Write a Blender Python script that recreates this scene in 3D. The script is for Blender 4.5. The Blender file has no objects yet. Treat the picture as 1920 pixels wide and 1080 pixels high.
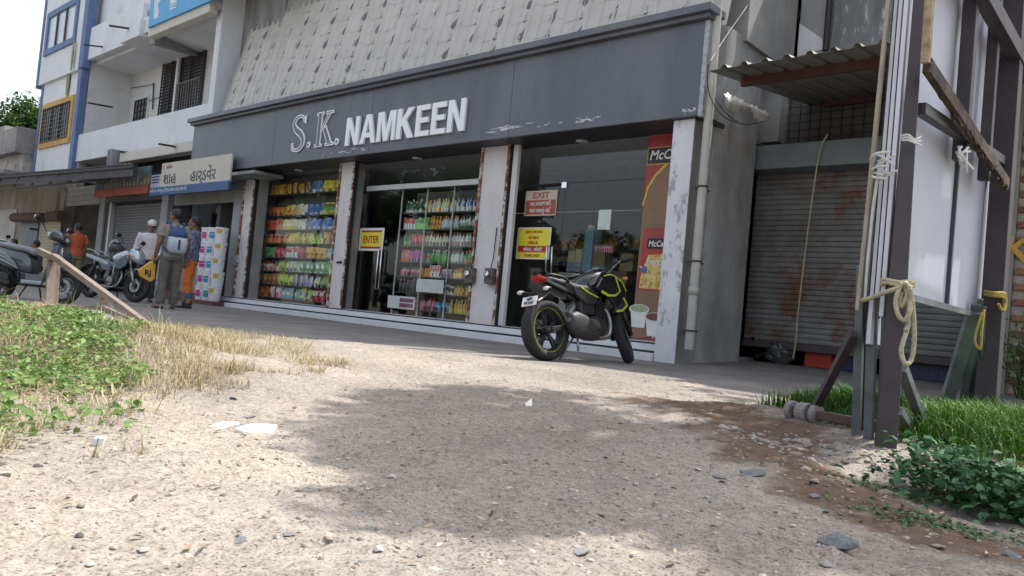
import bpy, bmesh, math, random
import numpy as np
from mathutils import Vector, Matrix, noise as mnoise
R = math.radians
SC = bpy.context.scene
COL = SC.collection
rnd = random.Random(7)
rng = np.random.default_rng(7)

# ---------------------------------------------------------------- camera
FPX, YAW, PIT, ROLL, CH, CD = 1450.0, .741, .033, -.092, .45, 8.86
CAMP = Vector((0, -CD, CH))
_r0 = Vector((math.cos(YAW), math.sin(YAW), 0)); _f0 = Vector((-math.sin(YAW), math.cos(YAW), 0)); _u0 = Vector((0, 0, 1))
FW = _f0*math.cos(PIT) + _u0*math.sin(PIT); _up = -_f0*math.sin(PIT) + _u0*math.cos(PIT)
RT = _r0*math.cos(ROLL) - _up*math.sin(ROLL); UP = _r0*math.sin(ROLL) + _up*math.cos(ROLL)
cam_d = bpy.data.cameras.new('camera'); cam = bpy.data.objects.new('camera', cam_d); COL.objects.link(cam)
cam_d.sensor_width = 36; cam_d.lens = FPX/1920*36; cam_d.clip_start = .05; cam_d.clip_end = 2000
cam.matrix_world = Matrix(((RT.x, UP.x, -FW.x, CAMP.x), (RT.y, UP.y, -FW.y, CAMP.y), (RT.z, UP.z, -FW.z, CAMP.z), (0, 0, 0, 1)))
SC.camera = cam
SC.render.resolution_x, SC.render.resolution_y = 1024, 576

# ---------------------------------------------------------------- daylight
SUN_EL = 60.0
SUN_AZ = Vector((.30, .954, 0)).normalized()              # towards the sun: behind the shops, a little to the right
w = bpy.data.worlds.new('World'); SC.world = w; w.use_nodes = True
nt = w.node_tree; bg = nt.nodes['Background']; sky = nt.nodes.new('ShaderNodeTexSky')
sky.sky_type = 'NISHITA'; sky.sun_disc = False; sky.sun_elevation = R(SUN_EL)
sky.sun_rotation = math.atan2(SUN_AZ.x, SUN_AZ.y); sky.air_density = 1.0; sky.dust_density = 3.0; sky.ozone_density = 1.0
hsv = nt.nodes.new('ShaderNodeHueSaturation'); hsv.inputs['Saturation'].default_value = .45
nt.links.new(sky.outputs[0], hsv.inputs['Color']); nt.links.new(hsv.outputs[0], bg.inputs[0]); bg.inputs[1].default_value = .15
sun_d = bpy.data.lights.new('sun', 'SUN'); sun_d.energy = 2.9; sun_d.angle = R(.55); sun_d.color = (1, .955, .89)
sun = bpy.data.objects.new('sun', sun_d); COL.objects.link(sun)
SUNV = Vector((SUN_AZ.x*math.cos(R(SUN_EL)), SUN_AZ.y*math.cos(R(SUN_EL)), math.sin(R(SUN_EL))))
sun.rotation_euler = SUNV.to_track_quat('Z', 'Y').to_euler(); sun.location = (0, 0, 30)
vs = SC.view_settings; vs.view_transform = 'Standard'; vs.look = 'None'; vs.gamma = 1; vs.exposure = 1.33; vs.use_curve_mapping = False
SC.cycles.max_bounces = 8; SC.cycles.transparent_max_bounces = 16; SC.cycles.diffuse_bounces = 4

# ---------------------------------------------------------------- measuring helpers (place on a real plane / at a real depth)
def ray(px, py): return FW + RT*((px-960)/FPX) - UP*((py-540)/FPX)
def G(px, py, z=0.0):
    d = ray(px, py); t = (z-CAMP.z)/d.z; return CAMP + d*t
def F(px, py, Y):
    d = ray(px, py); t = (Y-CAMP.y)/d.y; return CAMP + d*t
def W(px, py, dep): return CAMP + ray(px, py)*dep
def CL(lat, dep, z=0.0): return Vector((0, -CD, 0)) + _r0*lat + _f0*dep + Vector((0, 0, z))

# ---------------------------------------------------------------- materials
MATS = {}
def mat(name, col, rough=.7, var=.12, scale=6.0, bump=.0, bscale=60.0, metal=0.0, col2=None, coat=0.0, stretch=(1, 1, 1), spec=.5, lo=.35, hi=.65, col3=None, s3=2.0, t3=(.55, .7), coord='Object', detail=6):
    if name in MATS: return MATS[name]
    m = bpy.data.materials.new(name); m.use_nodes = True; MATS[name] = m
    N, L = m.node_tree.nodes, m.node_tree.links; b = N['Principled BSDF']
    b.inputs['Roughness'].default_value = rough; b.inputs['Metallic'].default_value = metal
    b.inputs['Coat Weight'].default_value = coat; b.inputs['Coat Roughness'].default_value = .08
    b.inputs['Specular IOR Level'].default_value = spec
    tc = N.new('ShaderNodeTexCoord'); mp = N.new('ShaderNodeMapping'); mp.inputs['Scale'].default_value = stretch
    if coord == 'World':
        gn = N.new('ShaderNodeNewGeometry'); L.new(gn.outputs['Position'], mp.inputs['Vector'])
    else: L.new(tc.outputs[coord], mp.inputs['Vector'])
    c1 = tuple(col)
    c2 = tuple(col2) if col2 else tuple(max(0, c*(1-2*var)) for c in col)
    nz = N.new('ShaderNodeTexNoise'); nz.inputs['Scale'].default_value = scale; nz.inputs['Detail'].default_value = detail; nz.inputs['Roughness'].default_value = .62
    L.new(mp.outputs[0], nz.inputs['Vector'])
    rp = N.new('ShaderNodeValToRGB'); rp.color_ramp.elements[0].position = lo; rp.color_ramp.elements[1].position = hi
    rp.color_ramp.elements[0].color = c2+(1,); rp.color_ramp.elements[1].color = c1+(1,)
    L.new(nz.outputs['Fac'], rp.inputs[0]); out = rp.outputs[0]
    if col3:
        n3 = N.new('ShaderNodeTexNoise'); n3.inputs['Scale'].default_value = s3; n3.inputs['Detail'].default_value = 8; n3.inputs['Roughness'].default_value = .7
        L.new(mp.outputs[0], n3.inputs['Vector'])
        mr = N.new('ShaderNodeMapRange'); mr.inputs['From Min'].default_value = t3[0]; mr.inputs['From Max'].default_value = t3[1]
        L.new(n3.outputs['Fac'], mr.inputs[0])
        mx = N.new('ShaderNodeMix'); mx.data_type = 'RGBA'; L.new(mr.outputs[0], mx.inputs['Factor'])
        L.new(out, mx.inputs['A']); mx.inputs['B'].default_value = tuple(col3)+(1,); out = mx.outputs['Result']
    L.new(out, b.inputs['Base Color'])
    if bump:
        bz = N.new('ShaderNodeTexNoise'); bz.inputs['Scale'].default_value = bscale; bz.inputs['Detail'].default_value = 5
        L.new(mp.outputs[0], bz.inputs['Vector'])
        bp = N.new('ShaderNodeBump'); bp.inputs['Strength'].default_value = bump; bp.inputs['Distance'].default_value = .01
        L.new(bz.outputs['Fac'], bp.inputs['Height']); L.new(bp.outputs[0], b.inputs['Normal'])
    return m
def glass_mat(name, tint=(.86, .92, .90), refl=1.0):
    m = bpy.data.materials.new(name); m.use_nodes = True; N, L = m.node_tree.nodes, m.node_tree.links
    N.remove(N['Principled BSDF']); o = N['Material Output']
    tr = N.new('ShaderNodeBsdfTransparent'); tr.inputs[0].default_value = tint+(1,)
    gl = N.new('ShaderNodeBsdfGlossy'); gl.inputs['Roughness'].default_value = .01; gl.inputs[0].default_value = (1, 1, 1, 1)
    fr = N.new('ShaderNodeFresnel'); fr.inputs[0].default_value = 1.55
    mu = N.new('ShaderNodeMath'); mu.operation = 'MULTIPLY'; mu.inputs[1].default_value = refl; mu.use_clamp = True
    L.new(fr.outputs[0], mu.inputs[0])
    ge = N.new('ShaderNodeNewGeometry'); iv = N.new('ShaderNodeMath'); iv.operation = 'SUBTRACT'; iv.inputs[0].default_value = 1; L.new(ge.outputs['Backfacing'], iv.inputs[1])
    mm = N.new('ShaderNodeMath'); mm.operation = 'MULTIPLY'; L.new(mu.outputs[0], mm.inputs[0]); L.new(iv.outputs[0], mm.inputs[1]); mu = mm
    mx = N.new('ShaderNodeMixShader'); L.new(mu.outputs[0], mx.inputs[0]); L.new(tr.outputs[0], mx.inputs[1]); L.new(gl.outputs[0], mx.inputs[2])
    L.new(mx.outputs[0], o.inputs[0]); return m
def attr_mat(name, stops, rough=.6, trans=.0, spec=.3):
    """colour ramp over a per-leaf random value"""
    m = bpy.data.materials.new(name); m.use_nodes = True; N, L = m.node_tree.nodes, m.node_tree.links; b = N['Principled BSDF']
    b.inputs['Roughness'].default_value = rough; b.inputs['Specular IOR Level'].default_value = spec
    at = N.new('ShaderNodeAttribute'); at.attribute_name = 'tone'
    rp = N.new('ShaderNodeValToRGB'); els = rp.color_ramp.elements
    while len(els) < len(stops): els.new(.5)
    for e, (p, c) in zip(els, stops): e.position = p; e.color = tuple(c)+(1,)
    L.new(at.outputs['Fac'], rp.inputs[0]); L.new(rp.outputs[0], b.inputs['Base Color'])
    if trans:
        tl = N.new('ShaderNodeBsdfTranslucent'); L.new(rp.outputs[0], tl.inputs[0])
        mx = N.new('ShaderNodeMixShader'); mx.inputs[0].default_value = trans
        L.new(b.outputs[0], mx.inputs[1]); L.new(tl.outputs[0], mx.inputs[2]); L.new(mx.outputs[0], N['Material Output'].inputs[0])
    return m

# ---------------------------------------------------------------- mesh helpers
class MB:
    def __init__(s): s.v = []; s.f = []; s.m = []; s.cur = 0
    def add(s, vs_, fs):
        o = len(s.v); s.v += [tuple(v) for v in vs_]; s.f += [tuple(i+o for i in f) for f in fs]; s.m += [s.cur]*len(fs); return s
    def box(s, x0, x1, y0, y1, z0, z1):
        if x0 > x1: x0, x1 = x1, x0
        if y0 > y1: y0, y1 = y1, y0
        if z0 > z1: z0, z1 = z1, z0
        return s.add([(x0, y0, z0), (x1, y0, z0), (x1, y1, z0), (x0, y1, z0), (x0, y0, z1), (x1, y0, z1), (x1, y1, z1), (x0, y1, z1)],
                     [(3, 2, 1, 0), (4, 5, 6, 7), (0, 1, 5, 4), (1, 2, 6, 5), (2, 3, 7, 6), (3, 0, 4, 7)])
    def bar(s, a, b, wx, wy=None, up=(0, 0, 1)):
        wy = wy or wx; a, b = Vector(a), Vector(b); d = (b-a).normalized(); u = Vector(up)
        if abs(d.dot(u)) > .98: u = Vector((1, 0, 0))
        x = d.cross(u).normalized(); y = x.cross(d).normalized()
        r = [x*sx*wx/2 + y*sy*wy/2 for sx, sy in ((-1, -1), (1, -1), (1, 1), (-1, 1))]
        return s.add([a+k for k in r]+[b+k for k in r], [(3, 2, 1, 0), (4, 5, 6, 7)]+[(i, (i+1) % 4, 4+(i+1) % 4, 4+i) for i in range(4)])
    def tube(s, pts, rad, n=8, closed=False, caps=True, flat=1.0):
        pts = [Vector(p) for p in pts]; k = len(pts); rads = rad if hasattr(rad, '__len__') else [rad]*k
        o = len(s.v); prev = None
        for i, p in enumerate(pts):
            if closed: d = pts[(i+1) % k]-pts[i-1]
            else: d = pts[min(i+1, k-1)]-pts[max(i-1, 0)]
            d = d.normalized() if d.length else Vector((0, 0, 1))
            if prev is None:
                u = Vector((0, 0, 1)) if abs(d.z) < .9 else Vector((1, 0, 0))
                x = d.cross(u).normalized()
            else:
                x = (prev - d*prev.dot(d)); x = x.normalized() if x.length > 1e-6 else d.orthogonal().normalized()
            prev = x; y = d.cross(x)
            for j in range(n):
                a = 2*math.pi*j/n; s.v.append(tuple(p + (x*math.cos(a)+y*math.sin(a)*flat)*rads[i]))
        fs = []
        for i in range(k if closed else k-1):
            i2 = (i+1) % k
            for j in range(n): fs.append((o+i*n+j, o+i*n+(j+1) % n, o+i2*n+(j+1) % n, o+i2*n+j))
        if caps and not closed: fs += [tuple(o+j for j in reversed(range(n))), tuple(o+(k-1)*n+j for j in range(n))]
        s.f += fs; s.m += [s.cur]*len(fs); return s
    def cyl(s, a, b, r, n=12, r2=None): return s.tube([a, b], [r, r if r2 is None else r2], n)
    def lathe(s, prof, c=(0, 0, 0), axis='y', n=32, closed=True):
        """prof: (radius, offset along axis); closed ring profile"""
        o = len(s.v); k = len(prof); c = Vector(c)
        for i in range(n):
            a = 2*math.pi*i/n
            for r, h in prof:
                p = {'y': (r*math.cos(a), h, r*math.sin(a)), 'z': (r*math.cos(a), r*math.sin(a), h), 'x': (h, r*math.cos(a), r*math.sin(a))}[axis]
                s.v.append(tuple(c+Vector(p)))
        fs = []
        for i in range(n):
            i2 = (i+1) % n
            for j in range(k if closed else k-1):
                fs.append((o+i*k+j, o+i*k+(j+1) % k, o+i2*k+(j+1) % k, o+i2*k+j))
        s.f += fs; s.m += [s.cur]*len(fs); return s
    def loft(s, secs, n=16, ex=2.3, axis='x'):
        """secs: (pos, c1, c2, h1, h2): ring across the axis, centre (c1,c2), half sizes (h1,h2)"""
        o = len(s.v); k = len(secs)
        for (p, c1, c2, h1, h2) in secs:
            for j in range(n):
                a = 2*math.pi*j/n; ca, sa = math.cos(a), math.sin(a)
                u = c1+h1*math.copysign(abs(ca)**(2/ex), ca); v = c2+h2*math.copysign(abs(sa)**(2/ex), sa)
                s.v.append({'x': (p, u, v), 'z': (u, v, p), 'y': (u, p, v)}[axis])
        fs = [(o+i*n+j, o+i*n+(j+1) % n, o+(i+1)*n+(j+1) % n, o+(i+1)*n+j) for i in range(k-1) for j in range(n)]
        fs += [tuple(o+j for j in reversed(range(n))), tuple(o+(k-1)*n+j for j in range(n))]
        s.f += fs; s.m += [s.cur]*len(fs); return s
    def prism(s, poly, h0, h1, axis='y'):
        """poly in the plane across the axis, extruded from h0 to h1"""
        k = len(poly)
        def P(a, b, h): return {'y': (a, h, b), 'z': (a, b, h), 'x': (h, a, b)}[axis]
        return s.add([P(a, b, h0) for a, b in poly]+[P(a, b, h1) for a, b in poly],
                     [tuple(reversed(range(k))), tuple(range(k, 2*k))]+[(i, (i+1) % k, k+(i+1) % k, k+i) for i in range(k)])
    def ball(s, c, r, n=10, sx=1, sy=1, sz=1, m=None):
        m = m or max(5, n//2+1); c = Vector(c); o = len(s.v); vs_ = []
        for i in range(1, m):
            t = math.pi*i/m
            for j in range(n):
                a = 2*math.pi*j/n; vs_.append(c+Vector((r*sx*math.sin(t)*math.cos(a), r*sy*math.sin(t)*math.sin(a), r*sz*math.cos(t))))
        vs_ += [c+Vector((0, 0, r*sz)), c-Vector((0, 0, r*sz))]; q = (m-1)*n
        fs = [(i*n+j, (i+1)*n+j, (i+1)*n+(j+1) % n, i*n+(j+1) % n) for i in range(m-2) for j in range(n)]
        fs += [(q, j, (j+1) % n) for j in range(n)]+[(q+1, (m-2)*n+(j+1) % n, (m-2)*n+j) for j in range(n)]
        return s.add(vs_, fs)
    def xf(s, M, start=0):
        for i in range(start, len(s.v)): s.v[i] = tuple(M @ Vector(s.v[i]))
        return s
    def build(s, name, mats, parent=None, smooth=False, bevel=0, loc=None):
        me = bpy.data.meshes.new(name); me.from_pydata(s.v, [], s.f); me.update()
        mats = mats if isinstance(mats, (list, tuple)) else [mats]
        for m in mats: me.materials.append(m)
        if len(mats) > 1: me.polygons.foreach_set('material_index', s.m)
        bm = bmesh.new(); bm.from_mesh(me); bmesh.ops.recalc_face_normals(bm, faces=bm.faces); bm.to_mesh(me); bm.free()
        if smooth: me.polygons.foreach_set('use_smooth', [True]*len(me.polygons))
        o = bpy.data.objects.new(name, me); COL.objects.link(o)
        if parent: o.parent = parent
        if loc is not None: o.location = loc
        if bevel:
            b = o.modifiers.new('bevel', 'BEVEL'); b.width = bevel; b.segments = 2; b.limit_method = 'ANGLE'; b.angle_limit = R(40)
        elif smooth == 'auto':
            sharp(o, 35)
        return o
def sharp(o, ang):
    me = o.data; bm = bmesh.new(); bm.from_mesh(me)
    for e in bm.edges:
        if len(e.link_faces) == 2 and e.calc_face_angle(0) > R(ang): e.smooth = False
    bm.to_mesh(me); bm.free()
def tag(o, label=None, cat=None, group=None, kind=None):
    if label: o['label'] = label
    if cat: o['category'] = cat
    if group: o['group'] = group
    if kind: o['kind'] = kind
    return o
def thing(name, label, cat, loc=(0, 0, 0), rz=0, group=None):
    o = bpy.data.objects.new(name, None); COL.objects.link(o); o.location = loc; o.rotation_euler = (0, 0, rz); o.empty_display_size = .1
    return tag(o, label, cat, group)
def copy_tree(o, parent=None):
    c = o.copy(); COL.objects.link(c)
    if parent: c.parent = parent
    for ch in list(o.children): copy_tree(ch, c)
    return c
def np_mesh(name, V, Fc, mats, tone=None, parent=None, smooth=False):
    """V (n,3), Fc (m,k) arrays -> one object"""
    me = bpy.data.meshes.new(name); n = len(V); m, k = Fc.shape
    me.vertices.add(n); me.vertices.foreach_set('co', np.asarray(V, np.float32).ravel())
    me.loops.add(m*k); me.loops.foreach_set('vertex_index', Fc.astype(np.int32).ravel())
    me.polygons.add(m); me.polygons.foreach_set('loop_start', np.arange(0, m*k, k, dtype=np.int32))
    me.update(calc_edges=True); me.validate()
    for q in (mats if isinstance(mats, list) else [mats]): me.materials.append(q)
    if tone is not None:
        a = me.attributes.new('tone', 'FLOAT', 'POINT'); a.data.foreach_set('value', np.asarray(tone, np.float32))
    if smooth: me.polygons.foreach_set('use_smooth', [True]*len(me.polygons))
    o = bpy.data.objects.new(name, me); COL.objects.link(o)
    if parent: o.parent = parent
    return o
def text(s, loc, size, m, parent=None, name='lettering', rz=0.0, ext=.0015, align='LEFT', sx=1.0, shear=0.0, bold=0.0, rx=90, space=1.0):
    cu = bpy.data.curves.new(name, 'FONT'); cu.body = s; cu.size = size; cu.extrude = ext; cu.align_x = align; cu.shear = shear; cu.offset = bold*size; cu.space_character = space
    cu.resolution_u = 3; cu.materials.append(m)
    o = bpy.data.objects.new(name, cu); COL.objects.link(o)
    if parent: o.parent = parent
    o.location = loc; o.rotation_euler = (R(rx), 0, rz); o.scale = (sx, 1, 1); TEXTS.append(o); return o
TEXTS = []
def lerp(a, b, t): return a+(b-a)*t
# ================================================================ GROUND
def edge_y(x):                                   # the ragged edge between dirt (nearer) and concrete apron (beyond)
    pts = [(-60, -9), (-14, -7.2), (-9.5, -5.9), (-7.5, -5.2), (-6.3, -4.3), (-5.4, -3.4), (-4.6, -2.95), (-3.4, -2.7), (-2.6, -3.1), (-2.0, -4.0), (-1.2, -3.2), (0.4, -2.4), (60, -2.4)]
    return np.interp(x, [p[0] for p in pts], [p[1] for p in pts])
def vnoise(x, y, s, seed=0):
    """smooth value noise on arrays"""
    x = np.asarray(x)*s+seed*17.3; y = np.asarray(y)*s-seed*9.1
    xi, yi = np.floor(x).astype(np.int64), np.floor(y).astype(np.int64); fx, fy = x-xi, y-yi
    fx, fy = fx*fx*(3-2*fx), fy*fy*(3-2*fy)
    def h(a, b):
        n = (a*374761393+b*668265263+seed*1274126177) & 0xffffffff
        n = ((n ^ (n >> 13))*1274126177) & 0xffffffff
        return ((n ^ (n >> 16)) & 0xffff)/65535.0
    return (h(xi, yi)*(1-fx)+h(xi+1, yi)*fx)*(1-fy)+(h(xi, yi+1)*(1-fx)+h(xi+1, yi+1)*fx)*fy
def sstep(a, b, x): t = np.clip((x-a)/(b-a), 0, 1); return t*t*(3-2*t)
def mound_l(x, y):
    q = np.sqrt(((x+5.9)/3.4)**2+((y+7.45)/1.55)**2); return sstep(1.0, .25, q)
def mound_r(x, y):
    q = np.sqrt(((x+.40)/1.95)**2+((y+4.30)/1.40)**2); return sstep(1.0, .3, q)
def height(x, y):
    x, y = np.asarray(x, float), np.asarray(y, float)
    e = edge_y(x)+(vnoise(x, y, 2.2, 3)-.5)*.5+(vnoise(x, y, 9, 4)-.5)*.12
    dirt = sstep(.25, -.25, y-e)
    fine = (vnoise(x, y, .7, 14)-.5)*.05+(vnoise(x, y, 1.6, 1)-.5)*.035+(vnoise(x, y, 4, 2)-.5)*.022+(vnoise(x, y, 13, 5)-.5)*.010+(vnoise(x, y, 26, 6)-.5)*.009*(.4+1.2*vnoise(x, y, 2.3, 15))+(vnoise(x, y, 52, 8)-.5)*.006
    near = np.exp(-(((x+2)/9)**2+((y+6)/7)**2))
    z = -.045+dirt*(.052+fine*(.25+near))
    z += .13*mound_l(x, y)*dirt + .13*mound_r(x, y)
    rut = np.exp(-(((y-(-6.6+(-.95)*(x+.2)*.9))/.16)**2))*sstep(-3.0, -2.2, x)*sstep(-.1, -.5, x)
    return z-rut*.02
def axis_pts(lo, hi, step, far_lo, far_hi):
    c = list(np.arange(lo, hi+1e-6, step)); s = step; a = lo; pre = []
    while a > far_lo: s *= 1.35; a -= s; pre.append(a)
    s = step; b = hi; post = []
    while b < far_hi: s *= 1.35; b += s; post.append(b)
    return np.array(pre[::-1]+c+post)
gx, gy = axis_pts(-7.5, 1.2, .019, -700, 700), axis_pts(-9.2, -2.4, .019, -700, 700)
GX, GY = np.meshgrid(gx, gy); GZ = height(GX, GY)
nx, ny = len(gx), len(gy)
ii = (np.arange(ny-1)[:, None]*nx+np.arange(nx-1)[None, :]).ravel()
m = bpy.data.materials.new('dry dirt'); m.use_nodes = True; N, L = m.node_tree.nodes, m.node_tree.links; b = N['Principled BSDF']
b.inputs['Roughness'].default_value = .95; b.inputs['Specular IOR Level'].default_value = .15
tc = N.new('ShaderNodeTexCoord')
def nz_(scale, det=8, ro=.65):
    n = N.new('ShaderNodeTexNoise'); n.inputs['Scale'].default_value = scale; n.inputs['Detail'].default_value = det; n.inputs['Roughness'].default_value = ro
    L.new(tc.outputs['Object'], n.inputs['Vector']); return n.outputs['Fac']
def ramp_(src, stops):
    r = N.new('ShaderNodeValToRGB'); e = r.color_ramp.elements
    while len(e) < len(stops): e.new(.5)
    for q, (p, c) in zip(e, stops): q.position = p; q.color = tuple(c)+(1,)
    L.new(src, r.inputs[0]); return r.outputs[0]
def mixc(f, a, b_, mode='MIX'):
    x = N.new('ShaderNodeMix'); x.data_type = 'RGBA'; x.blend_type = mode
    if isinstance(f, float): x.inputs['Factor'].default_value = f
    else: L.new(f, x.inputs['Factor'])
    for k, s_ in (('A', a), ('B', b_)):
        if isinstance(s_, tuple): x.inputs[k].default_value = s_+(1,)
        else: L.new(s_, x.inputs[k])
    return x.outputs['Result']
base = ramp_(nz_(1.3, 6), [(.3, (.24, .20, .16)), (.5, (.315, .272, .226)), (.7, (.385, .345, .295))])
grit = ramp_(nz_(45, 5, .7), [(.35, (.16, .135, .11)), (.5, (.31, .275, .232)), (.72, (.44, .405, .36))])
c = mixc(.55, base, grit)
spk = ramp_(nz_(150, 2, .5), [(.36, (.42, .42, .42)), (.46, (1, 1, 1))])
c = mixc(.8, c, spk, 'MULTIPLY')
patch = ramp_(nz_(.75, 7, .68), [(.40, (1, 1, 1)), (.60, (.74, .745, .77))])
c = mixc(.9, c, patch, 'MULTIPLY')
crumb = ramp_(nz_(85, 3, .6), [(.60, (1, 1, 1)), (.68, (.50, .44, .38))])
c = mixc(.85, c, crumb, 'MULTIPLY')
# damp brown soil of the wheel rut: painted by a mesh attribute
at_ = N.new('ShaderNodeAttribute'); at_.attribute_name = 'soil'
soilc = ramp_(nz_(18, 8, .7), [(.3, (.075, .046, .032)), (.55, (.12, .078, .055)), (.8, (.20, .14, .105))])
c = mixc(at_.outputs['Fac'], c, soilc)
L.new(c, b.inputs['Base Color'])
bp = N.new('ShaderNodeBump'); bp.inputs['Strength'].default_value = .5; bp.inputs['Distance'].default_value = .010
L.new(nz_(60, 8, .75), bp.inputs['Height']); L.new(bp.outputs[0], b.inputs['Normal'])
ground = np_mesh('ground', np.stack([GX.ravel(), GY.ravel(), GZ.ravel()], 1), np.stack([ii, ii+1, ii+1+nx, ii+nx], 1), m, smooth=True)
tag(ground, kind='structure')
SOIL_PATH = [G(1250, 755), G(1330, 780), G(1420, 820), G(1480, 880), G(1600, 940), G(1750, 1000), G(1900, 1060)]
def soil_w(x, y):
    out = np.zeros_like(x)
    wd = [.32, .38, .34, .27, .21, .17, .15]
    for k in range(len(SOIL_PATH)-1):
        a, b_ = SOIL_PATH[k], SOIL_PATH[k+1]; dx, dy = b_.x-a.x, b_.y-a.y; l2 = dx*dx+dy*dy
        t = np.clip(((x-a.x)*dx+(y-a.y)*dy)/l2, 0, 1); d = np.hypot(x-a.x-t*dx, y-a.y-t*dy)
        wk = lerp(wd[k], wd[k+1], t); out = np.maximum(out, sstep(1.15, .45, d/wk+(vnoise(x, y, 6, 11)-.5)*1.0+(vnoise(x, y, 20, 12)-.5)*.6))
    return np.maximum(out*.92, .85*sstep(.25, .6, mound_r(x, y)+(vnoise(x, y, 7, 13)-.5)*.3))
a = ground.data.attributes.new('soil', 'FLOAT', 'POINT'); a.data.foreach_set('value', soil_w(GX.ravel(), GY.ravel()).astype(np.float32))
# concrete apron in front of the shops
conc = mat('apron concrete', (.22, .20, .185), .9, .18, 1.6, .35, 45, col3=(.12, .11, .10), s3=.9, t3=(.52, .75))
mb = MB(); ex_ = [-70]+list(np.arange(-20, 1.01, .5))+[14]
mb.prism([(x, float(edge_y(x))-.55) for x in ex_]+[(14, 6.5), (-70, 6.5)], -.15, 0.0, 'z'); pav = mb.build('pavement', conc); tag(pav, kind='structure')

# stones, pebbles, leaf litter -----------------------------------------------------------
def stone_mesh(seed, flat=.55, cuts=1, rough=.28):
    bm = bmesh.new(); bmesh.ops.create_icosphere(bm, subdivisions=cuts+1, radius=1); q = random.Random(seed)
    off = Vector((q.uniform(-9, 9), q.uniform(-9, 9), q.uniform(-9, 9)))
    pl = [(Vector((q.gauss(0, 1), q.gauss(0, 1), q.gauss(0, 1))).normalized(), q.uniform(.45, .85)) for _ in range(9)]
    sx, sy = q.uniform(.75, 1.25), q.uniform(.6, 1.0)
    for v in bm.verts:
        d = v.co.normalized(); r = 1.0
        for nrm, h in pl:
            k = d.dot(nrm)
            if k > 0: r = min(r, h/k)
        r *= 1+rough*.4*mnoise.noise(d*1.7+off)
        v.co = Vector((d.x*r*sx, d.y*r*sy, d.z*r*flat))
    me = bpy.data.meshes.new('stone'); bm.to_mesh(me); bm.free(); return me
stone_mats = [mat('grey stone', (.27, .26, .25), .9, .2, 9, .5, 50), mat('blue grey stone', (.19, .20, .21), .9, .2, 9, .5, 50), mat('tan stone', (.36, .30, .24), .9, .2, 9, .5, 50), mat('pale stone', (.50, .48, .45), .9, .12, 9, .4, 50), mat('dark stone', (.10, .095, .09), .9, .2, 9, .5, 50)]
STONES = []
for k in range(15):
    me = stone_mesh(k, .35+.25*((k*7) % 5)/5, 1); me.materials.append(stone_mats[k % 5]); STONES.append(me)
def put_stone(px, py, wpx, kind, label=None, group=None, z=None, rot=None, squash=1.0, sink=.35):
    p = G(px, py, .02); dep = (p-CAMP).dot(FW); r = wpx*dep/FPX/2
    o = bpy.data.objects.new('stone', STONES[(rnd.randrange(3))*5+kind]); COL.objects.link(o)
    o.scale = (r, r, r*squash); o.rotation_euler = (rnd.uniform(-.2, .2), rnd.uniform(-.2, .2), rnd.uniform(0, 6.28) if rot is None else rot)
    zz = float(height(p.x, p.y)); o.location = (p.x, p.y, zz+r*squash*(.5-sink))
    return tag(o, label, 'stone', group)
put_stone(1568, 1030, 75, 1, 'big blue-grey block of stone lying by the brown rut', rot=.4)
put_stone(1408, 888, 58, 1, 'long grey flat stone beside the start of the brown rut', rot=1.9, squash=.7)
put_stone(1560, 1062, 58, 0, 'flat grey stone just in front of the big blue-grey block', squash=.6)
put_stone(1085, 1040, 60, 0, 'wide low grey stone half buried in the sunlit gravel', squash=.5)
put_stone(738, 868, 26, 3, 'pale round stone at the left edge of the tree shadow')
put_stone(800, 870, 30, 2, 'flat tan stone just right of the pale round stone by the shadow edge', squash=.5)
put_stone(711, 1033, 28, 3, 'pale angular stone on the sunlit gravel near the bottom edge')
put_stone(787, 1040, 24, 0, 'grey pebble to the right of the pale angular stone')
put_stone(682, 1050, 18, 0, 'small grey pebble to the left of the pale angular stone')
put_stone(385, 690, 26, 1, 'dark grey stone at the foot of the dry grass')
put_stone(408, 697, 17, 1, 'smaller dark stone to the right of the one at the dry grass')
put_stone(1078, 927, 24, 1, 'dark angular stone inside the tree shadow beside the light streak')
put_stone(1125, 958, 34, 2, 'flat tan stone at the lower border of the tree shadow', squash=.4)
put_stone(152, 985, 26, 4, 'dark mottled stone on the dirt near the left front')
put_stone(545, 1000, 36, 0, 'squared grey-green stone on the sunlit dirt', squash=.6)
put_stone(448, 1003, 30, 1, 'flat grey stone chip sunk in the sunlit dirt', squash=.4)
put_stone(1690, 875, 20, 3, 'white chunk of stone at the foot of the near brown post')
put_stone(1712, 873, 20, 3, 'whitest stone lying in the grass right of the near brown post')
put_stone(1640, 872, 24, 2, 'tan stone in the pebble heap left of the near brown post')
put_stone(1600, 880, 22, 0, 'round grey stone in the pebble heap under the board stands')
put_stone(1655, 915, 50, 2, 'long tan stone on the far bank of the brown rut', squash=.5)
put_stone(1525, 905, 30, 2, 'brownish stone in the middle of the brown rut', squash=.7)
put_stone(1530, 925, 24, 0, 'grey stone at the near side of the rut below the brownish one')
put_stone(1755, 1020, 46, 2, 'flat tan slab on the near bank of the rut', squash=.4)
put_stone(1895, 1045, 36, 1, 'dark grey stone at the end of the rut by the right border')
put_stone(1345, 890, 30, 0, 'flat light grey stone left of the long grey one', squash=.5)
put_stone(1310, 882, 22, 3, 'pale stone chip in the shade left of the long grey stone', squash=.6)
put_stone(5, 860, 40, 4, 'dark brown clod at the left border under the weeds', squash=.6)
put_stone(10, 876, 26, 4, 'dark brown clod below the larger one at the left border')
put_stone(72, 858, 22, 4, 'brown clod right of the pair at the left border')
put_stone(470, 765, 34, 0, 'grey stone just above the white slab', squash=.5)
put_stone(440, 740, 22, 1, 'blue-grey stone further up from the white slab', squash=.6)
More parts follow.
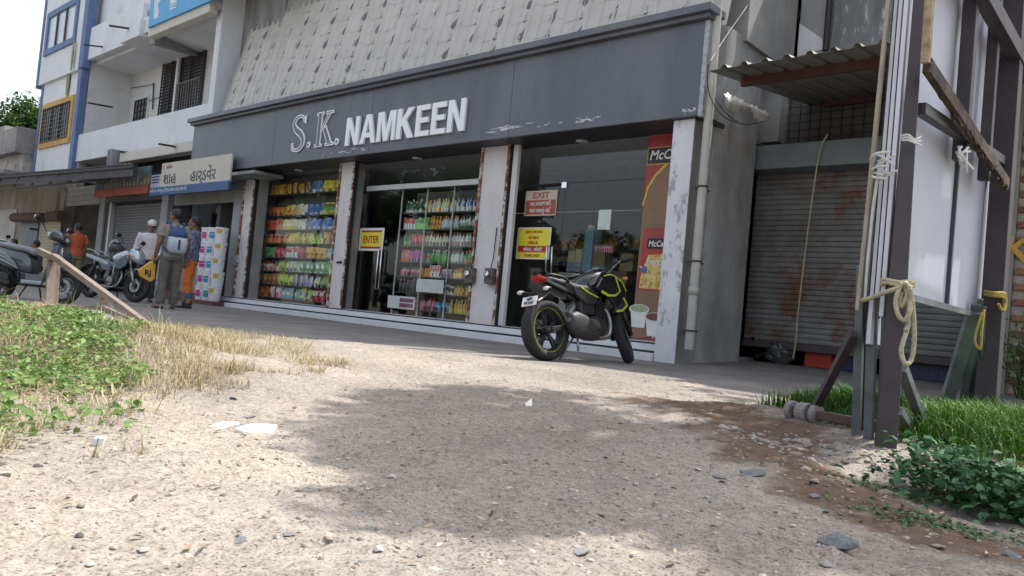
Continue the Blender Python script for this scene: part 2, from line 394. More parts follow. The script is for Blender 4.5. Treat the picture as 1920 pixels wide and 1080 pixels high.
for (x0, x1, y0, y1, n, ks, lab, gr) in ((60, 700, 780, 1070, 42, (0, 2, 2, 4), 'small loose stone on the sunlit dirt', 'loose stones on the sunlit dirt'),
        (700, 1300, 700, 1070, 40, (0, 1, 2, 4), 'small loose stone in or beside the tree shadow', 'loose stones by the tree shadow'),
        (1180, 1780, 860, 1075, 46, (0, 1, 1, 2), 'small grey stone along the brown rut', 'loose stones along the rut'),
        (1490, 1650, 835, 890, 34, (0, 0, 3, 2), 'rounded pebble in the heap under the board stands', 'pebbles under the board stands')):
    for k in range(n):
        kk = rnd.choice(ks); wd_ = rnd.uniform(8, 15); cl_ = ['grey', 'blue-grey', 'tan', 'pale', 'dark'][kk]+(' flat' if wd_ < 11 else '')
        put_stone(rnd.uniform(x0, x1), rnd.uniform(y0, y1), wd_, kk, lab.replace('grey ', '').replace('loose', 'loose '+cl_).replace('small stone', 'small '+cl_+' stone').replace('rounded', 'rounded '+cl_), gr, squash=rnd.uniform(.45, .8), sink=.55)
# white slab of broken tile and paper scraps
def scrap(name, label, cat, pts, z, th, m, tilt=.0):
    c0 = sum((G(*p) for p in pts), Vector())/len(pts); mb = MB()
    mb.prism([(G(*p).x-c0.x, G(*p).y-c0.y) for p in pts], 0, th, 'z'); o = mb.build(name, m, bevel=th*.25)
    o.location = (c0.x, c0.y, float(height(c0.x, c0.y))+z); o.rotation_euler = (tilt, tilt*.6, 0); return tag(o, label, cat)
white = mat('white lime', (.66, .65, .62), .85, .06, 12, .2, 60)
scrap('slab', 'white broken slab lying flat on the sunlit dirt', 'slab', [(440, 800), (470, 794), (520, 797), (512, 806), (468, 809)], -.008, .022, white, .05)
scrap('slab', 'thin pale chip of slab left of the broad white one', 'slab', [(385, 795), (420, 787), (450, 789), (415, 797)], -.006, .012, white, .03)
pq = G(182, 836); mb = MB(); mb.box(-.014, .014, -.012, .012, 0, .022); mb.v = [(x+z*.3, y, z) for x, y, z in mb.v]; o = mb.build('paper_scrap', white, None, False, .002, (pq.x, pq.y, float(height(pq.x, pq.y)))); o.rotation_euler.z = .9; tag(o, 'small crumpled white scrap standing out on the dirt', 'paper')
scrap('paper_scrap', 'small white scrap in the tree shadow', 'paper', [(984, 761), (996, 759), (998, 764), (987, 766)], .004, .004, white, .25)
cardm = mat('cardboard scrap', (.40, .30, .19), .9, .15, 20)
scrap('cardboard_scrap', 'tan cardboard scrap at the edge of the green grass', 'cardboard', [(1455, 772), (1478, 770), (1490, 780), (1466, 781)], .004, .008, cardm, .08)
# scatter: pebbles and leaf litter nobody could count
def scatter(n, xr, yr, r0, r1, seed, dens=None, sides=6):
    q = np.random.default_rng(seed); P = []
    x = q.uniform(*xr, n*4); y = q.uniform(*yr, n*4); d = np.hypot(x, y+CD); ok = d > .9
    if dens is not None: ok &= q.random(n*4) < dens(x, y)
    x, y = x[ok][:n], y[ok][:n]; return x, y, q
def pebble_field(name, n, xr, yr, r0, r1, seed, dens, mats, flat=.6):
    x, y, q = scatter(n, xr, yr, r0, r1, seed, dens); n = len(x)
    r = r0+(r1-r0)*q.random(n)**3; z = height(x, y)
    base = np.array([(1, 0, 0), (0, 1, 0), (-1, 0, 0), (0, -1, 0), (.55, .55, .75), (-.5, .6, .7), (-.5, -.5, .8), (.6, -.5, .7)], float)
    fc = np.array([(0, 1, 4), (1, 2, 5), (2, 3, 6), (3, 0, 7), (1, 5, 4), (2, 6, 5), (3, 7, 6), (0, 4, 7), (4, 5, 6), (4, 6, 7)])
    V = base[None]*(1+q.uniform(-.35, .35, (n, 8, 3))); V[..., 2] *= flat*q.uniform(.5, 1.3, (n, 1)); V[..., 0] *= q.uniform(.8, 1.5, (n, 1))
    V *= r[:, None, None]; an = q.uniform(0, 6.28, n); ca, sa = np.cos(an)[:, None], np.sin(an)[:, None]
    X = V[..., 0]*ca-V[..., 1]*sa+x[:, None]; Y = V[..., 0]*sa+V[..., 1]*ca+y[:, None]; Z = V[..., 2]+z[:, None]-r[:, None]*.1
    F_ = fc[None]+np.arange(n)[:, None, None]*8
    t = np.repeat(q.random(n), 8); o = np_mesh(name, np.stack([X, Y, Z], -1).reshape(-1, 3), F_.reshape(-1, 3), mats, t); return tag(o, kind='stuff')
grav = attr_mat('gravel', [(0, (.15, .13, .115)), (.3, (.25, .215, .18)), (.6, (.32, .275, .235)), (.9, (.37, .33, .285)), (1, (.46, .43, .39))], .9)
def d_dirt(x, y):
    k = 1.0*(y < edge_y(x)-.05)*(1-.8*mound_r(x, y))*(1-.5*mound_l(x, y))
    return k*np.clip(1.4/(np.hypot(x, y+CD)), .12, 1)
pebble_field('gravel', 20000, (-8, 1.2), (-9.4, -2.5), .0012, .0085, 31, d_dirt, grav)
def d_heap(x, y):
    p = G(1580, 860); return np.exp(-(((x-p.x)/.55)**2+((y-p.y)/.28)**2))*(mound_r(x, y) < .6)
pebble_field('pebbles', 900, (-2.8, .2), (-6.4, -4.6), .008, .024, 32, d_heap, grav)
def d_rut(x, y): return soil_w(x, y)*(mound_r(x, y) < .2)
pebble_field('rubble', 1500, (-4, .5), (-8, -2.5), .004, .014, 35, d_rut, attr_mat('rubble', [(0, (.10, .07, .05)), (.5, (.22, .17, .13)), (1, (.36, .31, .27))], .95))
def litter(name, n, xr, yr, s0, s1, seed, dens, m, lift=.006):
    x, y, q = scatter(n, xr, yr, 0, 0, seed, dens); n = len(x); s = s0+(s1-s0)*q.random(n)**2; z = height(x, y)+lift
    base = np.array([(-1, 0, 0), (0, -.38, .18), (1, 0, .1), (0, .38, .18)], float); V = np.repeat(base[None], n, 0)*q.uniform(.7, 1.3, (n, 4, 1)); V[..., 2] += q.uniform(-.3, .5, (n, 4))*.6
    V *= s[:, None, None]; an = q.uniform(0, 6.28, n); ca, sa = np.cos(an)[:, None], np.sin(an)[:, None]
    X = V[..., 0]*ca-V[..., 1]*sa+x[:, None]; Y = V[..., 0]*sa+V[..., 1]*ca+y[:, None]; Z = V[..., 2]+z[:, None]
    F_ = np.arange(n)[:, None]*4+np.arange(4)[None]
    return tag(np_mesh(name, np.stack([X, Y, Z], -1).reshape(-1, 3), F_, m, np.repeat(q.random(n), 4)), kind='stuff')
litter('leaf_litter', 5200, (-8, 1.0), (-9.2, -2.6), .003, .014, 41, d_dirt, attr_mat('leaf litter', [(0, (.05, .04, .03)), (.5, (.16, .12, .09)), (.8, (.34, .26, .18)), (1, (.45, .38, .28))], .9))
# ================================================================ THE SHOP
YF, YP, YG = -.15, .25, .56
X0, X1 = -19.35, -4.98                      # fascia ends
ZB, ZT = 3.20, 4.60
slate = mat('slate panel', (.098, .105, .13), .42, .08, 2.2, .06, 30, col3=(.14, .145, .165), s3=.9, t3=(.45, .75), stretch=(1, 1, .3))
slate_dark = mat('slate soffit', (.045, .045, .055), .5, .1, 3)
scuff = mat('scuffed white', (.62, .62, .64), .8, .1, 20)
pil_white = mat('flaking white paint', (.66, .63, .62), .8, .06, 3, .25, 25, col3=(.42, .39, .37), s3=3.2, t3=(.57, .66), stretch=(1, 1, .6))
pil_grey = mat('grey side paint', (.27, .27, .26), .85, .12, 2.5, .2, 30)
rust = mat('rusty steel edge', (.34, .13, .07), .9, .3, 14, .4, 60, col3=(.60, .56, .53), s3=7, t3=(.5, .56))
marble = mat('white step', (.66, .67, .69), .45, .06, 2.5, .05, 30, col3=(.50, .50, .52), s3=4, t3=(.55, .75))
joint = mat('black joint', (.02, .02, .022), .6)
alum = mat('pale aluminium', (.55, .55, .54), .4, .08, 8, metal=.3)
chrome = mat('brushed steel', (.72, .72, .72), .22, .03, 8, metal=1)
glassm = glass_mat('shop glass', (.93, .95, .94), .72)
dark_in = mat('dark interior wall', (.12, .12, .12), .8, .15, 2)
shop = thing('shop_building', 'long dark grey fronted snack shop with white pillars and glass windows', 'shop', (0, 0, 0))
def P(name, mb, m, bevel=0, smooth=False, parent=None): return mb.build(name, m, parent or shop, smooth, bevel)
# fascia in panels butted end to end
fx = [X0, -15.4, -11.95, -8.35, X1]
for k in range(4):
    mb = MB(); mb.box(fx[k]+.003, fx[k+1]-.003, YF, YF+.06, ZB, ZT-.16); P('fascia_panel', mb, slate, .006)
mb = MB(); mb.box(X0-.06, X1+.05, YF-.09, YF+.25, ZT-.16, ZT-.10); mb.box(X0-.09, X1+.09, YF-.16, YF+.25, ZT-.10, ZT); P('fascia_cap', mb, slate, .008)
mb = MB(); mb.box(X0, X0+.05, YF+.062, YG+.3, ZB, ZT-.16); P('fascia_return', mb, slate, .004)
mb = MB(); mb.box(X1-.05, X1-.001, YF+.062, YF+.2, ZB+.05, ZT-.16); P('fascia_return', mb, slate, .004)
mb = MB(); mb.box(X1-.05, X1+.012, YF-.01, YF+.08, ZB-.02, ZT-.17); P('corner_trim', mb, mat('worn steel trim', (.42, .43, .45), .5, .2, 20, metal=.4), .003)
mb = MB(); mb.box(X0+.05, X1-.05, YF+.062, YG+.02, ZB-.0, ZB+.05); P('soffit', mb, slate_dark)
lamp_w = mat('downlight glass', (.72, .72, .70), .3)
for px, py in ((482, 327), (560, 320), (656, 308), (787, 299), (926, 288), (1095, 267)):
    p = None; d = ray(px, py); t = (ZB-.012-CAMP.z)/d.z; p = CAMP+d*t
    y = min(max(p.y, YF+.15), YG-.1)
    mb = MB(); mb.lathe([(.095, -.012), (.10, .0), (.0, .0), (.0, -.006), (.07, -.006)], (0, 0, 0), 'z', 20); o = P('downlight', mb, lamp_w, 0, True); o.location = (p.x, y, ZB-.003)
# scratches along the lower edge of the fascia
for (px, py, n, ln) in ((625, 288, 3, .9), (660, 282, 3, .7), (945, 241, 6, .9), (1030, 233, 2, .5), (1100, 225, 7, .45), (505, 297, 1, .15), (1290, 206, 6, .2)):
    mb = MB(); p = F(px, py, YF)
    for k in range(n*3):
        xx = p.x+rnd.uniform(-.5, .5)*ln; zz = p.z+rnd.gauss(0, .018); l = rnd.uniform(.03, .3)*ln; h = rnd.uniform(.003, .014)
        pts = [(xx, zz), (xx+l*.4, zz-h*.6), (xx+l, zz+rnd.uniform(-.004, .004)), (xx+l*.7, zz+h*.7), (xx+l*.2, zz+h)]
        mb.add([(a, YF-.0012-.0001*k, z) for a, z in pts], [(0, 1, 2, 3, 4)])
    P('scratch', mb, scuff)
# letters -------------------------------------------------------------------------------
letter_white = mat('white letter', (.82, .83, .84), .45, .03, 5)
lw0 = F(650, 270, YF).x; lw1 = F(873, 240, YF).x; LZ = F(700, 262, YF).z; LZT = F(872, 187, YF).z
lh = .60
zb_let = lerp(F(655, 275, YF).z, F(870, 246, YF).z, .5); zt_let = lerp(F(655, 222, YF).z, F(865, 187, YF).z, .5); lh = zt_let-zb_let
def letter_poly(ch):
    t = .172
    if ch == 'N': return [[(0, 0), (0, 1), (t*1.1, 1), (.62-t, .36), (.62-t, 1), (.62, 1), (.62, 0), (.62-t*1.05, 0), (t, .64), (t, 0)]]
    if ch == 'A': return [[(0, 0), (.24, 1), (.46, 1), (.70, 0), (.70-t*1.05, 0), (.35, .78), (t*1.05, 0)], [(.20, .20), (.245, .37), (.455, .37), (.50, .20)]]
    if ch == 'M': return [[(0, 0), (0, 1), (.26, 1), (.39, .36), (.52, 1), (.78, 1), (.78, 0), (.78-t*.85, 0), (.78-t*.85, .74), (.47, 0), (.31, 0), (t*.85, .74), (t*.85, 0)]]
    if ch == 'K': return [[(0, 0), (0, 1), (t, 1), (t, .60), (.43, 1), (.69, 1), (.37, .60), (.70, 0), (.46, 0), (.235, .43), (t, .385), (t, 0)]]
    if ch == 'E': return [[(0, 0), (0, 1), (.53, 1), (.53, .83), (t, .83), (t, .60), (.49, .60), (.49, .43), (t, .43), (t, .17), (.54, .17), (.54, 0)]]
wds = {'N': .62, 'A': .70, 'M': .78, 'K': .70, 'E': .54}
word = 'NAMKEEN'; tot = sum(wds[c] for c in word)+.075*6; sc = (lw1-lw0)/tot; x = lw0
for ch in word:
    mb = MB()
    for q, pl in enumerate(letter_poly(ch)): mb.prism([(x+a*sc, zb_let+b*lh) for a, b in pl], YF-.05+q*.002, YF-.004)
    P('letter', mb, letter_white, .003); x += (wds[ch]+.075)*sc
# outlined serif S . K .
def ribbon(pts, wd):
    L_, R_ = [], []
    for i, p in enumerate(pts):
        a, b_ = Vector(pts[max(i-1, 0)]), Vector(pts[min(i+1, len(pts)-1)]); d = (b_-a).normalized(); n = Vector((-d.y, d.x)); L_.append(Vector(p)+n*wd[i]/2); R_.append(Vector(p)-n*wd[i]/2)
    return L_, R_
def outlined(polys, ox, oz, s, name='letter'):
    """white edge strips round each polygon of the letter"""
    mb = MB(); mb2 = MB()
    for q, (outer, inner) in enumerate(polys):
        mb.prism([(ox+a*s*1.0, oz+b*s) for a, b in outer], YF-.030-.0007*q, YF-.004)
        mb2.prism([(ox+a*s*1.0, oz+b*s) for a, b in inner], YF-.0345-.0007*q, YF-.012)
    o = P(name, mb, letter_white); P('letter_face', mb2, slate, parent=o); return o
def poly_in(pl, t):
    c_ = []; n = len(pl)
    area = sum(pl[i][0]*pl[(i+1) % n][1]-pl[(i+1) % n][0]*pl[i][1] for i in range(n)); sg = 1 if area > 0 else -1
    for i in range(n):
        p0, p1, p2 = Vector(pl[i-1]), Vector(pl[i]), Vector(pl[(i+1) % n]); d1, d2 = (p1-p0).normalized(), (p2-p1).normalized()
        n1, n2 = Vector((-d1.y, d1.x))*sg, Vector((-d2.y, d2.x))*sg; k = 1+n1.dot(n2); c_.append(tuple(p1+(n1+n2)*(t/max(k, .35))))
    return c_
# S as a thick-thin curved ribbon
ctl = [(.50, .80), (.44, .93), (.29, .975), (.13, .90), (.08, .76), (.17, .62), (.33, .51), (.46, .38), (.50, .23), (.41, .08), (.25, .025), (.10, .09), (.05, .24)]
def catmull(c, n=5):
    out = []
    for i in range(len(c)-1):
        p0, p1, p2, p3 = [Vector(c[max(0, min(len(c)-1, i+k))]) for k in (-1, 0, 1, 2)]
        for j in range(n):
            t = j/n; out.append(.5*((2*p1)+(p2-p0)*t+(2*p0-5*p1+4*p2-p3)*t*t+(3*p1-p0-3*p2+p3)*t**3))
    out.append(Vector(c[-1])); return out
sp = catmull(ctl, 5); nS = len(sp)
wS = [.075+.125*math.exp(-((i/(nS-1)-.5)/.24)**2) for i in range(nS)]
def strip_quads(mb, L_, R_, y0, y1, ox, oz, s):
    k = len(L_); vs_ = [(ox+p.x*s, y, oz+p.y*s) for y in (y0, y1) for p in L_+R_]; fs = []
    for i in range(k-1):
        fs += [(i, i+1, k+i+1, k+i), (2*k+i, 2*k+i+1, 3*k+i+1, 3*k+i), (i, i+1, 2*k+i+1, 2*k+i), (k+i, k+i+1, 3*k+i+1, 3*k+i)]
    fs += [(0, k, 3*k, 2*k), (k-1, 2*k-1, 4*k-1, 3*k-1)]; mb.add(vs_, fs)
sk_s = F(560, 215, YF).z-F(552, 282, YF).z
sx0 = F(549, 250, YF).x; zS = F(575, 282, YF).z
sxk = (F(582, 250, YF).x-sx0)/.60/sk_s*.82
class _T: pass
def xs(v): return Vector((v.x*sxk, v.y))
o_mb, i_mb = MB(), MB(); tt = .05
L_, R_ = ribbon([xs(v) for v in sp], [a*1.05 for a in wS]); strip_quads(o_mb, L_, R_, YF-.03, YF-.004, sx0, zS, sk_s)
L_, R_ = ribbon([xs(v) for v in sp[1:-1]], [max(.012, a-.062) for a in wS[1:-1]]); strip_quads(i_mb, L_, R_, YF-.034, YF-.012, sx0, zS, sk_s)
for (cx_, cz_, sg) in ((.50, .80, 1), (.05, .20, -1)):
    pl = [((cx_-.03)*sxk, cz_), ((cx_+.05)*sxk, cz_-.14*sg*.4), ((cx_+.05)*sxk, cz_+.20*sg), (cx_*sxk, cz_+.12*sg)]; o_mb.prism([(sx0+a*sk_s, zS+b*sk_s) for a, b in pl], YF-.0293, YF-.004)
o = P('letter', o_mb, letter_white); P('letter_face', i_mb, slate, parent=o)
def dot(ox, oz, r):
    o_, i_ = MB(), MB()
    o_.prism([(ox+r*math.cos(a*.5236), oz+r*1.1*math.sin(a*.5236)) for a in range(12)], YF-.03, YF-.004); i_.prism([(ox+r*.5*math.cos(a*.5236), oz+r*.55*math.sin(a*.5236)) for a in range(12)], YF-.034, YF-.012)
    o = P('full_stop', o_, letter_white); P('letter_face', i_, slate, parent=o)
p = F(580, 272, YF); dot(p.x, p.z, .06)
p = F(633, 266, YF); dot(p.x, p.z, .065)
kx0 = F(591, 277, YF).x; kx1 = F(627, 272, YF).x; zK = F(600, 276, YF).z; kh = F(610, 210, YF).z-zK; kw = (kx1-kx0)/kh
kp = [[(.08, 0), (.08, 1), (.29, 1), (.29, 0)], [(.0, 0), (.0, .09), (.37, .09), (.37, 0)], [(.0, .91), (.0, 1), (.37, 1), (.37, .91)], [(.28, .38), (.28, .52), (.62, .96), (.76, .96)], [(.36, .50), (.52, .60), (.92, .04), (.68, .04)], [(.56, 0), (.56, .09), (1.0, .09), (1.0, 0)], [(.5, .91), (.5, 1), (.86, 1), (.86, .91)]]
kp = [[(a*kw, b_) for a, b_ in p_] for p_ in kp]
outlined([(p_, poly_in(p_, .032)) for p_ in kp], kx0, zK, kh)
# pillars ------------------------------------------------------------------------------
def pillar(xa, xb, z1=ZB-.003, back=YG-.02, z0=-.1):
    mb = MB(); mb.box(xa, xb, YP, back, z0, z1)
    n0 = len(mb.f); mb.m = [1]*len(mb.f); mb.m[2] = 0
    return P('pillar', mb, [pil_white, pil_grey], .006)
PX = [(F(443, 520, YP).x, F(463, 480, YP).x), (F(628, 450, YP).x, F(650, 450, YP).x), (F(893, 450, YP).x, F(935, 480, YP).x), (F(1244, 450, -.05).x, F(1284, 450, -.05).x)]
for xa, xb in PX[:3]: pillar(xa, xb)
xa, xb = PX[3]; PX[3] = (xa, xb)
for k, (xa, xb) in enumerate(PX[:3]):
    mb = MB(); mb.box(xb+.01, xb+.055, YP-.03, YP+.06, .02, ZB-.004); mb.box(xa-.05, xa-.005, YP-.03, YP+.06, .02, ZB-.004); P('shutter_guide', mb, rust, .004)
    mb = MB(); mb.box(xb+.056, xb+.075, YP-.01, YP+.07, .02, ZB-.005); P('guide_seal', mb, joint)
mb = MB(); mb.box(PX[2][1]+.09, PX[2][1]+.20, YP+.03, YP+.10, .24, ZB-.004); P('guide_channel', mb, pil_white, .004)
# end pillar, peeling white front and grey side, and the plastered side wall
end_white = mat('peeling end pillar', (.66, .66, .70), .85, .05, 3, .35, 30, col3=(.34, .335, .33), s3=4.5, t3=(.54, .60), stretch=(1, 1, .55))
mb = MB(); mb.box(PX[3][0], PX[3][1], YF+.10, YG, -.12, ZB-.003); mb.m = [1]*6; mb.m[2] = 0; P('end_pillar', mb, [end_white, pil_grey], .012)
# steps ---------------------------------------------------------------------------------
sx_a, sx_b = PX[0][0]-.35, PX[3][0]-.003
L_s = (sx_b-sx_a)
for k in range(5):
    a, b_ = sx_a+L_s*k/5, sx_a+L_s*(k+1)/5
    mb = MB(); mb.box(a+.002, b_-.002, -.10, YP-.001, -.05, .098); P('step_slab', mb, marble, .006)
    mb = MB(); mb.box(a+.002, b_-.002, .10, YP-.002, .125, .215); P('step_slab', mb, marble, .006)
mb = MB(); mb.box(sx_a, sx_b, .09, YP-.003, .10, .123); mb.box(sx_a, sx_b, .14, YP-.003, .217, .235); P('step_joint', mb, joint)
mb = MB()
for a, b_ in ((PX[0][1]+.08, PX[1][0]-.06), (PX[1][1]+.08, PX[2][0]-.06), (PX[2][1]+.21, PX[3][0]-.01)): mb.box(a, b_, YP+.0, YG+.25, -.05, .24)
P('sill_slab', mb, marble, .004)
# interior shell --------------------------------------------------------------------------
mb = MB(); mb.box(X0+.2, X1-.3, YG+.3, 7.0, .12, .20); P('floor', mb, mat('shop floor', (.5, .49, .47), .35, .1, 2))
mb = MB(); mb.box(X0+.2, X1-.3, 7.0, 7.2, .2, 3.25); P('back_wall', mb, mat('pale shop wall', (.40, .40, .39), .8, .1, 2))
mb = MB(); mb.box(X0+.2, X1-.3, YG+.04, 7.0, 3.26, 3.36); P('ceiling', mb, mat('shop ceiling', (.55, .55, .55), .8))
for xx in (X0+.25, X1-.35):
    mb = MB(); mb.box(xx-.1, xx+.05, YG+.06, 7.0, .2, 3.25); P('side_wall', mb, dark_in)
# window 1, glass and frame
def pane(x0, x1, z0, z1, y=YG): mb = MB(); mb.box(x0, x1, y, y+.010, z0, z1); return P('glass_pane', mb, glassm)
W1 = (PX[0][1]+.10, PX[1][0]+.0); pane(W1[0], W1[1]-.01, .245, ZB-.005)
mb = MB(); mb.box(PX[0][1]+.08, PX[0][1]+.11, YP+.08, YG, .24, ZB-.005); P('jamb', mb, pil_grey)
# window 2: transom bar, door leaf on the left, fixed glass on the right
W2 = (PX[1][1]+.10, PX[2][0]); zt2 = F(800, 352, YG).z
mb = MB(); mb.box(W2[0], W2[1]-.02, YG-.03, YG+.06, zt2, zt2+.10); P('transom', mb, alum, .004)
pane(W2[0], W2[1]-.02, zt2+.102, ZB-.005, YG+.01)
xd = F(722, 500, YG).x; pane(W2[0]+.02, xd-.004, .25, zt2-.01); pane(xd+.004, W2[1]-.02, .25, zt2-.003)
for k in (0, 1):
    mb = MB(); xx = xd-.16+.10*k; zz = F(715, 500, YG).z
    mb.tube([(xx, YG-.01, zz-.45), (xx, YG-.07, zz-.42), (xx, YG-.07, zz+.30), (xx, YG-.01, zz+.33)], .014, 8); P('door_handle', mb, chrome, 0, True)
# window 3: exit door and fixed glass
W3 = (PX[2][1]+.21, PX[3][0]); xe = F(1052, 450, YG).x; zt3 = F(1000, 352, YG).z
xp = F(1200, 450, YG).x
pane(W3[0], xe-.004, .25, zt3); pane(xe+.004, xp-.004, .25, zt3+.04); pane(W3[0], xp-.01, zt3+.05, ZB-.005, YG+.012)
for (px, py) in ((977, 352), (1058, 347)):
    p = F(px, py, YG-.02); mb = MB(); mb.box(p.x-.05, p.x+.05, YG-.03, YG+.03, p.z-.05, p.z+.05); P('door_clamp', mb, chrome, .005)
for (px, py0, py1) in ((1031, 460, 512), (1041, 461, 516)):
    a, b_ = F(px, py0, YG), F(px-3, py1, YG); mb = MB(); mb.tube([(a.x, YG-.008, a.z), (a.x, YG-.07, a.z-.03), (b_.x, YG-.07, b_.z+.03), (b_.x, YG-.008, b_.z)], .014, 8); P('door_handle', mb, chrome, 0, True)
mb = MB(); a = F(985, 349, YG); b_ = F(1053, 345, YG); mb.tube([(a.x, YG-.02, a.z), (b_.x, YG-.02, b_.z)], .010, 6); P('door_rail', mb, joint)
# poster wall: brown promotional board beside the exit
brown = mat('printed brown', (.27, .155, .085), .45, .12, 3)
redp = mat('printed red', (.40, .05, .045), .45, .1, 4)
blackp = mat('printed black', (.015, .015, .017), .4); yelp = mat('printed yellow', (.72, .50, .06), .45, .1, 8); whitep = mat('printed white', (.78, .78, .76), .5, .05, 8)
fries = mat('printed fries', (.74, .48, .10), .5, .25, 16, col3=(.85, .68, .32), s3=9, t3=(.5, .6)); mintp = mat('printed dip', (.42, .50, .28), .5, .2, 30); brickp = mat('printed ketchup', (.22, .07, .05), .5, .2, 20)
poster = thing('poster', 'tall brown and red french fries poster behind the glass by the end pillar', 'poster', (0, YG+.0, 0))
pa, pb, pz0, pz1 = xp, PX[3][1]-.02, .26, ZB-.01
def PO(mb, m, n): return mb.build(n, m, poster)
mb = MB(); mb.box(pa, pb, .0, .02, pz0, pz1); PO(mb, brown, 'backing')
def fz(px, py): v = F(px, py, YG); return (v.x, v.z)
mb = MB(); c0 = fz(1262, 320); tl = fz(1203, 278); mb.add([(a, -.003, z) for a, z in [(pa, pz1), (pb, pz1), (pb, fz(1262, 300)[1]), fz(1245, 308), fz(1226, 328), fz(1212, 352), fz(1203, 385), (pa, fz(1200, 400)[1])]], [tuple(range(8))]); PO(mb, redp, 'red_corner')
mb = MB(); mb.add([(a, -.0035, z) for a, z in [fz(1250, 305), fz(1228, 327), fz(1213, 352), fz(1204, 386), fz(1207, 386), fz(1216, 354), fz(1231, 330), fz(1253, 309)]], [(0, 1, 6, 7), (1, 2, 5, 6), (2, 3, 4, 5)]); PO(mb, yelp, 'arc_line')
def plaque(px0, py0, px1, py1, s, tx):
    a, z1 = fz(px0, py0); _, z0 = fz(px0, py1); bb = pb-.01
    mb = MB(); mb.box(a-.012, bb, -.006, -.003, z0-.012, z1+.012); PO(mb, yelp, 'plaque_border')
    mb = MB(); mb.box(a, bb-.012, -.010, -.0065, z0, z1); PO(mb, blackp, 'plaque')
    text(tx, (a+.03, -.012, z0+(z1-z0)*.26), (z1-z0)*.85, whitep, poster, shear=.2, bold=.02, sx=.95)
plaque(1217, 279, 1262, 308, .2, 'McCain'); 
mb = MB(); q = [fz(1208, 428), fz(1246, 424), fz(1243, 556), fz(1194, 542)]; q[1] = (pb-.01, q[1][1]); q[2] = (pb-.01, fz(1240, 552)[1]); mb.add([(a, -.004, z) for a, z in q], [(0, 1, 2, 3)]); PO(mb, redp, 'packet')
mb = MB(); q = [fz(1216, 478), (pb-.012, fz(1243, 470)[1]), (pb-.012, fz(1236, 545)[1]), fz(1198, 540), fz(1203, 510)]; mb.add([(a, -.0055, z) for a, z in q], [tuple(range(5))]); PO(mb, fries, 'packet_picture')
mb = MB()
for k in range(26):
    a, z = fz(rnd.uniform(1203, 1238), rnd.uniform(505, 540)); an = rnd.uniform(.3, 2.6); l = rnd.uniform(.05, .11); dx, dz = math.cos(an)*l, math.sin(an)*l; nx_, nz2 = -math.sin(an)*.012, math.cos(an)*.012
    mb.add([(a+nx_, -.0065-.0002*k, z+nz2), (a+dx+nx_, -.0065-.0002*k, z+dz+nz2), (a+dx-nx_, -.0065-.0002*k, z+dz-nz2), (a-nx_, -.0065-.0002*k, z-nz2)], [(0, 1, 2, 3)])
PO(mb, mat('printed chip', (.82, .62, .22), .5, .1, 30), 'chip_print')
a, z1 = fz(1215, 447); _, z0 = fz(1215, 466); mb = MB(); mb.box(a, pb-.02, -.010, -.0065, z0, z1); PO(mb, blackp, 'plaque'); text('McCain', (a+.02, -.012, z0+.03), (z1-z0)*.8, whitep, poster, shear=.2, bold=.02, sx=.9)
a, z0 = fz(1212, 497); text('French Fries', (a, -.0125, z0), .15, whitep, poster, shear=.15, bold=.025, sx=.72)
mb = MB(); a, z = fz(1209, 506); mb.prism([(a+.05*math.cos(t*.42), z+.055*math.sin(t*.42)) for t in range(15)], -.0125, -.011); PO(mb, mat('printed blue', (.06, .16, .42), .5), 'round_badge')
for (px, py, m2) in ((1199, 580, mintp), (1228, 596, brickp)):
    a, z = fz(px, py); k_ = .17
    mb = MB(); mb.prism([(a-k_*.85, z), (a+k_*.85, z), (a+k_*.62, z-.26), (a-k_*.62, z-.26)], -.007, -.004); PO(mb, whitep, 'bowl')
    mb = MB(); mb.prism([(a+k_*math.cos(t*.393), z+.075*math.sin(t*.393)) for t in range(16)], -.010, -.0075); PO(mb, whitep, 'bowl_rim')
    mb = MB(); mb.prism([(a+k_*.86*math.cos(t*.393), z+.012+.055*math.sin(t*.393)) for t in range(16)], -.0125, -.0105); PO(mb, m2, 'dip')
mb = MB(); q = [(pa, fz(1180, 634)[1]), (pb, fz(1225, 620)[1]), (pb, pz0), (pa, pz0)]; mb.add([(a, -.003, z) for a, z in q], [(0, 1, 2, 3)]); PO(mb, redp, 'red_foot')
a, z = fz(1222, 634); text('R', (a, -.006, z), .14, whitep, poster, bold=.02)
# notices on the doors --------------------------------------------------------------------
red_t = mat('sign red', (.50, .03, .025), .6, .1, 9); sign_w = mat('sign white', (.74, .74, .72), .6, .04, 9); sign_y = mat('sign yellow', (.78, .68, .04), .6, .05, 6); tan_t = mat('faded tan', (.42, .30, .20), .6)
def notice(px0, py0, px1, py1, label, lines, bgm, bands=(), name='notice', cat='notice'):
    a, z1 = fz(px0, py0); b2, z0 = fz(px1, py1); t = thing(name, label, cat, (a, YG-.016, z0)); w_, h_ = b2-a, z1-z0
    mb = MB(); mb.box(0, w_, .0, .006, 0, h_); mb.build('sheet', bgm, t)
    for kb, (u0, u1, v0, v1, mm) in enumerate(bands):
        mb = MB(); mb.box(w_*u0, w_*u1, -.003-.0012*kb, -.001-.0012*kb, h_*v0, h_*v1); mb.build('printed_band', mm, t)
    for (s_, v, sz, mm, sx_) in lines: text(s_, (w_/2, -.0085, h_*v), sz*h_, mm, t, align='CENTER', sx=sx_, bold=.018)
    return t
notice(677, 428, 718, 471, 'white framed yellow notice reading ENTER in red letters', [('ENTER', .34, .46, red_t, .82)], sign_w, [(.08, .92, .1, .9, red_t), (.08, .92, .19, .81, sign_y)])
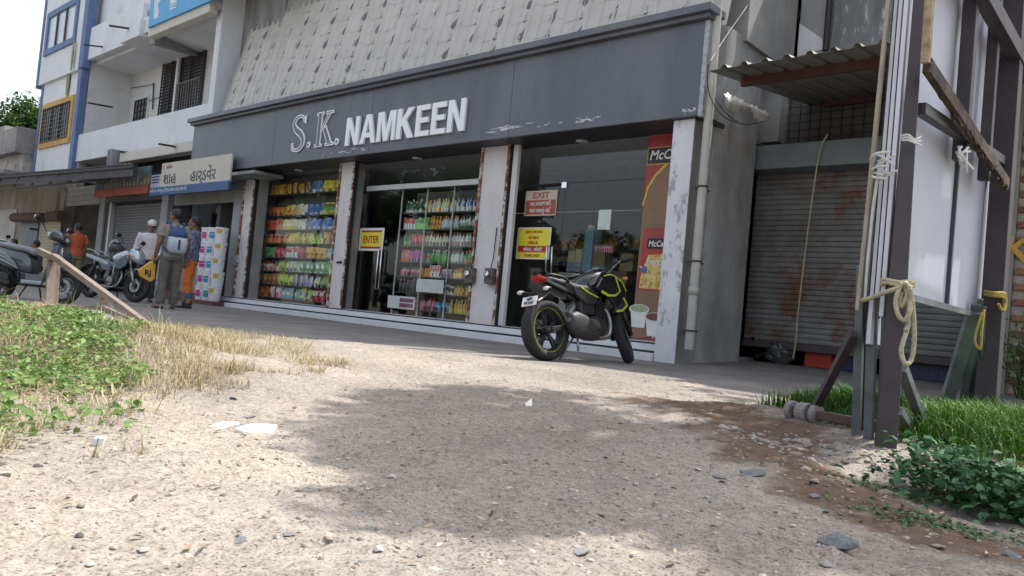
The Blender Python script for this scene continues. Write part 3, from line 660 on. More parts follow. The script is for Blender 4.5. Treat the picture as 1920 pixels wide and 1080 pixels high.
notice(988, 359, 1043, 404, 'faded red and cream notice headed EXIT on the glass door', [('EXIT', .70, .34, mat('faded red', (.45, .16, .12), .7), 1.25), ('આ દરવાજાથી', .40, .23, sign_w, .9), ('અંદર આવવું નહિ.', .13, .23, sign_w, .75)], mat('faded cream', (.58, .50, .42), .7, .1, 8), [(.03, .97, .05, .62, mat('faded red band', (.42, .10, .07), .7, .15, 8))])
notice(973, 427, 1030, 487, 'bright yellow help wanted notice with red writing on the exit door', [('દુકાનમાં કામ કરવા', .82, .125, red_t, .85), ('માટે હેલ્પર', .64, .125, red_t, .9), ('જોઈએ છે.', .47, .125, red_t, .9), ('છોકરા - છોકરી', .26, .15, sign_w, .95), ('97240 23437', .07, .125, red_t, .95)], sign_w, [(.04, .96, .035, .965, sign_y), (.06, .94, .22, .42, red_t)])
t = notice(1121, 393, 1141, 430, 'plain white paper taped inside the exit window', [], sign_w)
t.location.y = YG+.03
# lock boxes on the second pillar
for (px, py, lab) in ((884, 516, 'small rusty lock box on the left edge of the wide pillar'), (921, 517, 'dark rusty lock box on the right side of the wide pillar with wire')):
    p = F(px, py, YP-.03); t = thing('lock_box', lab, 'lock box', (p.x, YP-.004, p.z))
    mb = MB(); mb.box(-.09, .09, -.10, 0, -.14, .12); mb.build('case', mat('brown metal box', (.16, .13, .12), .6, .3, 15, .3, 60), t, bevel=.008)
    mb = MB(); mb.lathe([(.05, -.14), (.055, -.10), (.0, -.10), (.0, -.14)], (-.02, 0, .02), 'y', 14); mb.build('lock', chrome, t, True)
    mb = MB(); mb.tube([(0, -.05, .12), (.005, -.02, .3), (.01, -.01, .8)], .008, 6); mb.build('wire', joint, t, True)
p = F(445, 490, YP-.03); t = thing('lock_box', 'grey lock on the leftmost white pillar', 'lock box', (p.x-.1, YP-.004, p.z))
mb = MB(); mb.box(-.08, .08, -.1, 0, -.1, .1); mb.build('case', pil_grey, t, bevel=.008); mb = MB(); mb.cyl((.08, -.05, 0), (.16, -.05, 0), .04, 10); mb.build('lock', chrome, t)
p = F(634, 492, YP-.02); mb = MB(); mb.tube([(p.x-.05, YP-.02, p.z), (p.x+.12, YP-.03, p.z+.01)], .02, 8); P('bolt', mb, joint)
# leaning corrugated cladding above the fascia ------------------------------------------------
clad = mat('filmed sheet metal', (.47, .45, .415), .5, .05, 2, .02, 40, col3=(.52, .50, .465), s3=.8, t3=(.4, .7))
yb, zb = .30, ZT-.08; lean = .23; zt_c = 8.0
def cl_pt(x, u, off=0): return (x, yb+u*lean-off*math.cos(math.atan(lean)), zb+u-off*math.sin(math.atan(lean)))   # u: height along
cx0, cx1 = F(412, 215, .3).x, X1+.0
nsh = 11; wsh = (cx1-cx0)/nsh
def sheet_profile(w_):
    xs_, hs = [0], [0.0]; n = 5; p_ = w_/n
    for k in range(n): b_ = k*p_; xs_ += [b_+p_*.12, b_+p_*.2, b_+p_*.36, b_+p_*.44, b_+p_*.72, b_+p_*.76]; hs += [0, .028, .028, 0, 0, .006]
    xs_.append(w_); hs.append(0); return xs_, hs
xs_, hs = sheet_profile(wsh)
me0 = None
for k in range(nsh):
    if me0 is None:
        mb = MB(); n = len(xs_)
        vs_ = [cl_pt(a, 0, h) for a, h in zip(xs_, hs)]+[cl_pt(a, zt_c-zb, h) for a, h in zip(xs_, hs)]
        mb.add(vs_, [(i, i+1, n+i+1, n+i) for i in range(n-1)]); o = mb.build('cladding_sheet', clad, shop); me0 = o.data
    else: o = bpy.data.objects.new('cladding_sheet', me0); COL.objects.link(o); o.parent = shop
    o.location.x = cx0+k*wsh; o.location.y = -.002*(k % 2)
# the film print on the sheets: leaf emblem with small lines of letters, repeated in staggered columns
ink = mat('grey film ink', (.17, .165, .16), .6, .3, 30); ink2 = mat('pale film ink', (.30, .30, .29), .6)
mb = MB(); mb2 = MB()
def prof_h(x): t = (x-cx0) % wsh; return float(np.interp(t, xs_, hs))
def decal(target, x, u, pts, off=.0025): target.add([cl_pt(x+a, u+b_, max(prof_h(x+a), prof_h(x+a+.004), prof_h(x+a-.004))+off+.002) for a, b_ in pts], [(0, i, i+1) for i in range(1, len(pts)-1)])
row = .60; colw = .62; ci = 0; x = cx0+.25
while x < cx1-.2:
    u = .12+(ci % 3)*.21
    while u < 3.2:
        j = rnd.uniform(-.01, .01)
        decal(mb, x+j, u+.14, [(-.055, .02), (-.07, .08), (-.04, .15), (.015, .18), (.06, .26), (.05, .16), (.06, .09), (.04, .03), (.0, -.01)])
        decal(mb2, x-.008+j, u+.18, [(-.02, .0), (-.012, .07), (.005, .09), (.0, .01)], .005)
        for q in range(4): decal(mb2, x-.02+rnd.uniform(-.006, .006), u-.04+q*.022, [(0, 0), (.028, .004), (.026, .016), (-.004, .012)])
        for q in range(8): decal(mb2, x-.32+q*.038, u-.10+rnd.uniform(-.006, .006), [(0, 0), (.02, .0), (.022, .018), (.002, .02)])
        decal(mb, x-.02, u-.09, [(-.025, .0), (.0, -.022), (.045, .0), (.05, .03), (.01, .018), (-.02, .03)])
        for q in range(5): decal(mb2, x+.10+q*.03, u+.17+.03*(q % 2), [(0, 0), (.022, .003), (.02, .012), (0, .01)])
        for q in range(4): decal(mb2, x-.2+q*.03, u+.20+.02*(q % 2), [(0, 0), (.022, .003), (.02, .012), (0, .01)])
        u += row
    x += colw; ci += 1
tag(P('film_print', mb, ink), kind='stuff'); tag(P('film_print', mb2, ink2), kind='stuff')
mb = MB(); mb.box(X0+.5, X1-.02, .95, 2.2, zb+.01, 15.5); mb.box(X0+.5, X1-.02, 2.2, 9, 3.4, 15.5); P('upper_wall', mb, mat('upper plaster', (.34, .34, .33), .9, .15, 1.5, .3, 20))
mb = MB(); mb.box(cx0-.06, cx0+.0, yb-.03, yb+.03, zb-.02, zb+.05); mb.bar(cl_pt(cx0-.02, 0, .0), cl_pt(cx0-.02, zt_c-zb, .0), .05, .05); P('cladding_edge', mb, mat('edge strip', (.40, .40, .39), .6, .1, 6))
# ================================================================ LEFT BUILDING WITH BALCONIES
YL = .40
lime = mat('white lime wash', (.66, .68, .71), .9, .05, 1.2, .2, 18, col3=(.44, .45, .46), s3=1.1, t3=(.56, .80), stretch=(1, 1, .45))
lime_in = mat('balcony wall', (.62, .63, .63), .9, .06, 1.0, .15, 18, col3=(.42, .42, .41), s3=1.4, t3=(.55, .8))
weather = mat('weathered cement', (.30, .31, .31), .95, .25, 2.2, .4, 25, col3=(.12, .125, .125), s3=1.3, t3=(.52, .72), stretch=(1, 1, .3))
trimb = mat('blue trim', (.11, .18, .34), .7, .12, 3); trimy = mat('ochre trim', (.55, .34, .10), .8, .12, 4)
dwin = mat('dark louvre', (.035, .037, .042), .5, .2, 5); frost = mat('pale window glass', (.42, .47, .52), .2, .1, 2); steelb = mat('dark steel bar', (.045, .04, .04), .6, .2, 20)
lb = thing('balcony_building', 'white multi storey building with recessed balconies left of the shop', 'building')
def B(name, mb, m, bevel=.0, smooth=False, parent=None): return mb.build(name, m, parent or lb, smooth, bevel)
xl0, xl1 = F(143, 260, YL).x, F(396, 200, YL).x
zpa, zpb = F(250, 225, YL).z, F(257, 285, YL).z            # lower parapet top/bottom
zpa, zpb = 5.25, 4.30
zs0, zs1 = F(203, 96, YL).z, F(203, 42, YL).z              # upper parapet bottom/top
YB = 2.0
mb = MB(); mb.box(xl0, xl1, YL, YL+.14, zpb, zpa); B('parapet', mb, lime, .015)
mb = MB(); mb.box(xl0, xl1, YL+.142, YB, zpb, zpb+.12); B('balcony_slab', mb, lime_in)
mb = MB(); mb.box(xl0, xl1, YB, YB+.2, zpb, 13.6); B('rear_wall', mb, lime_in)
mb = MB(); mb.box(xl0+.002, xl0+.16, YL+.142, YB-.002, zpb+.12, zs0); B('side_wall', mb, lime_in)
xm = F(262, 80, YL).x
mb = MB(); mb.box(xl0, xm, YL-.0, YL+.14, zs0, zs1+.1); B('parapet', mb, lime, .015)
mb = MB(); mb.box(xl0, xl1, YL+.142, YB-.002, zs0+.02, zs0+.16); B('balcony_slab', mb, lime_in)
# stepped beam ends under the upper floor
p = F(250, 80, YL); mb = MB(); mb.box(p.x-.1, p.x+1.3, YL-.35, YL+.6, p.z-.12, p.z+.42); mb.box(p.x+.75, p.x+2.2, YL-.2, YL+.5, p.z-.0, p.z+.5); B('beam_end', mb, lime, .02)
p2 = F(280, 66, YL-.4); p3 = F(393, 12, YL-.4); mb = MB(); mb.box(p2.x, p3.x+.1, YL-.45, YL-.2, p2.z-.08, p2.z+.28); B('ledge_beam', mb, mat('stained lime', (.62, .60, .54), .9, .1, 2, .2, 20, col3=(.35, .33, .29), s3=2, t3=(.5, .7)), .02)
mb = MB(); mb.box(p2.x+.15, xl1+.2, YL-.2, YB-.003, p2.z+.1, p2.z+.27); B('upper_slab', mb, lime_in)
mb = MB(); mb.bar(F(285, 73, YL-.1), F(368, 97, YB-.1), .22, .28); B('slab_beam', mb, mat('grey beam', (.30, .30, .30), .9, .15, 4))
mb = MB(); mb.box(xl0, xl1, YL+.3, YB-.003, p2.z+.28, 13.6); B('upper_wall', mb, lime)
mb = MB(); mb.box(xl0+.01, xl1+.6, 3.9, 9, 0, 13.5); B('rear_block', mb, lime_in); mb = MB(); mb.box(xl0+.01, xl1+.6, YB+.21, 3.89, 4.3, 4.5); B('floor_slab', mb, lime_in); mb = MB(); mb.box(xl0+.01, xl1+.6, YB+.21, 3.89, 13.2, 13.5); B('roof_slab', mb, lime_in)
# windows on the balcony
def grille(x0, x1, z0, z1, y, nx_, nz2, r, parent, m=None):
    mb = MB()
    for k in range(nx_+1): xx = lerp(x0, x1, k/nx_); mb.bar((xx, y, z0), (xx, y, z1), r)
    for k in range(nz2+1): zz = lerp(z0, z1, k/nz2); mb.bar((x0, y-.008, zz), (x1, y-.008, zz), r)
    return mb.build('grille', m or steelb, parent)
def fb(px, py): v = F(px, py, YB); return v.x, v.z
def louvre(pxa, pya, pxb, pyb):
    x0, z1 = fb(pxa, pya); x1, z0 = fb(pxb, pyb)
    mb = MB(); mb.box(x0, x1, YB-.02, YB-.002, z0, z1); wv = B('window', mb, dwin)
    mb = MB(); n = int((z1-z0)/.11)
    for k in range(n): zz = z0+.06+k*(z1-z0-.06)/n; mb.bar((x0, YB-.045, zz), (x1, YB-.045, zz), .05, .012, (0, .6, 1))
    mb.build('louvre_slats', steelb, wv); mb = MB()
    for a in (x0, (x0+x1)/2, x1): mb.bar((a, YB-.07, z0), (a, YB-.07, z1), .04)
    mb.build('frame', steelb, wv); return wv, x0, x1, z0, z1
wv, *_ = louvre(311, 118, 335, 212); wv, x0, x1, z0, z1 = louvre(342, 104, 377, 206)
grille(x0+.1, x1-.1, z0+.05, z0+1.0, YB-.11, 9, 1, .02, wv, mat('grey rail', (.25, .25, .26), .6))
mb = MB(); a, z1 = fb(337, 112); mb.box(a-.0, a+.22, YB-.09, YB-.003, fb(338, 212)[1], z1+.1); B('mullion', mb, lime)
x0, z1 = fb(256, 191); x1, z0 = fb(275, 227); mb = MB(); mb.box(x0, x1, YB-.02, YB-.002, z0, z1); wv = B('window', mb, mat('grey vent pane', (.22, .23, .24), .5, .2, 8)); grille(x0, x1, z0, z1, YB-.04, 4, 4, .035, wv)
mb = MB()
for a, b_ in (((x0-.06, YB-.03, z0-.06), (x1+.06, YB-.03, z0-.06)), ((x0-.06, YB-.03, z1+.06), (x1+.06, YB-.03, z1+.06)), ((x0-.06, YB-.03, z0-.06), (x0-.06, YB-.03, z1+.06)), ((x1+.06, YB-.03, z0-.06), (x1+.06, YB-.03, z1+.06))): mb.bar(a, b_, .06)
mb.build('frame', lime, wv)
mb = MB(); mb.tube([(*[F(288, 155, YB-.05).x], YB-.05, F(288, 155, YB-.05).z), (F(286, 205, YB-.05).x, YB-.05, F(286, 205, YB-.05).z)], .025, 6); mb.tube([F(242, 166, YB-.05), F(288, 158, YB-.05)], .012, 5); mb.tube([F(262, 195, YB-.05), F(305, 180, YB-.05)], .012, 5); B('conduit', mb, steelb)
# rods sticking out of the parapets
for (pa_, pb_, out) in (((265, 57), (205, 48), .9), ((193, 88), (158, 84), .7), ((210, 201), (166, 193), .9), ((345, 278), (299, 270), 1.0), ((246, 287), (226, 284), .5)):
    a = F(*pa_, YL+.02); b_ = F(*pb_, YL-out); mb = MB(); mb.bar(a, b_, .07, .05); B('iron_rod', mb, steelb)
# ground floor beam and end post over the paint shop
mb = MB(); q0 = F(250, 288, YL); q1 = F(372, 268, YL); mb.box(q0.x, q1.x+1.2, YL-.38, YL-.05, zpb-.42, zpb-.14); B('lintel', mb, MATS['stained lime'], .02)
mb = MB(); mb.box(q0.x-.55, q0.x-.2, YL-.55, YL+.3, zpb-.9, zpb-.02); mb.box(q0.x-1.9, q0.x-.6, YL-.05, YL+.25, zpb-.55, zpb-.003); B('bracket', mb, weather, .02)
mb = MB(); mb.box(q0.x-.15, xl1+1.3, YL-.049, YL+2.0, zpb-.20, zpb-.02); B('soffit', mb, weather)
# narrow weathered wall between this building and the shop cladding
mb = MB(); xw0, xw1 = xl1+.003, F(470, 60, 1.2).x; mb.box(xw0, xw0+.28, YL-.1, 2.5, 3.4, 14); B('party_wall', mb, lime, .02)
mb = MB(); mb.box(xw0+.283, xw1+2.2, .90, .948, 4.3, 14); B('weathered_wall', mb, weather)
mb = MB(); ms = F(470, 30, .0); mb.box(xw0+.4, ms.x+2.0, -.55, .88, 8.15, 8.45); mb.box(xw0+.4, ms.x+2.0, -.62, -.2, 8.452, 8.62); B('mossy_slab', mb, mat('mossy slab', (.36, .42, .37), .95, .3, 2.5, .5, 20, col3=(.10, .11, .10), s3=2.2, t3=(.5, .62)), .03)
# blue billboard
bb = thing('billboard', 'sky blue hoarding board with pale painted figures on the upper balcony', 'hoarding')
def fy(px, py, y=-.12): v = F(px, py, y); return v.x, v.z
ba, bz = fy(277, 52); bx1, _ = fy(400, 5); bz1 = 10.5
mb = MB(); mb.box(ba, bx1, -.12, -.06, bz, bz1); mb.build('board', mat('sky blue print', (.06, .33, .62), .5, .05, 2), bb, bevel=.01)
mb = MB()
for (pts) in ([(288, 36), (296, 33), (298, 22), (296, 8), (302, 0), (298, -8), (290, -5), (289, 12)], [(318, 19), (330, 14), (330, 11), (318, 15)], [(319, 9), (331, 4), (331, -10), (319, -6)], [(318, 13), (331, 8), (331, 6), (318, 10)]):
    q = [fy(*p_, -.124) for p_ in pts]; mb.add([(a, -.124, z) for a, z in q], [tuple(range(len(q)))])
mb.build('painted_figure', mat('pale print', (.60, .68, .72), .6, .1, 6), bb)
# ------------------------------------------------------------------------------- blue and white tower
tw = thing('corner_tower', 'white tower block with blue trim and ochre framed barred window', 'building')
def T(name, mb, m, bevel=0, parent=None): return mb.build(name, m, parent or tw, False, bevel)
YT = .40
tx0, tx1 = F(70, 280, YT).x, F(139, 270, YT).x; zst = F(76, 163, YT).z
mb = MB(); mb.box(tx0, tx1-.003, YT, 8, 3.7, zst); T('lower_wall', mb, lime)
mb = MB(); mb.box(tx0-.35, tx1-.003, YT-.12, 8, zst+.002, 16); T('upper_wall', mb, lime)
mb = MB(); mb.box(tx1, tx1+.34, YT-.12, YT+.12, 3.9, zst); mb.box(tx1+.02, tx1+.42, YT-.16, YT+.12, zst+.003, 16); T('blue_pilaster', mb, trimb, .01)
mb = MB(); mb.box(tx0-.20, tx0-.003, YT-.04, YT+.5, 3.7, zst); mb.box(tx0-.55, tx0-.352, YT-.16, YT+.5, zst-.1, 16); T('edge_trim', mb, trimb, .01)
def twin(pts, y, framem, nxx, nzz, panem, grid=True, fw_=.18):
    q = [F(*p_, y) for p_ in pts]; x0, x1 = q[0].x, q[1].x; z1 = (q[0].z+q[1].z)/2; z0 = (q[2].z+q[3].z)/2
    mb = MB(); mb.box(x0, x1, y-.015, y-.003, z0, z1); wv = T('window', mb, panem)
    mb = MB(); mb.box(x0-fw_, x1+fw_, y-.07, y-.004, z1+.002, z1+fw_); mb.box(x0-fw_, x1+fw_, y-.07, y-.004, z0-fw_, z0-.002); mb.box(x0-fw_, x0-.002, y-.068, y-.004, z0, z1); mb.box(x1+.002, x1+fw_, y-.068, y-.004, z0, z1); mb.build('frame', framem, wv)
    mb = MB()
    for k in (1, 2): mb = MB(); xx = lerp(x0, x1, k/3); mb.box(xx-.05, xx+.05, y-.06, y-.016, z0, z1); mb.build('mullion', steelb, wv)
    if grid: grille(x0, x1, z0, z1, y-.08, nxx, nzz, .03, wv)
twin([(96, 30), (146, 12), (94, 92), (141, 70)], YT-.12, trimb, 3, 1, frost, False, .22)
twin([(86, 205), (136, 193), (82, 268), (131, 257)], YT, trimy, 12, 8, mat('grey pane', (.36, .40, .43), .25, .2, 3), True, .22)
mb = MB(); mb.ball(F(128, 150, YT-.05), .3, 8, .5, .12, 2.2); mb.ball(F(136, 105, YT-.2), .25, 8, .4, .12, 2.4); T('moss_stain', mb, mat('moss stain', (.33, .37, .16), .95, .3, 12))
# ------------------------------------------------------------------------------- shops on the ground floor, left
gs = thing('paint_shop', 'open fronted paint and hardware shop under the balcony', 'shop')
def S(name, mb, m, bevel=0, smooth=False, parent=None, base=None): return mb.build(name, m, parent or base or gs, smooth, bevel)
YS = .35
sa, sb_ = F(318, 450, YS).x, F(440, 440, YS).x
greyp = mat('grey frame paint', (.30, .31, .33), .6, .12, 4, .1, 30); maroon = mat('maroon plinth', (.14, .05, .05), .7, .15, 6); shelf_d = mat('dark shelf', (.05, .04, .06), .6, .2, 6)
mb = MB(); mb.box(sa-.5, sa-.05, YS, YS+.5, 0, 3.0); S('jamb', mb, mat('plum panel', (.13, .12, .16), .6, .1, 3))
mb = MB(); mb.box(sb_-.12, sb_+.25, YS-.05, YS+.5, 0, 3.1); S('jamb', mb, greyp, .01)
mb = MB(); mb.box(sb_+.252, PX[0][0]-.06, YS-.02, YS+.3, 0, 3.1); S('poster_jamb', mb, mat('torn blue poster', (.40, .44, .52), .6, .1, 3, col3=(.05, .12, .30), s3=2.2, t3=(.5, .56), stretch=(1, 1, .6)))
mb = MB(); mb.box(sa-.5, PX[0][0]-.1, 3.6, 3.8, 0, 3.6); S('back_wall', mb, dark_in)
mb = MB(); mb.box(sa-.5, PX[0][0]-.1, YS+.52, 3.6, 3.05, 3.2); S('ceiling', mb, mat('shop ceiling', (.3, .3, .3), .8))
mb = MB(); mb.box(sa-.1, sb_-.13, YS-.2, 3.58, 0, .22); S('plinth', mb, maroon, .01)
mb = MB(); mb.box(sa-.04, sb_-.14, YS+.02, YS+.12, 2.55, 3.02); S('lintel_panel', mb, mat('cream panel', (.30, .31, .30), .8, .1, 3))
mb = MB(); mb.box(sa+.2, sa+1.6, YS+.15, YS+.7, .222, 1.15); S('counter', mb, mat('grey counter', (.25, .25, .26), .6, .1, 3), .01)
# rack of small boxes inside
rk = thing('shelf_rack', 'dark wall rack of small hardware boxes inside the paint shop', 'shelf rack', (0, 0, 0))
ra, rb = sa+.35, sb_-.2; ry = YS+.95
mb = MB()
for k in range(5): zz = 1.25+k*.30; mb.box(ra, rb, ry, ry+.35, zz, zz+.025)
for k in range(5): xx = lerp(ra, rb, k/4); mb.box(xx-.015, xx+.015, ry+.001, ry+.35, .8, 2.5)
mb.box(ra, rb, ry+.352, ry+.37, .8, 2.5); mb.build('frame', shelf_d, rk)
bxn = ['grey', 'white', 'blue', 'brown']
bxm = [mat('hardware box '+n_, c_, .6, .1, 12) for n_, c_ in (('grey', (.34, .34, .33)), ('white', (.50, .50, .48)), ('blue', (.08, .14, .26)), ('brown', (.16, .12, .09)))]
for k in range(5):
    xx = ra+.05
    while xx < rb-.2:
        w_ = rnd.uniform(.12, .26); h_ = rnd.uniform(.10, .2)
        if rnd.random() < .75:
            mb = MB(); mb.box(-w_/2+.01, w_/2-.01, 0, .2, 0, h_); kb = rnd.randrange(4); o = mb.build('hardware_box', bxm[kb], loc=(xx+w_/2, ry+.02, 1.276+k*.30))
            tag(o, 'small %s carton on the %s shelf of the dark rack in the paint shop' % (bxn[kb], ['lowest', 'second', 'middle', 'fourth', 'top'][k]), 'carton', 'cartons on the paint shop rack')
        xx += w_
mb = MB(); mb.box(-.4, .4, 0, .3, 0, .18); tag(mb.build('carton', mat('magenta carton', (.25, .03, .14), .6), loc=(sa+1.0, YS+.25, 1.152), bevel=.01), 'flat magenta carton lying on the paint shop counter', 'carton')
# sign of the paint shop
sg = thing('shop_sign', 'cream painted shop sign with black letters over a blue strip', 'sign')
YN = -.32
a, z0 = fy(280, 365, YN); b_, _ = fy(428, 355, YN); _, zm = fy(340, 347, YN); _, z1 = fy(350, 300, YN); z0 = fy(350, 362, YN)[1]
cream = mat('cream board', (.52, .49, .43), .7, .06, 2)
al = fy(303, 320, YN)[0]; zsm = fy(290, 328, YN)[1]
mb = MB(); mb.box(al, b_, YN, YN+.05, zm, z1); mb.build('board', cream, sg, bevel=.006)
mb = MB(); mb.box(a, al-.004, YN, YN+.05, zm, zsm); mb.build('side_board', mat('pale blue board', (.40, .44, .52), .7, .08, 3), sg, bevel=.006)
mb = MB(); mb.box(a, b_, YN-.01, YN+.05, z0, zm-.003); mb.build('blue_strip', mat('blue sign paint', (.04, .10, .24), .6, .1, 3), sg, bevel=.006)
inkg = mat('dark green ink', (.03, .045, .04), .6); inkr = mat('faded red ink', (.40, .12, .10), .6); inkw = mat('pale ink', (.50, .56, .64), .6); inkb = mat('blue ink', (.03, .07, .22), .6)
hb = zm; hs_ = (z1-zm)
text('શાહ', (fy(303, 350, YN)[0]+.05, YN-.003, hb+hs_*.12), hs_*.62, inkg, sg, bold=.012, sx=1.25)
text('હાર્ડવેર', (fy(358, 350, YN)[0]-.1, YN-.003, hb+hs_*.12), hs_*.62, inkg, sg, bold=.012, sx=1.2)
text('E', (al+.08, YN-.003, hb+hs_*.76), hs_*.2, inkg, sg); text('asian', (al+.28, YN-.003, hb+hs_*.76), hs_*.24, inkr, sg, sx=1.2, bold=.02)
text('ઓઈલ પેન્ટ, વોટર પ્રુફ, ડિસ્ટેમ્પર, કલરકામ, વાયરૂમ, સાંકળ દોરી', (a+.06, YN-.013, z0+(zm-z0)*.42), (zm-z0)*.52, inkw, sg, sx=.82, bold=.02)
for k, zz in enumerate((.35, .55, .78)): mb = MB(); mb.box(a+.08, al-.1, YN-.006, YN-.002, zm+(zsm-zm)*zz, zm+(zsm-zm)*(zz+.10)); mb.build('painted_mark', inkb, sg)
mb = MB(); mb.box(a, b_+1.0, YN+.052, YS+.1, 3.03, 3.10); S('canopy_slab', mb, weather)
# closed shutter shop with painted sign
ss = thing('shuttered_shop', 'small closed shop with grey rolling shutter under a painted sign', 'shop')
ua, ub = F(205, 450, YS).x, F(300, 440, YS).x
shut = mat('grey shutter', (.16, .165, .175), .55, .12, 1.5, .1, 30, metal=.2)
def slats(x0, x1, z0, z1, y, m, parent, pitch=.075, name='slat'):
    n = int((z1-z0)/pitch); me = None
    for k in range(n):
        if me is None:
            mb = MB(); h = pitch; mb.prism([(y, 0), (y-.012, h*.12), (y-.016, h*.5), (y-.010, h*.88), (y, h*.98), (y+.006, h*.98), (y+.006, 0)], x0, x1, 'x'); o = mb.build(name, m, parent, smooth=False); me = o.data
        else: o = bpy.data.objects.new(name, me); COL.objects.link(o); o.parent = parent
        o.location.z = z0+k*pitch
slats(ua, ub, .12, 2.72, YS+.1, shut, ss, .085)
for qa in ((ua-.95, ua-.55), (ub+.02, ub+.42)): mb = MB(); mb.box(qa[0], qa[1], YS-.06, YS+.33, 0, 3.0); mb.build('pillar', mat('pale grey pillar', (.36, .37, .38), .8, .1, 3), ss, bevel=.01)
mb = MB(); mb.box(ua-.54, ua-.16, YS+.0, YS+.06, 0, 2.9); mb.build('dark_panel', mat('black panel', (.02, .022, .026), .5), ss); mb = MB(); mb.box(ua-.14, ua-.03, YS-.04, YS+.1, 0, 2.8); mb.build('guide', alum, ss)
mb = MB(); mb.box(ua-1.0, ub+.5, YS+.4, YS+.6, 0, 4.2); mb.build('wall', dark_in, ss); mb = MB(); mb.box(ua-.9, ub+.4, YS-.05, YS+.2, 2.74, 3.0); mb.build('lintel', dark_in, ss)
s2 = thing('shop_sign', 'faded painted shop sign with orange strip above the grey shutter', 'sign')
a, z0 = fy(177, 368, YN); b_, _ = fy(277, 362, YN); z1 = fy(230, 318, YN)[1]; z0 = fy(230, 366, YN)[1]; zm = fy(230, 352, YN)[1]
mb = MB(); mb.box(a, b_, YN, YN+.05, zm, z1); mb.build('board', mat('faded mural board', (.16, .17, .14), .7, .2, 1.3, col3=(.05, .10, .14), s3=1.1, t3=(.5, .6)), s2)
mb = MB(); mb.box(a, b_, YN-.01, YN+.05, z0, zm-.003); mb.build('strip', mat('orange red strip', (.42, .08, .05), .6, .2, 4), s2)
mb = MB(); q = fy(222, 318, YN)[0]; mb.box(q, q+1.1, YN-.006, YN-.001, zm+.38, z1-.02); mb.build('red_band', mat('maroon band', (.16, .03, .02), .6), s2); text('મદવ', (q+.08, YN-.009, zm+.47), .36, mat('ochre ink', (.60, .42, .10), .6), s2, bold=.03, sx=1.3)
for k in range(15): mb = MB(); xx = lerp(a+.5, b_-.1, k/14); hh = rnd.uniform(.08, .3); mb.box(xx, xx+rnd.uniform(.05, .14), YN-.008, YN-.0025, zm+.03, zm+.03+hh); mb.build('painted_mark', mat('cream ink', (.40, .36, .25), .6, .3, 6), s2)
# next bay: half open shop with slatted panel
s3_ = thing('narrow_shop', 'narrow open shop bay with pale slatted panel above', 'shop')
va, vb = F(118, 430, YS).x, F(180, 430, YS).x
z_s0 = fy(150, 385, YS)[1]; z_s1 = fy(150, 350, YS)[1]
mat_sl = mat('pale slats', (.42, .42, .39), .7, .1, 3)
slats(va, vb, z_s0, z_s1, YS+.02, mat_sl, s3_, .16)
mb = MB(); mb.box(va-.5, va-.02, YS-.05, YS+.3, 0, 3.3); mb.build('pillar', mat('beige plaster', (.40, .37, .32), .9, .15, 2, .2, 20), s3_)
mb = MB(); mb.box(va-.4, vb+.3, YS+1.4, YS+1.5, 0, 3.2); mb.build('back_wall', mat('blue grey wall', (.14, .16, .18), .8, .1, 2), s3_)
mb = MB(); mb.box(vb-1.0, vb-.15, YS+.5, YS+1.2, 0, 1.9); mb.build('cupboard', mat('black panel', (.02, .02, .02), .5), s3_)
mb = MB(); mb.box(va-.5, tx1+.5, YS+.1, YS+.35, z_s1+.02, 4.4); mb.build('wall', mat('beige plaster', (.4, .37, .32)), s3_)
# low old building beyond, with cream shutter and fallen shutter rolls
lo = thing('old_building', 'low old plastered building with cream and grey shutters on the far left', 'building')
xo0, xo1 = -62, va-.52; YO = .1
beige = mat('stained beige plaster', (.40, .36, .30), .95, .15, 1.0, .3, 14, col3=(.20, .17, .14), s3=.9, t3=(.54, .72), stretch=(1, 1, .5))
mb = MB(); mb.box(xo0, xo1, YO+.1, 6, 0, 3.9); mb.build('wall', beige, lo)
mb = MB(); mb.box(xo0, tx0-.6, YO-.6, 7, 4.0, 4.18); mb.box(xo0, tx0-.6, YO-.3, 6, 4.9, 5.9); mb.build('roof_slab', mat('old cement', (.30, .29, .28), .95, .2, .8, .3, 12, col3=(.13, .13, .125), s3=.7, t3=(.5, .7)), lo, bevel=.03)
mb = MB(); mb.box(xo0, tx0-.6, YO+.02, 6, 3.902, 4.898); mb.build('parapet', mat('flaking parapet', (.42, .40, .36), .95, .15, 1.2, .3, 14, col3=(.15, .14, .13), s3=1.6, t3=(.5, .66)), lo)
def fo(px, py): v = F(px, py, YO); return v.x, v.z
a, z1 = fo(74, 406); b_, _ = fo(113, 400); slats(a, b_, .1, z1, YO+.06, mat('cream shutter', (.50, .44, .27), .6, .1, 2), lo, .11)
a2, _ = fo(43, 420); b2, _ = fo(70, 415); mb = MB(); mb.box(a2, b2, YO+.04, YO+.099, .05, z1-.1); mb.build('door', mat('grey blue door', (.17, .20, .24), .6, .1, 3), lo)
for (p0, p1) in (((26, 408), (78, 408)), ((92, 406), (116, 404))):
    mb = MB(); u = F(*p0, YO-.15); v = F(*p1, YO-.15); mb.cyl(u, v, .17, 14); mb.build('shutter_roll', mat('rusty roll', (.16, .10, .075), .9, .25, 5, .3, 20), lo, 'auto')
mb = MB(); u = fo(0, 395); mb.box(u[0]-6, fo(28, 400)[0], YO+.05, YO+.098, 0, fo(10, 393)[1]); mb.build('pale_patch', mat('pale patch', (.52, .50, .46), .95, .1, 1.5), lo)
mb = MB(); mb.box(tx0-24, F(8, 250, 1.0).x, 1.0, 9, 5.92, F(4, 237, 1.0).z); mb.build('rear_block', mat('old cement', (.3, .29, .28)), lo)
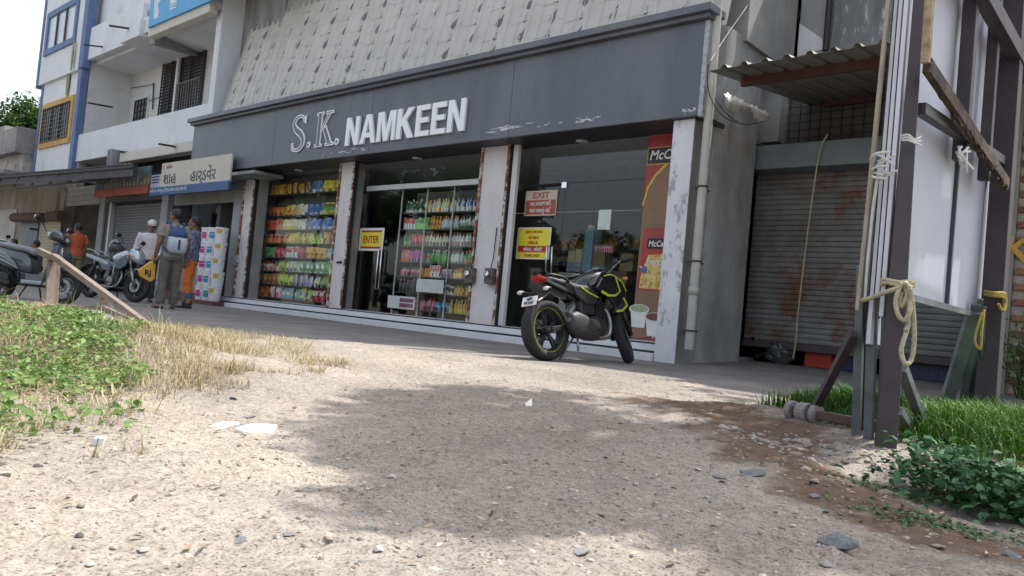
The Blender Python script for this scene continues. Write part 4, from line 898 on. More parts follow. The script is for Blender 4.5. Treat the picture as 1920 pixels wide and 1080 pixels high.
# dark tin awning with struts in front of those shops
aw = thing('tin_awning', 'dark sagging tin awning on thin steel struts over the left shops', 'awning')
tin = mat('dark tin', (.045, .048, .055), .6, .25, 2, .1, 20)
pf0 = F(-60, 332, -2.2); pf1 = F(250, 306, -.9)
b0 = (F(-60, 300, .2).x-3, .05, 3.9); b1 = (F(255, 300, .2).x, .05, 3.78)
mb = MB(); n = 14
for k in range(n+1):
    t = k/n
    f_ = Vector((lerp(pf0.x, pf1.x, t), lerp(pf0.y, pf1.y, t), lerp(pf0.z, pf1.z, t))); r_ = Vector(b0).lerp(Vector(b1), t)
    mb.v += [tuple(f_), tuple(r_), tuple(f_-Vector((0, 0, .03))), tuple(r_-Vector((0, 0, .03)))]
for k in range(n): o_ = k*4; mb.f += [(o_, o_+4, o_+5, o_+1), (o_+2, o_+3, o_+7, o_+6), (o_, o_+2, o_+6, o_+4), (o_+1, o_+5, o_+7, o_+3)]
mb.m = [0]*len(mb.f); mb.build('sheet', tin, aw)
mb = MB(); mb.bar(pf0-Vector((0, -.03, .17)), pf1-Vector((0, -.03, .17)), .02, .34); mb.build('valance', tin, aw)
mb = MB(); mb.bar(pf0-Vector((0, 0, .10)), pf1-Vector((0, 0, .10)), .06, .05); mb.bar(pf0-Vector((0, 0, .55)), F(205, 335, -.9), .05)
for k in range(9): t = k/8; u = pf0.lerp(pf1, t); mb.bar(u-Vector((0, 0, .1)), (pf0-Vector((0, 0, .55))).lerp(F(205, 335, -.9), t), .035)
for k in range(6): t = k/5; u = pf0.lerp(pf1, t); mb.bar(u-Vector((0, 0, .12)), Vector(b0).lerp(Vector(b1), t)-Vector((0, 0, .1)), .04)
mb.build('strut', steelb, aw)
for px in (62, ): pass
# ================================================================ RIGHT BAY: side wall, drain pipe, canopy, shutter
ccw = mat('raw cement wall', (.33, .33, .325), .95, .2, 1.6, .35, 22, col3=(.17, .17, .168), s3=1.5, t3=(.52, .7), stretch=(1, 1, .5))
ccl = mat('light cement', (.36, .37, .375), .95, .12, 2.0, .3, 22, col3=(.22, .22, .22), s3=2.5, t3=(.55, .7), stretch=(1, 1, .5))
streaky = mat('streaky cement', (.25, .26, .265), .95, .2, 3, .3, 22, col3=(.60, .60, .60), s3=6, t3=(.56, .66), stretch=(1.4, 1.4, .45))
bay = thing('shutter_bay', 'recessed grey cement shop bay with a half closed rusty shutter', 'building')
def Bq(name, mb, m, bevel=0, smooth=False, parent=None): return mb.build(name, m, parent or bay, smooth, bevel)
YR = 2.2; xw = -5.06
mb = MB(); r_ = .28; pts = [(-5.9, .79), (-5.42, .79), (-5.42, .42)]
pts = [(PX[3][0]+.1, YG+.003), (PX[3][1]+.012, YG+.003), (PX[3][1]+.012, .35)]
for k in range(7): a = -math.pi/2+k*math.pi/12; pts.append((xw-r_+r_*math.cos(a), .60-r_*.9+r_*math.sin(a)+r_*.9))
pts += [(xw, 1.62), (xw-.22, 1.66), (xw-.22, YR+.4), (-6.2, YR+.4), (-6.2, YG+.003)]
mb.prism(pts, -.1, 4.6, 'z'); Bq('side_wall', mb, ccw, .01, False)
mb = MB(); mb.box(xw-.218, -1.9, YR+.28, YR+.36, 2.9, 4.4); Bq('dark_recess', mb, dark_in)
mb = MB()
for k in range(22): xx = lerp(xw-.2, -2.0, k/21); mb.box(xx-.006, xx+.006, YR+.24, YR+.252, 3.2, 4.3)
for k in range(9): zz = 3.25+k*.12; mb.box(xw-.2, -2.0, YR+.253, YR+.262, zz-.005, zz+.005)
tag(Bq('wire_mesh', mb, steelb), kind='stuff')
gal = mat('galvanised box', (.20, .235, .25), .6, .12, 3, .1, 40, metal=.25, col3=(.20, .12, .08), s3=2.0, t3=(.58, .75))
zbt, zbb = F(1405, 275, YR-.45).z, F(1420, 318, YR-.45).z
xbl = F(1405, 290, YR-.45).x
mb = MB(); mb.box(xbl, -1.95, YR-.45, YR+.05, zbb, zbt); Bq('shutter_box', mb, gal, .01)
# rolling shutter: every slat a part
rshut = mat('rusting shutter', (.20, .205, .205), .6, .2, 2.2, .15, 40, metal=.15, col2=(.13, .115, .10), col3=(.155, .062, .036), s3=1.25, t3=(.54, .64), coord='World', stretch=(1.3, 1, 1))
xsl = F(1408, 480, YR).x; zsb = .40
slats(xsl, -1.98, zsb, zbb+.03, YR, rshut, bay, .078)
mb = MB(); mb.box(xsl-.1, -1.95, YR-.05, YR+.03, zsb-.105, zsb-.002); Bq('bottom_bar', mb, mat('brown steel bar', (.075, .055, .06), .55, .2, 5), .008)
mb = MB(); p = F(1414, 635, YR-.05); mb.lathe([(.03, -.03), (.045, .0), (0, .0), (0, -.03)], (p.x, YR-.055, p.z), 'y', 12); Bq('lock', mb, chrome)
mb = MB(); mb.box(xsl-.12, xsl-.005, YR-.07, YR+.05, .0, zbb-.003); Bq('guide', mb, steelb, .004)
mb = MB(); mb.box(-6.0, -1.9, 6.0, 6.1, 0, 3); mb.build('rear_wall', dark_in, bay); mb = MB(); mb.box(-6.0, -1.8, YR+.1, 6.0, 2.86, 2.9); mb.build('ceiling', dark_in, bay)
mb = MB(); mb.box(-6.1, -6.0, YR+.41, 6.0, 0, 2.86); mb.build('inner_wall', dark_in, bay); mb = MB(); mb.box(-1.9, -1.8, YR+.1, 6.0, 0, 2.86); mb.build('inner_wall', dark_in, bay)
# sloped threshold
mb = MB(); mb.prism([(-.9, -.02), (YR-.3, .075), (6.5, .09), (6.5, -.1), (-.9, -.1)], xw+.0, -.9, 'x'); tag(mb.build('threshold_ramp', conc), kind='structure')
# right hand pier and brick wall
pier = thing('brick_wall', 'cement pier and bare brick wall at the right edge behind the posts', 'wall')
YW = 1.35
xa_, xb_ = F(1872, 450, YW).x, F(1903, 450, YW).x
mb = MB(); mb.box(xa_-.25, xb_, YW, YW+1.2, -.1, 8); mb.build('pier', mat('dusty cement pier', (.27, .25, .22), .95, .15, 2, .3, 25, stretch=(1, 1, .5)), pier, bevel=.015)
mort = mat('mortar', (.40, .36, .31), .95, .15, 12, .4, 50); bk = [mat('brick '+n_, c_, .9, .2, 14, .4, 60) for n_, c_ in (('red', (.26, .11, .075)), ('dark', (.18, .085, .065)), ('orange', (.32, .15, .09)))]
mb = MB(); mb.box(xb_+.002, xb_+3.0, YW+.06, YW+.4, -.1, 8); mb.build('mortar_bed', mort, pier)
bm_ = []
for k in range(3):
    mb = MB(); mb.box(-.110, .110, -.055, .05, -.036, .036); o_ = mb.build('brick', bk[k], pier, bevel=.006); bm_.append(o_)
nb = 0
for r in range(52):
    for c_ in range(4):
        xx = xb_+.13+c_*.235+(r % 2)*.115; zz = .04+r*.088
        k = rnd.randrange(3)
        if nb < 3: o_ = bm_[nb]
        else: o_ = bm_[k].copy(); COL.objects.link(o_)
        o_.location = (xx, YW+.055+rnd.uniform(0, .018), zz); nb += 1
text('K', (F(1876, 500, YW).x, YW-.004, F(1880, 490, YW).z), .42, mat('yellow daub', (.60, .36, .05), .9, .2, 12), pier, bold=.02, shear=.1)
mb = MB(); p = F(1886, 520, YW); mb.box(p.x-.09, p.x-.03, YW-.004, YW-.001, p.z-.02, p.z+.08); mb.build('paint_daub', MATS['yellow daub'], pier)
# upper wall behind and above the canopy
up = thing('upper_storey', 'weathered grey upper wall with cracked joints above the tin canopy', 'wall')
YU = 2.62
def U(name, mb, m, bevel=0): return mb.build(name, m, up, False, bevel)
ux = [F(px, 60, YU).x for px in (1378, 1408, 1481, 1494, 1548, 1560, 1700)]
mb = MB(); mb.box(ux[0], ux[1], YU-.35, YU+.3, 3.9, 7.6); U('column', mb, ccl, .02)
mb = MB(); mb.box(ux[1]+.004, ux[2], YU, YU+.2, 3.9, 7.6); U('wall_panel', mb, mat('pale cement panel', (.42, .43, .44), .9, .08, 1.2, .15, 20))
mb = MB(); mb.box(ux[2]+.003, ux[5]-.02, YU+.03, YU+.2, 3.9, 7.6); U('wall_panel', mb, ccl)
mb = MB(); mb.box(ux[5], 1.5, YU+.0, YU+.2, 3.9, 7.6); U('wall_panel', mb, streaky)
mb = MB(); q = [fy(1497, 42, YU+.02), fy(1541, 72, YU+.02), fy(1545, 92, YU+.02), fy(1495, 106, YU+.02)]; mb.prism(q, YU+.015, YU+.028); U('sun_patch', mb, mat('white sun patch', (.74, .75, .76), .5, .04, 3))  # sunlit patch of the wall, its brightness put into a white colour
mb = MB(); pts = [F(px, py, YU-.04) for px, py in ((1493, -30), (1490, 10), (1487, 25), (1489, 50), (1485, 75), (1484, 108))]; mb.tube(pts, [.07, .07, .10, .06, .07, .06], 8); U('vine_stem', mb, mat('dark bark', (.07, .06, .055), .95, .3, 12, .5, 40))
mb = MB(); mb.tube([F(1558, -30, YU-.03), F(1548, 95, YU-.03)], .05, 8); U('pipe', mb, steelb)
mb = MB(); mb.tube([F(1411+rnd.uniform(-2, 2), y_, YU-.02) for y_ in range(-20, 120, 14)], .02, 5); U('crack', mb, dark_in)
mb = MB(); mb.box(-5.0, ux[0]-.003, YU-.1, YU+.2, 3.9, 7.6); U('dark_gap', mb, dark_in)
# drain pipe
pipe_m = mat('cream plastic pipe', (.44, .43, .39), .5, .1, 4, .05, 40)
dp = thing('drain_pipe', 'cream plastic drain pipe running down beside the white end pillar', 'pipe')
yp_ = -.03; a, b_ = F(1290, 655, yp_), F(1337, 140, yp_); vx = lerp(a.x, b_.x, .5)
mb = MB(); mb.tube([(vx, yp_, a.z), (vx, yp_, 3.2), (vx, yp_, 7.5)], .058, 12); mb.build('pipe', pipe_m, dp, 'auto')
for (px, py) in ((1319, 350), (1303, 490), (1292, 620)):
    p = F(px, py, yp_); mb = MB(); mb.lathe([(.062, -.012), (.068, -.012), (.068, .012), (.062, .012)], (vx, yp_, p.z), 'z', 14); mb.box(vx-.12, vx-.06, yp_-.012, yp_+.3, p.z-.01, p.z+.01); mb.build('clip', steelb, dp)
mb = MB(); mb.lathe([(.060, -.05), (.070, -.05), (.070, .05), (.060, .05)], (vx, yp_, F(1296, 545, yp_).z), 'z', 14); mb.build('coupling', pipe_m, dp, True)
# canopy of profiled sheets on a red-brown purlin
cp = thing('tin_canopy', 'grey profiled tin canopy on a maroon beam over the shutter bay', 'canopy')
tinc = mat('grey tin underside', (.20, .20, .185), .55, .12, 2, .05, 30, metal=.1)
yc0, yc1 = -.55, YR+.3; pL = F(1337, 132, yc0); pB = F(1440, 205, yc1); z0c, z1c = pL.z-.0, pB.z
def cpt(x, y, dz=0): t = (y-yc0)/(yc1-yc0); return (x, y, lerp(z0c, z1c, t)+dz)
xc0, xc1 = pL.x-.05, .6; wsh2 = 1.02; ns = 6
for s_ in range(ns):
    x_ = xc0+s_*wsh2; prof = []
    for k in range(4): b0_ = k*wsh2/4; prof += [(b0_, 0), (b0_+.15, 0), (b0_+.18, .045), (b0_+.225, .045)]
    prof.append((wsh2+.012, 0)); n = len(prof); mb = MB(); yy_ = yc0-rnd.uniform(0, .04)
    vs_ = [cpt(x_+a, yy_, h) for a, h in prof]+[cpt(x_+a, yc1, h) for a, h in prof]
    mb.add(vs_, [(i, i+1, n+i+1, n+i) for i in range(n-1)]); o = mb.build('roof_sheet', tinc, cp)
    sol = o.modifiers.new('thick', 'SOLIDIFY'); sol.thickness = .004
    o.location.z = .003*(s_ % 2)
yb_ = yc0+.62; mb = MB(); c0 = cpt(xc0+.12, yb_, -.06); c1 = cpt(xc1, yb_, -.06); mb.bar(c0, c1, .06, .11); mb.build('beam', mat('maroon steel', (.085, .032, .03), .55, .15, 6), cp, bevel=.004)
mb = MB(); mb.bar(cpt(xc0+.3, yc1-.15, -.05), cpt(xc1, yc1-.15, -.05), .05, .09); mb.build('beam', MATS['maroon steel'], cp)
# torn plastic strip, wires
tp = MB(); a, b_ = F(1357, 178, .25), F(1440, 216, 1.4); n = 26; vs_ = []
for k in range(n+1):
    t = k/n; c_ = a.lerp(b_, t); dz = rnd.uniform(-.02, .02); ln = .10+.05*math.sin(t*9)+rnd.uniform(-.02, .05)*(1-t)
    vs_ += [tuple(c_+Vector((0, 0, .04+dz))), tuple(c_+Vector((rnd.uniform(.0, .05), rnd.uniform(-.03, .03), -ln*.35))), tuple(c_+Vector((rnd.uniform(-.03, .03), rnd.uniform(-.03, .03), -ln)))]
tp.add(vs_, [f for k in range(n) for f in ((k*3, k*3+3, k*3+4, k*3+1), (k*3+1, k*3+4, k*3+5, k*3+2))])
o = tp.build('plastic_strip', mat('tattered plastic', (.60, .60, .58), .5, .1, 30), None, True); sol = o.modifiers.new('thick', 'SOLIDIFY'); sol.thickness = .003
tag(o, 'tattered white plastic strip hanging under the canopy by the drain pipe', 'plastic strip')
def wire(pts, r, m, label, cat='wire', name='wire', n=6):
    mb = MB(); mb.tube(catm3(pts, 6), r, n); return tag(mb.build(name, m, None, True), label, cat)
def catm3(c, n=5, closed=False):
    c = [Vector(p) for p in c]; out = []; k = len(c)
    for i in range(k if closed else k-1):
        g = (lambda j: c[(i+j) % k]) if closed else (lambda j: c[max(0, min(k-1, i+j))])
        p0, p1, p2, p3 = g(-1), g(0), g(1), g(2)
        for j in range(n): t = j/n; out.append(.5*((2*p1)+(p2-p0)*t+(2*p0-5*p1+4*p2-p3)*t*t+(3*p1-p0-3*p2+p3)*t**3))
    if not closed: out.append(c[-1])
    return out
blackw = mat('black cable', (.012, .012, .013), .6); whitew = mat('grey cable', (.22, .22, .22), .6)
wire([F(1328, 120, -.22), F(1327, 160, -.2), F(1338, 195, -.1), F(1362, 222, .3), F(1398, 233, .5), F(1432, 228, 1.2)], .006, blackw, 'black cable sagging from the fascia corner across the cement wall')
wire([F(1330, 118, -.3), F(1360, 70, .3), F(1395, 20, .8), F(1415, -10, 1.2)], .007, whitew, 'grey cable slanting up across the drain pipe above the canopy')
wire([F(1338, 180, .1), F(1352, 200, .2), F(1372, 222, .35), F(1385, 228, .5)], .006, blackw, 'thin short black wire on the cement wall under the plastic strip')
rope_m = mat('jute rope', (.50, .45, .31), .9, .2, 60, .5, 120)
wire([F(1552, 252, YR-.5), F(1538, 280, YR-.52), F(1526, 350, YR-.47), F(1510, 470, YR-.3), F(1496, 590, YR-.18), F(1492, 640, YR-.16), F(1487, 672, YR-.16)], .012, rope_m, 'thin pale rope hanging down the shutter from its box', 'rope', 'rope')
# things under the half open shutter
def crate(label, px0, py0, px1, py1, m, y):
    a, b_ = F(px0, py1, y), F(px1, py0, y); w_, h_ = b_.x-a.x, b_.z-a.z; t = thing('crate', label, 'crate', ((a.x+b_.x)/2, y, .085)); w2 = w_/2
    h_ = max(h_, .3)
    mb = MB(); mb.prism([(-w2*.9, 0), (w2*.9, 0), (w2, h_), (-w2, h_)], 0, .02); mb.prism([(-w2*.9, 0), (w2*.9, 0), (w2, h_), (-w2, h_)], .33, .35); mb.prism([(.021, 0), (.329, 0), (.329, h_), (.021, h_)], -w2, -w2+.02, 'x'); mb.prism([(.021, 0), (.329, 0), (.329, h_), (.021, h_)], w2-.02, w2, 'x'); mb.box(-w2*.88, w2*.88, .021, .329, .005, .02); mb.build('body', m, t)
    mb = MB(); mb.box(-w2-.01, w2+.01, -.012, -.001, h_-.04, h_-.005); mb.build('rim', m, t)
    for k in (-1, 0, 1): mb = MB(); mb.box(k*w2*.5-.01, k*w2*.5+.01, -.01, -.001, .02, h_-.045); mb.build('rib', m, t)
crate('red plastic crate under the half closed shutter', 1506, 650, 1562, 692, mat('red plastic', (.40, .035, .02), .45, .1, 5), YR+.10)
crate('dark blue plastic crate to the right of the red one', 1568, 652, 1640, 698, mat('navy plastic', (.015, .02, .09), .45, .1, 5), YR+.12)
crate('navy plastic crate behind the near brown post', 1700, 668, 1780, 705, MATS['navy plastic'], YR+.12)
mb = MB(); p = F(1462, 668, YR+.05); mb.ball((0, 0, .15), .2, 22, 1.15, .8, .85, 14)
for i, v in enumerate(mb.v): k = 1+.28*mnoise.noise(Vector(v)*9)+.12*mnoise.noise(Vector(v)*22); mb.v[i] = (v[0]*k, v[1]*k, max(0, v[2]*k))
o = mb.build('rubbish_bag', mat('crinkled clear plastic', (.10, .10, .11), .18, .4, 10, .6, 25, col3=(.45, .45, .47), s3=8, t3=(.6, .68)), None, False, loc=(p.x, YR+.05, .08)); tag(o, 'crinkled grey plastic bag bundle at the left foot of the shutter', 'bag')

# ================================================================ HOARDING FRAME ON THE RIGHT
hf = thing('hoarding_frame', 'tall brown steel hoarding frame holding grey backed boards at the right', 'frame')
def H(name, mb, m, bevel=0, smooth=False): return mb.build(name, m, hf, smooth, bevel)
brownst = mat('brown painted steel', (.055, .042, .05), .5, .2, 5, .1, 40, col3=(.12, .075, .06), s3=3, t3=(.6, .72))
greyst = mat('grey mill steel', (.17, .19, .20), .5, .2, 6, .1, 40, metal=.3, col3=(.13, .08, .06), s3=4, t3=(.56, .7))
P1 = G(1658, 858, 0); P1z = float(height(P1.x, P1.y)); hx = P1.x
def atX(px, py, X): d = ray(px, py); t = (X-CAMP.x)/d.x; return CAMP+d*t
def vpost(px, py, X, s, z1, name='post', m=brownst, z0=-.1):
    p = atX(px, py, X); mb = MB(); mb.box(X-s/2, X+s/2, p.y-s/2, p.y+s/2, z0, z1); H(name, mb, m, .004); return p
HT = 3.3
mb = MB(); mb.loft([(-.1, 0, 0, .041, .041), (.6, 0, 0, .037, .037), (1.35, 0, 0, .026, .026), (2.1, 0, 0, .019, .019), (HT, 0, 0, .019, .019)], 4, 2, 'z'); mb.xf(Matrix.Rotation(math.pi/4, 4, 'Z') @ Matrix.Diagonal((1.414, 1.414, 1, 1))); o = H('post', mb, brownst, .004); o.location = (P1.x, P1.y, 0); o.rotation_euler.z = .35
p4 = vpost(1868, 500, hx+.02, .11, HT)
pm = vpost(1800, 300, hx-.0, .065, HT, z0=1.42); pm2 = vpost(1847, 300, hx+.0, .055, HT, z0=1.42)
zr2 = lerp(atX(1735, 222, hx).z, atX(1868, 305, hx).z, .5)
mb = MB(); mb.bar((hx+.02, P1.y+.06, atX(1735, 222, hx).z), (hx+.02, p4.y-.06, atX(1868, 300, hx).z), .045, .05); H('rail', mb, brownst, .003)
mb = MB(); mb.bar((hx+.05, atX(1832, 0, hx+.05).y-.7, 2.27), (hx+.05, p4.y+.4, 2.22), .07, .09); H('rail', mb, brownst, .003)
mb = MB(); mb.bar((hx+.0, P1.y+.05, HT-.1), (hx, p4.y, HT-.1), .07); H('rail', mb, brownst)
mb = MB(); mb.bar((hx+.6, P1.y+.4, HT-.5), (hx, p4.y, HT-.4), .06); H('rail', mb, brownst)
# board faces seen between the posts
bface = mat('grey board back', (.43, .44, .50), .6, .04, 1.5, .03, 20, col3=(.36, .36, .42), s3=1.2, t3=(.5, .75))
bedge = mat('white board edge', (.62, .62, .68), .6, .05, 10); dgreen = mat('dark green steel', (.04, .06, .065), .5, .1, 10)
zlo = atX(1707, 553, hx-.06).z
ysp = atX(1780, 470, hx-.06).y
def board(y0, y1, X, lean_, z0, z1, m, th=.022, name='board'):
    mb = MB(); mb.add([(X+lean_, y0, z1), (X, y0, z0), (X, y1, z0), (X+lean_, y1, z1), (X-th+lean_, y0, z1), (X-th, y0, z0), (X-th, y1, z0), (X-th+lean_, y1, z1)], [(0, 1, 2, 3), (7, 6, 5, 4), (0, 4, 5, 1), (3, 2, 6, 7), (0, 3, 7, 4), (1, 5, 6, 2)]); return H(name, mb, m, .002)
board(P1.y+.03, ysp-.012, hx-.062, .01, zlo, 3.2, bface); board(ysp+.012, atX(1846, 500, hx-.06).y, hx-.062, .01, zlo-.0, 3.2, bface)
mb = MB(); mb.bar((hx-.055, ysp, zlo-.02), (hx-.045, ysp, 3.2), .022); H('stile', mb, dgreen)
mb = MB(); mb.bar((hx-.05, P1.y, zlo-.015), (hx-.05, p4.y, zlo-.015), .03); H('bottom_rail', mb, greyst)
# leaning boards stacked behind the near post, seen on edge
offs = [(.040, .002, .52), (.068, .006, .60), (.096, .010, .40)]
printm = mat('printed board face', (.62, .62, .66), .5, .05, 4, col3=(.05, .22, .45), s3=5, t3=(.6, .64))
for k, (ox, ln, z0) in enumerate(offs):
    y0 = P1.y-.02+.02*k; board(y0, y0+.16, hx-ox, ln+.008, z0+.06, 3.25, bedge, .018)
    mb = MB(); mb.bar((hx-ox-.024, y0+.02, z0+.05), (hx-ox+ln-.016, y0+.02, 3.2), .008); H('batten', mb, mat('dark batten', (.05, .045, .06), .6, .2, 10))
mb = MB(); mb.bar((hx-.150, P1.y+.0, .60), (hx-.112, P1.y+.0, 2.4), .020, .016); H('batten', mb, mat('raw wood', (.42, .36, .28), .9, .2, 12, .3, 60, stretch=(4, 4, .5)))
woodm = MATS['raw wood']
# legs, struts and base of the board stands
def gz(px, py): p = G(px, py, .0); return Vector((p.x, p.y, float(height(p.x, p.y))))
for (bp_, tx, tz, s, m2) in ((gz(1604, 838), hx-.165, .80, .034, greyst), (gz(1627, 846), hx-.115, .9, .036, greyst), (gz(1650, 848), hx-.06, .9, .03, greyst), (gz(1614, 835), hx-.14, .7, .016, steelb)):
    mb = MB(); mb.bar(bp_-Vector((0, 0, .03)), (tx, P1.y+.05, tz), s); H('leg', mb, m2, .003)
mb = MB(); tq = Vector((hx-.165, P1.y+.02, .50)); mb.bar(gz(1520, 812)+Vector((0, 0, .02)), tq, .036); H('brace', mb, brownst, .003)
mb = MB(); tq2 = W(1628, 640, 3.25); 
mb.bar(gz(1729, 848), W(1692, 690, 3.2), .038); H('brace', mb, greyst, .003)
mb = MB(); mb.bar(gz(1706, 848), W(1684, 770, 3.15), .035); H('brace', mb, greyst, .003)
ba_, bb_ = gz(1482, 806)+Vector((0, 0, .035)), gz(1645, 842)+Vector((0, 0, .03))
mb = MB(); mb.bar(ba_, bb_, .04); H('base_bar', mb, mat('rusty base bar', (.13, .085, .07), .8, .25, 12, .3, 60), .003)
for (px, py, px2, py2) in ((1545, 818, 1602, 795), (1568, 822, 1615, 790), (1585, 826, 1632, 800), (1602, 832, 1640, 805), (1622, 838, 1600, 800), (1635, 838, 1615, 805)):
    mb = MB(); a = gz(px, py)+Vector((0, 0, .03)); b_ = W(px2, py2, (a-CAMP).dot(FW)+.02); mb.bar(a, b_, .014); H('strut', mb, steelb)
rollc = mat('cast grey roller', (.28, .25, .24), .9, .15, 14, .3, 60); dirv = (bb_-ba_).normalized()
for t in (.0, .13, .19, .30):
    c0_ = ba_.lerp(bb_, t); mb = MB(); mb.cyl(c0_-dirv*.016, c0_+dirv*.016, .048, 16); H('roller', mb, rollc, .006)
# rotten timber brace tied across the posts
mb = MB(); A_, B_ = W(1738, 122, 3.08), W(1887, 345, 4.35); n = 16
rot = mat('rotten timber', (.10, .065, .05), .95, .4, 14, .6, 40, col3=(.22, .12, .06), s3=6, t3=(.56, .70))
n = 34; pts = [A_.lerp(B_, k/n)+Vector((rnd.uniform(-.004, .004), 0, rnd.uniform(-.005, .005))) for k in range(n+1)]; mb.bar(A_, B_, .030, .058)
for k in range(70):
    t_ = rnd.uniform(.12, .97); c_ = A_.lerp(B_, t_)+Vector((rnd.uniform(-.012, .012), 0, -.022-.008*rnd.random())); dv = (B_-A_).normalized()*rnd.uniform(.02, .07)+Vector((rnd.uniform(-.008, .008), 0, rnd.uniform(-.022, .004))); mb.bar(c_, c_+dv, rnd.uniform(.006, .016), rnd.uniform(.01, .022))
tb = mb.build('timber', rot, None)
tag(tb, 'rotten brown timber tied diagonally across the hoarding posts', 'timber')
mb = MB(); mb.bar(W(1746, -40, 3.05), W(1735, 118, 3.06), .03, .03); tag(mb.build('timber', mat('peeling tan strip', (.36, .29, .18), .9, .3, 15, .4, 50), None), 'tan wooden strip standing behind the near brown post above the timber', 'timber')
# rope coil on the near post
def rope(pts, r, label, name='rope', m=None, closed=False):
    mb = MB(); c_ = catm3(pts, 7, closed); mb.tube(c_, r, 8, closed)
    return tag(mb.build(name, m or rope_m, None, True), label, 'rope')
D1 = (P1-CAMP).dot(FW)-.09
mb = MB(); loops = [[(1692, 530), (1680, 560), (1684, 590), (1697, 600), (1706, 580), (1704, 545), (1698, 530)], [(1702, 535), (1710, 580), (1700, 620), (1690, 655), (1696, 680), (1708, 676), (1714, 640), (1712, 580), (1706, 540)], [(1696, 535), (1705, 575), (1703, 610), (1698, 620)], [(1690, 548), (1688, 575), (1699, 560), (1706, 535)]]
for L4 in loops: mb.tube(catm3([W(px, py, D1-.012*i % .05) for i, (px, py) in enumerate(L4)], 6), .0095, 8)
for q in range(4): 
    c_ = [Vector((P1.x, P1.y, 0))+Vector((.060*math.cos(a), .060*math.sin(a), 0)) for a in np.linspace(0, 2*math.pi, 14)]; zz = W(1690, 530, D1).z-.005*q+.012
    mb.tube([c+Vector((0, 0, zz+.006*math.sin(i+q*2))) for i, c in enumerate(c_)], .0075, 8)
mb.tube(catm3([W(1688, 540, D1), W(1660, 548, D1+.05), W(1635, 558, D1+.12), W(1616, 563, D1+.2)], 5), .010, 8)
tag(mb.build('rope', rope_m, None, True), 'thick pale rope coil hanging from the near brown post', 'rope')
mb = MB(); white_s = mat('white string', (.62, .62, .60), .9, .1, 30)
for q in range(3): mb.tube(catm3([W(1690+q, 255+4*q, D1+.03), W(1703, 253+5*q, D1-.01), W(1716, 262+3*q, D1), W(1726, 256+8*q, D1+.03)], 5), .0045, 6)
tag(mb.build('string', white_s, None, True), 'white string tie around the near brown post', 'string')
mb = MB()
for q in range(9): a = (1640+rnd.uniform(-8, 14), 315+rnd.uniform(-18, 22)); mb.tube(catm3([W(a[0], a[1], D1+.16), W(a[0]+rnd.uniform(5, 16), a[1]+rnd.uniform(-16, 4), D1+.1), W(a[0]+rnd.uniform(20, 42), a[1]+rnd.uniform(-22, 8), D1+.05)], 5), .005, 6)
mb.tube(catm3([W(1648, 315, D1+.14), W(1636, 400, D1+.2), W(1626, 500, D1+.2), W(1622, 560, D1+.2)], 6), .007, 6)
tag(mb.build('string', white_s, None, True), 'tangle of white string binding the stacked boards', 'string')
mb = MB()
for q in range(7): mb.tube(catm3([W(1795+rnd.uniform(-6, 26), 285+rnd.uniform(-14, 8), 3.6), W(1803+rnd.uniform(-6, 16), 298+rnd.uniform(-12, 8), 3.58), W(1812+rnd.uniform(-14, 16), 310+rnd.uniform(-10, 16), 3.6)], 5), .0055, 6)
tag(mb.build('string', white_s, None, True), 'loose white string on the middle rail below the timber', 'string')
D4 = (p4-CAMP).dot(FW)-.11; yrope = mat('yellow rope', (.50, .36, .08), .8, .2, 40, .4, 90)
mb = MB()
for q in range(3): mb.tube(catm3([W(1846, 546+3*q, D4+.05), W(1865, 549+3*q, D4-.02), W(1882, 550+4*q, D4), W(1886, 560+6*q, D4+.02), W(1880, 582, D4), W(1872, 570, D4-.01)], 5), .009, 6)
tag(mb.build('rope', yrope, None, True), 'yellow rope knotted round the far brown post', 'rope')
mb = MB(); mb.tube(catm3([W(1842, 585, D4-.1), W(1834, 610, D4-.1), W(1828, 640, D4-.1), W(1838, 654, D4-.1), W(1841, 620, D4-.1), W(1845, 580, D4-.1)], 5), .007, 6); tag(mb.build('rope', yrope, None, True), 'thin yellow cord looped beside the far brown post', 'rope')
# bundle of grey stand legs leaning at the far post
ls = thing('board_stand', 'grey steel stand legs leaning at the far brown post', 'stand')
dB = D4-.05
for (p0_, p1_, s) in (((1772, 728), (1826, 585), .07), ((1806, 735), (1830, 570), .045), ((1822, 735), (1838, 560), .03), ((1836, 735), (1846, 575), .02)):
    a = W(*p0_, dB+.3); a.z = max(a.z, .0)-.15; mb = MB(); mb.bar(a, W(*p1_, dB), s, s*.6); mb.build('leg', greyst, ls, bevel=.003)
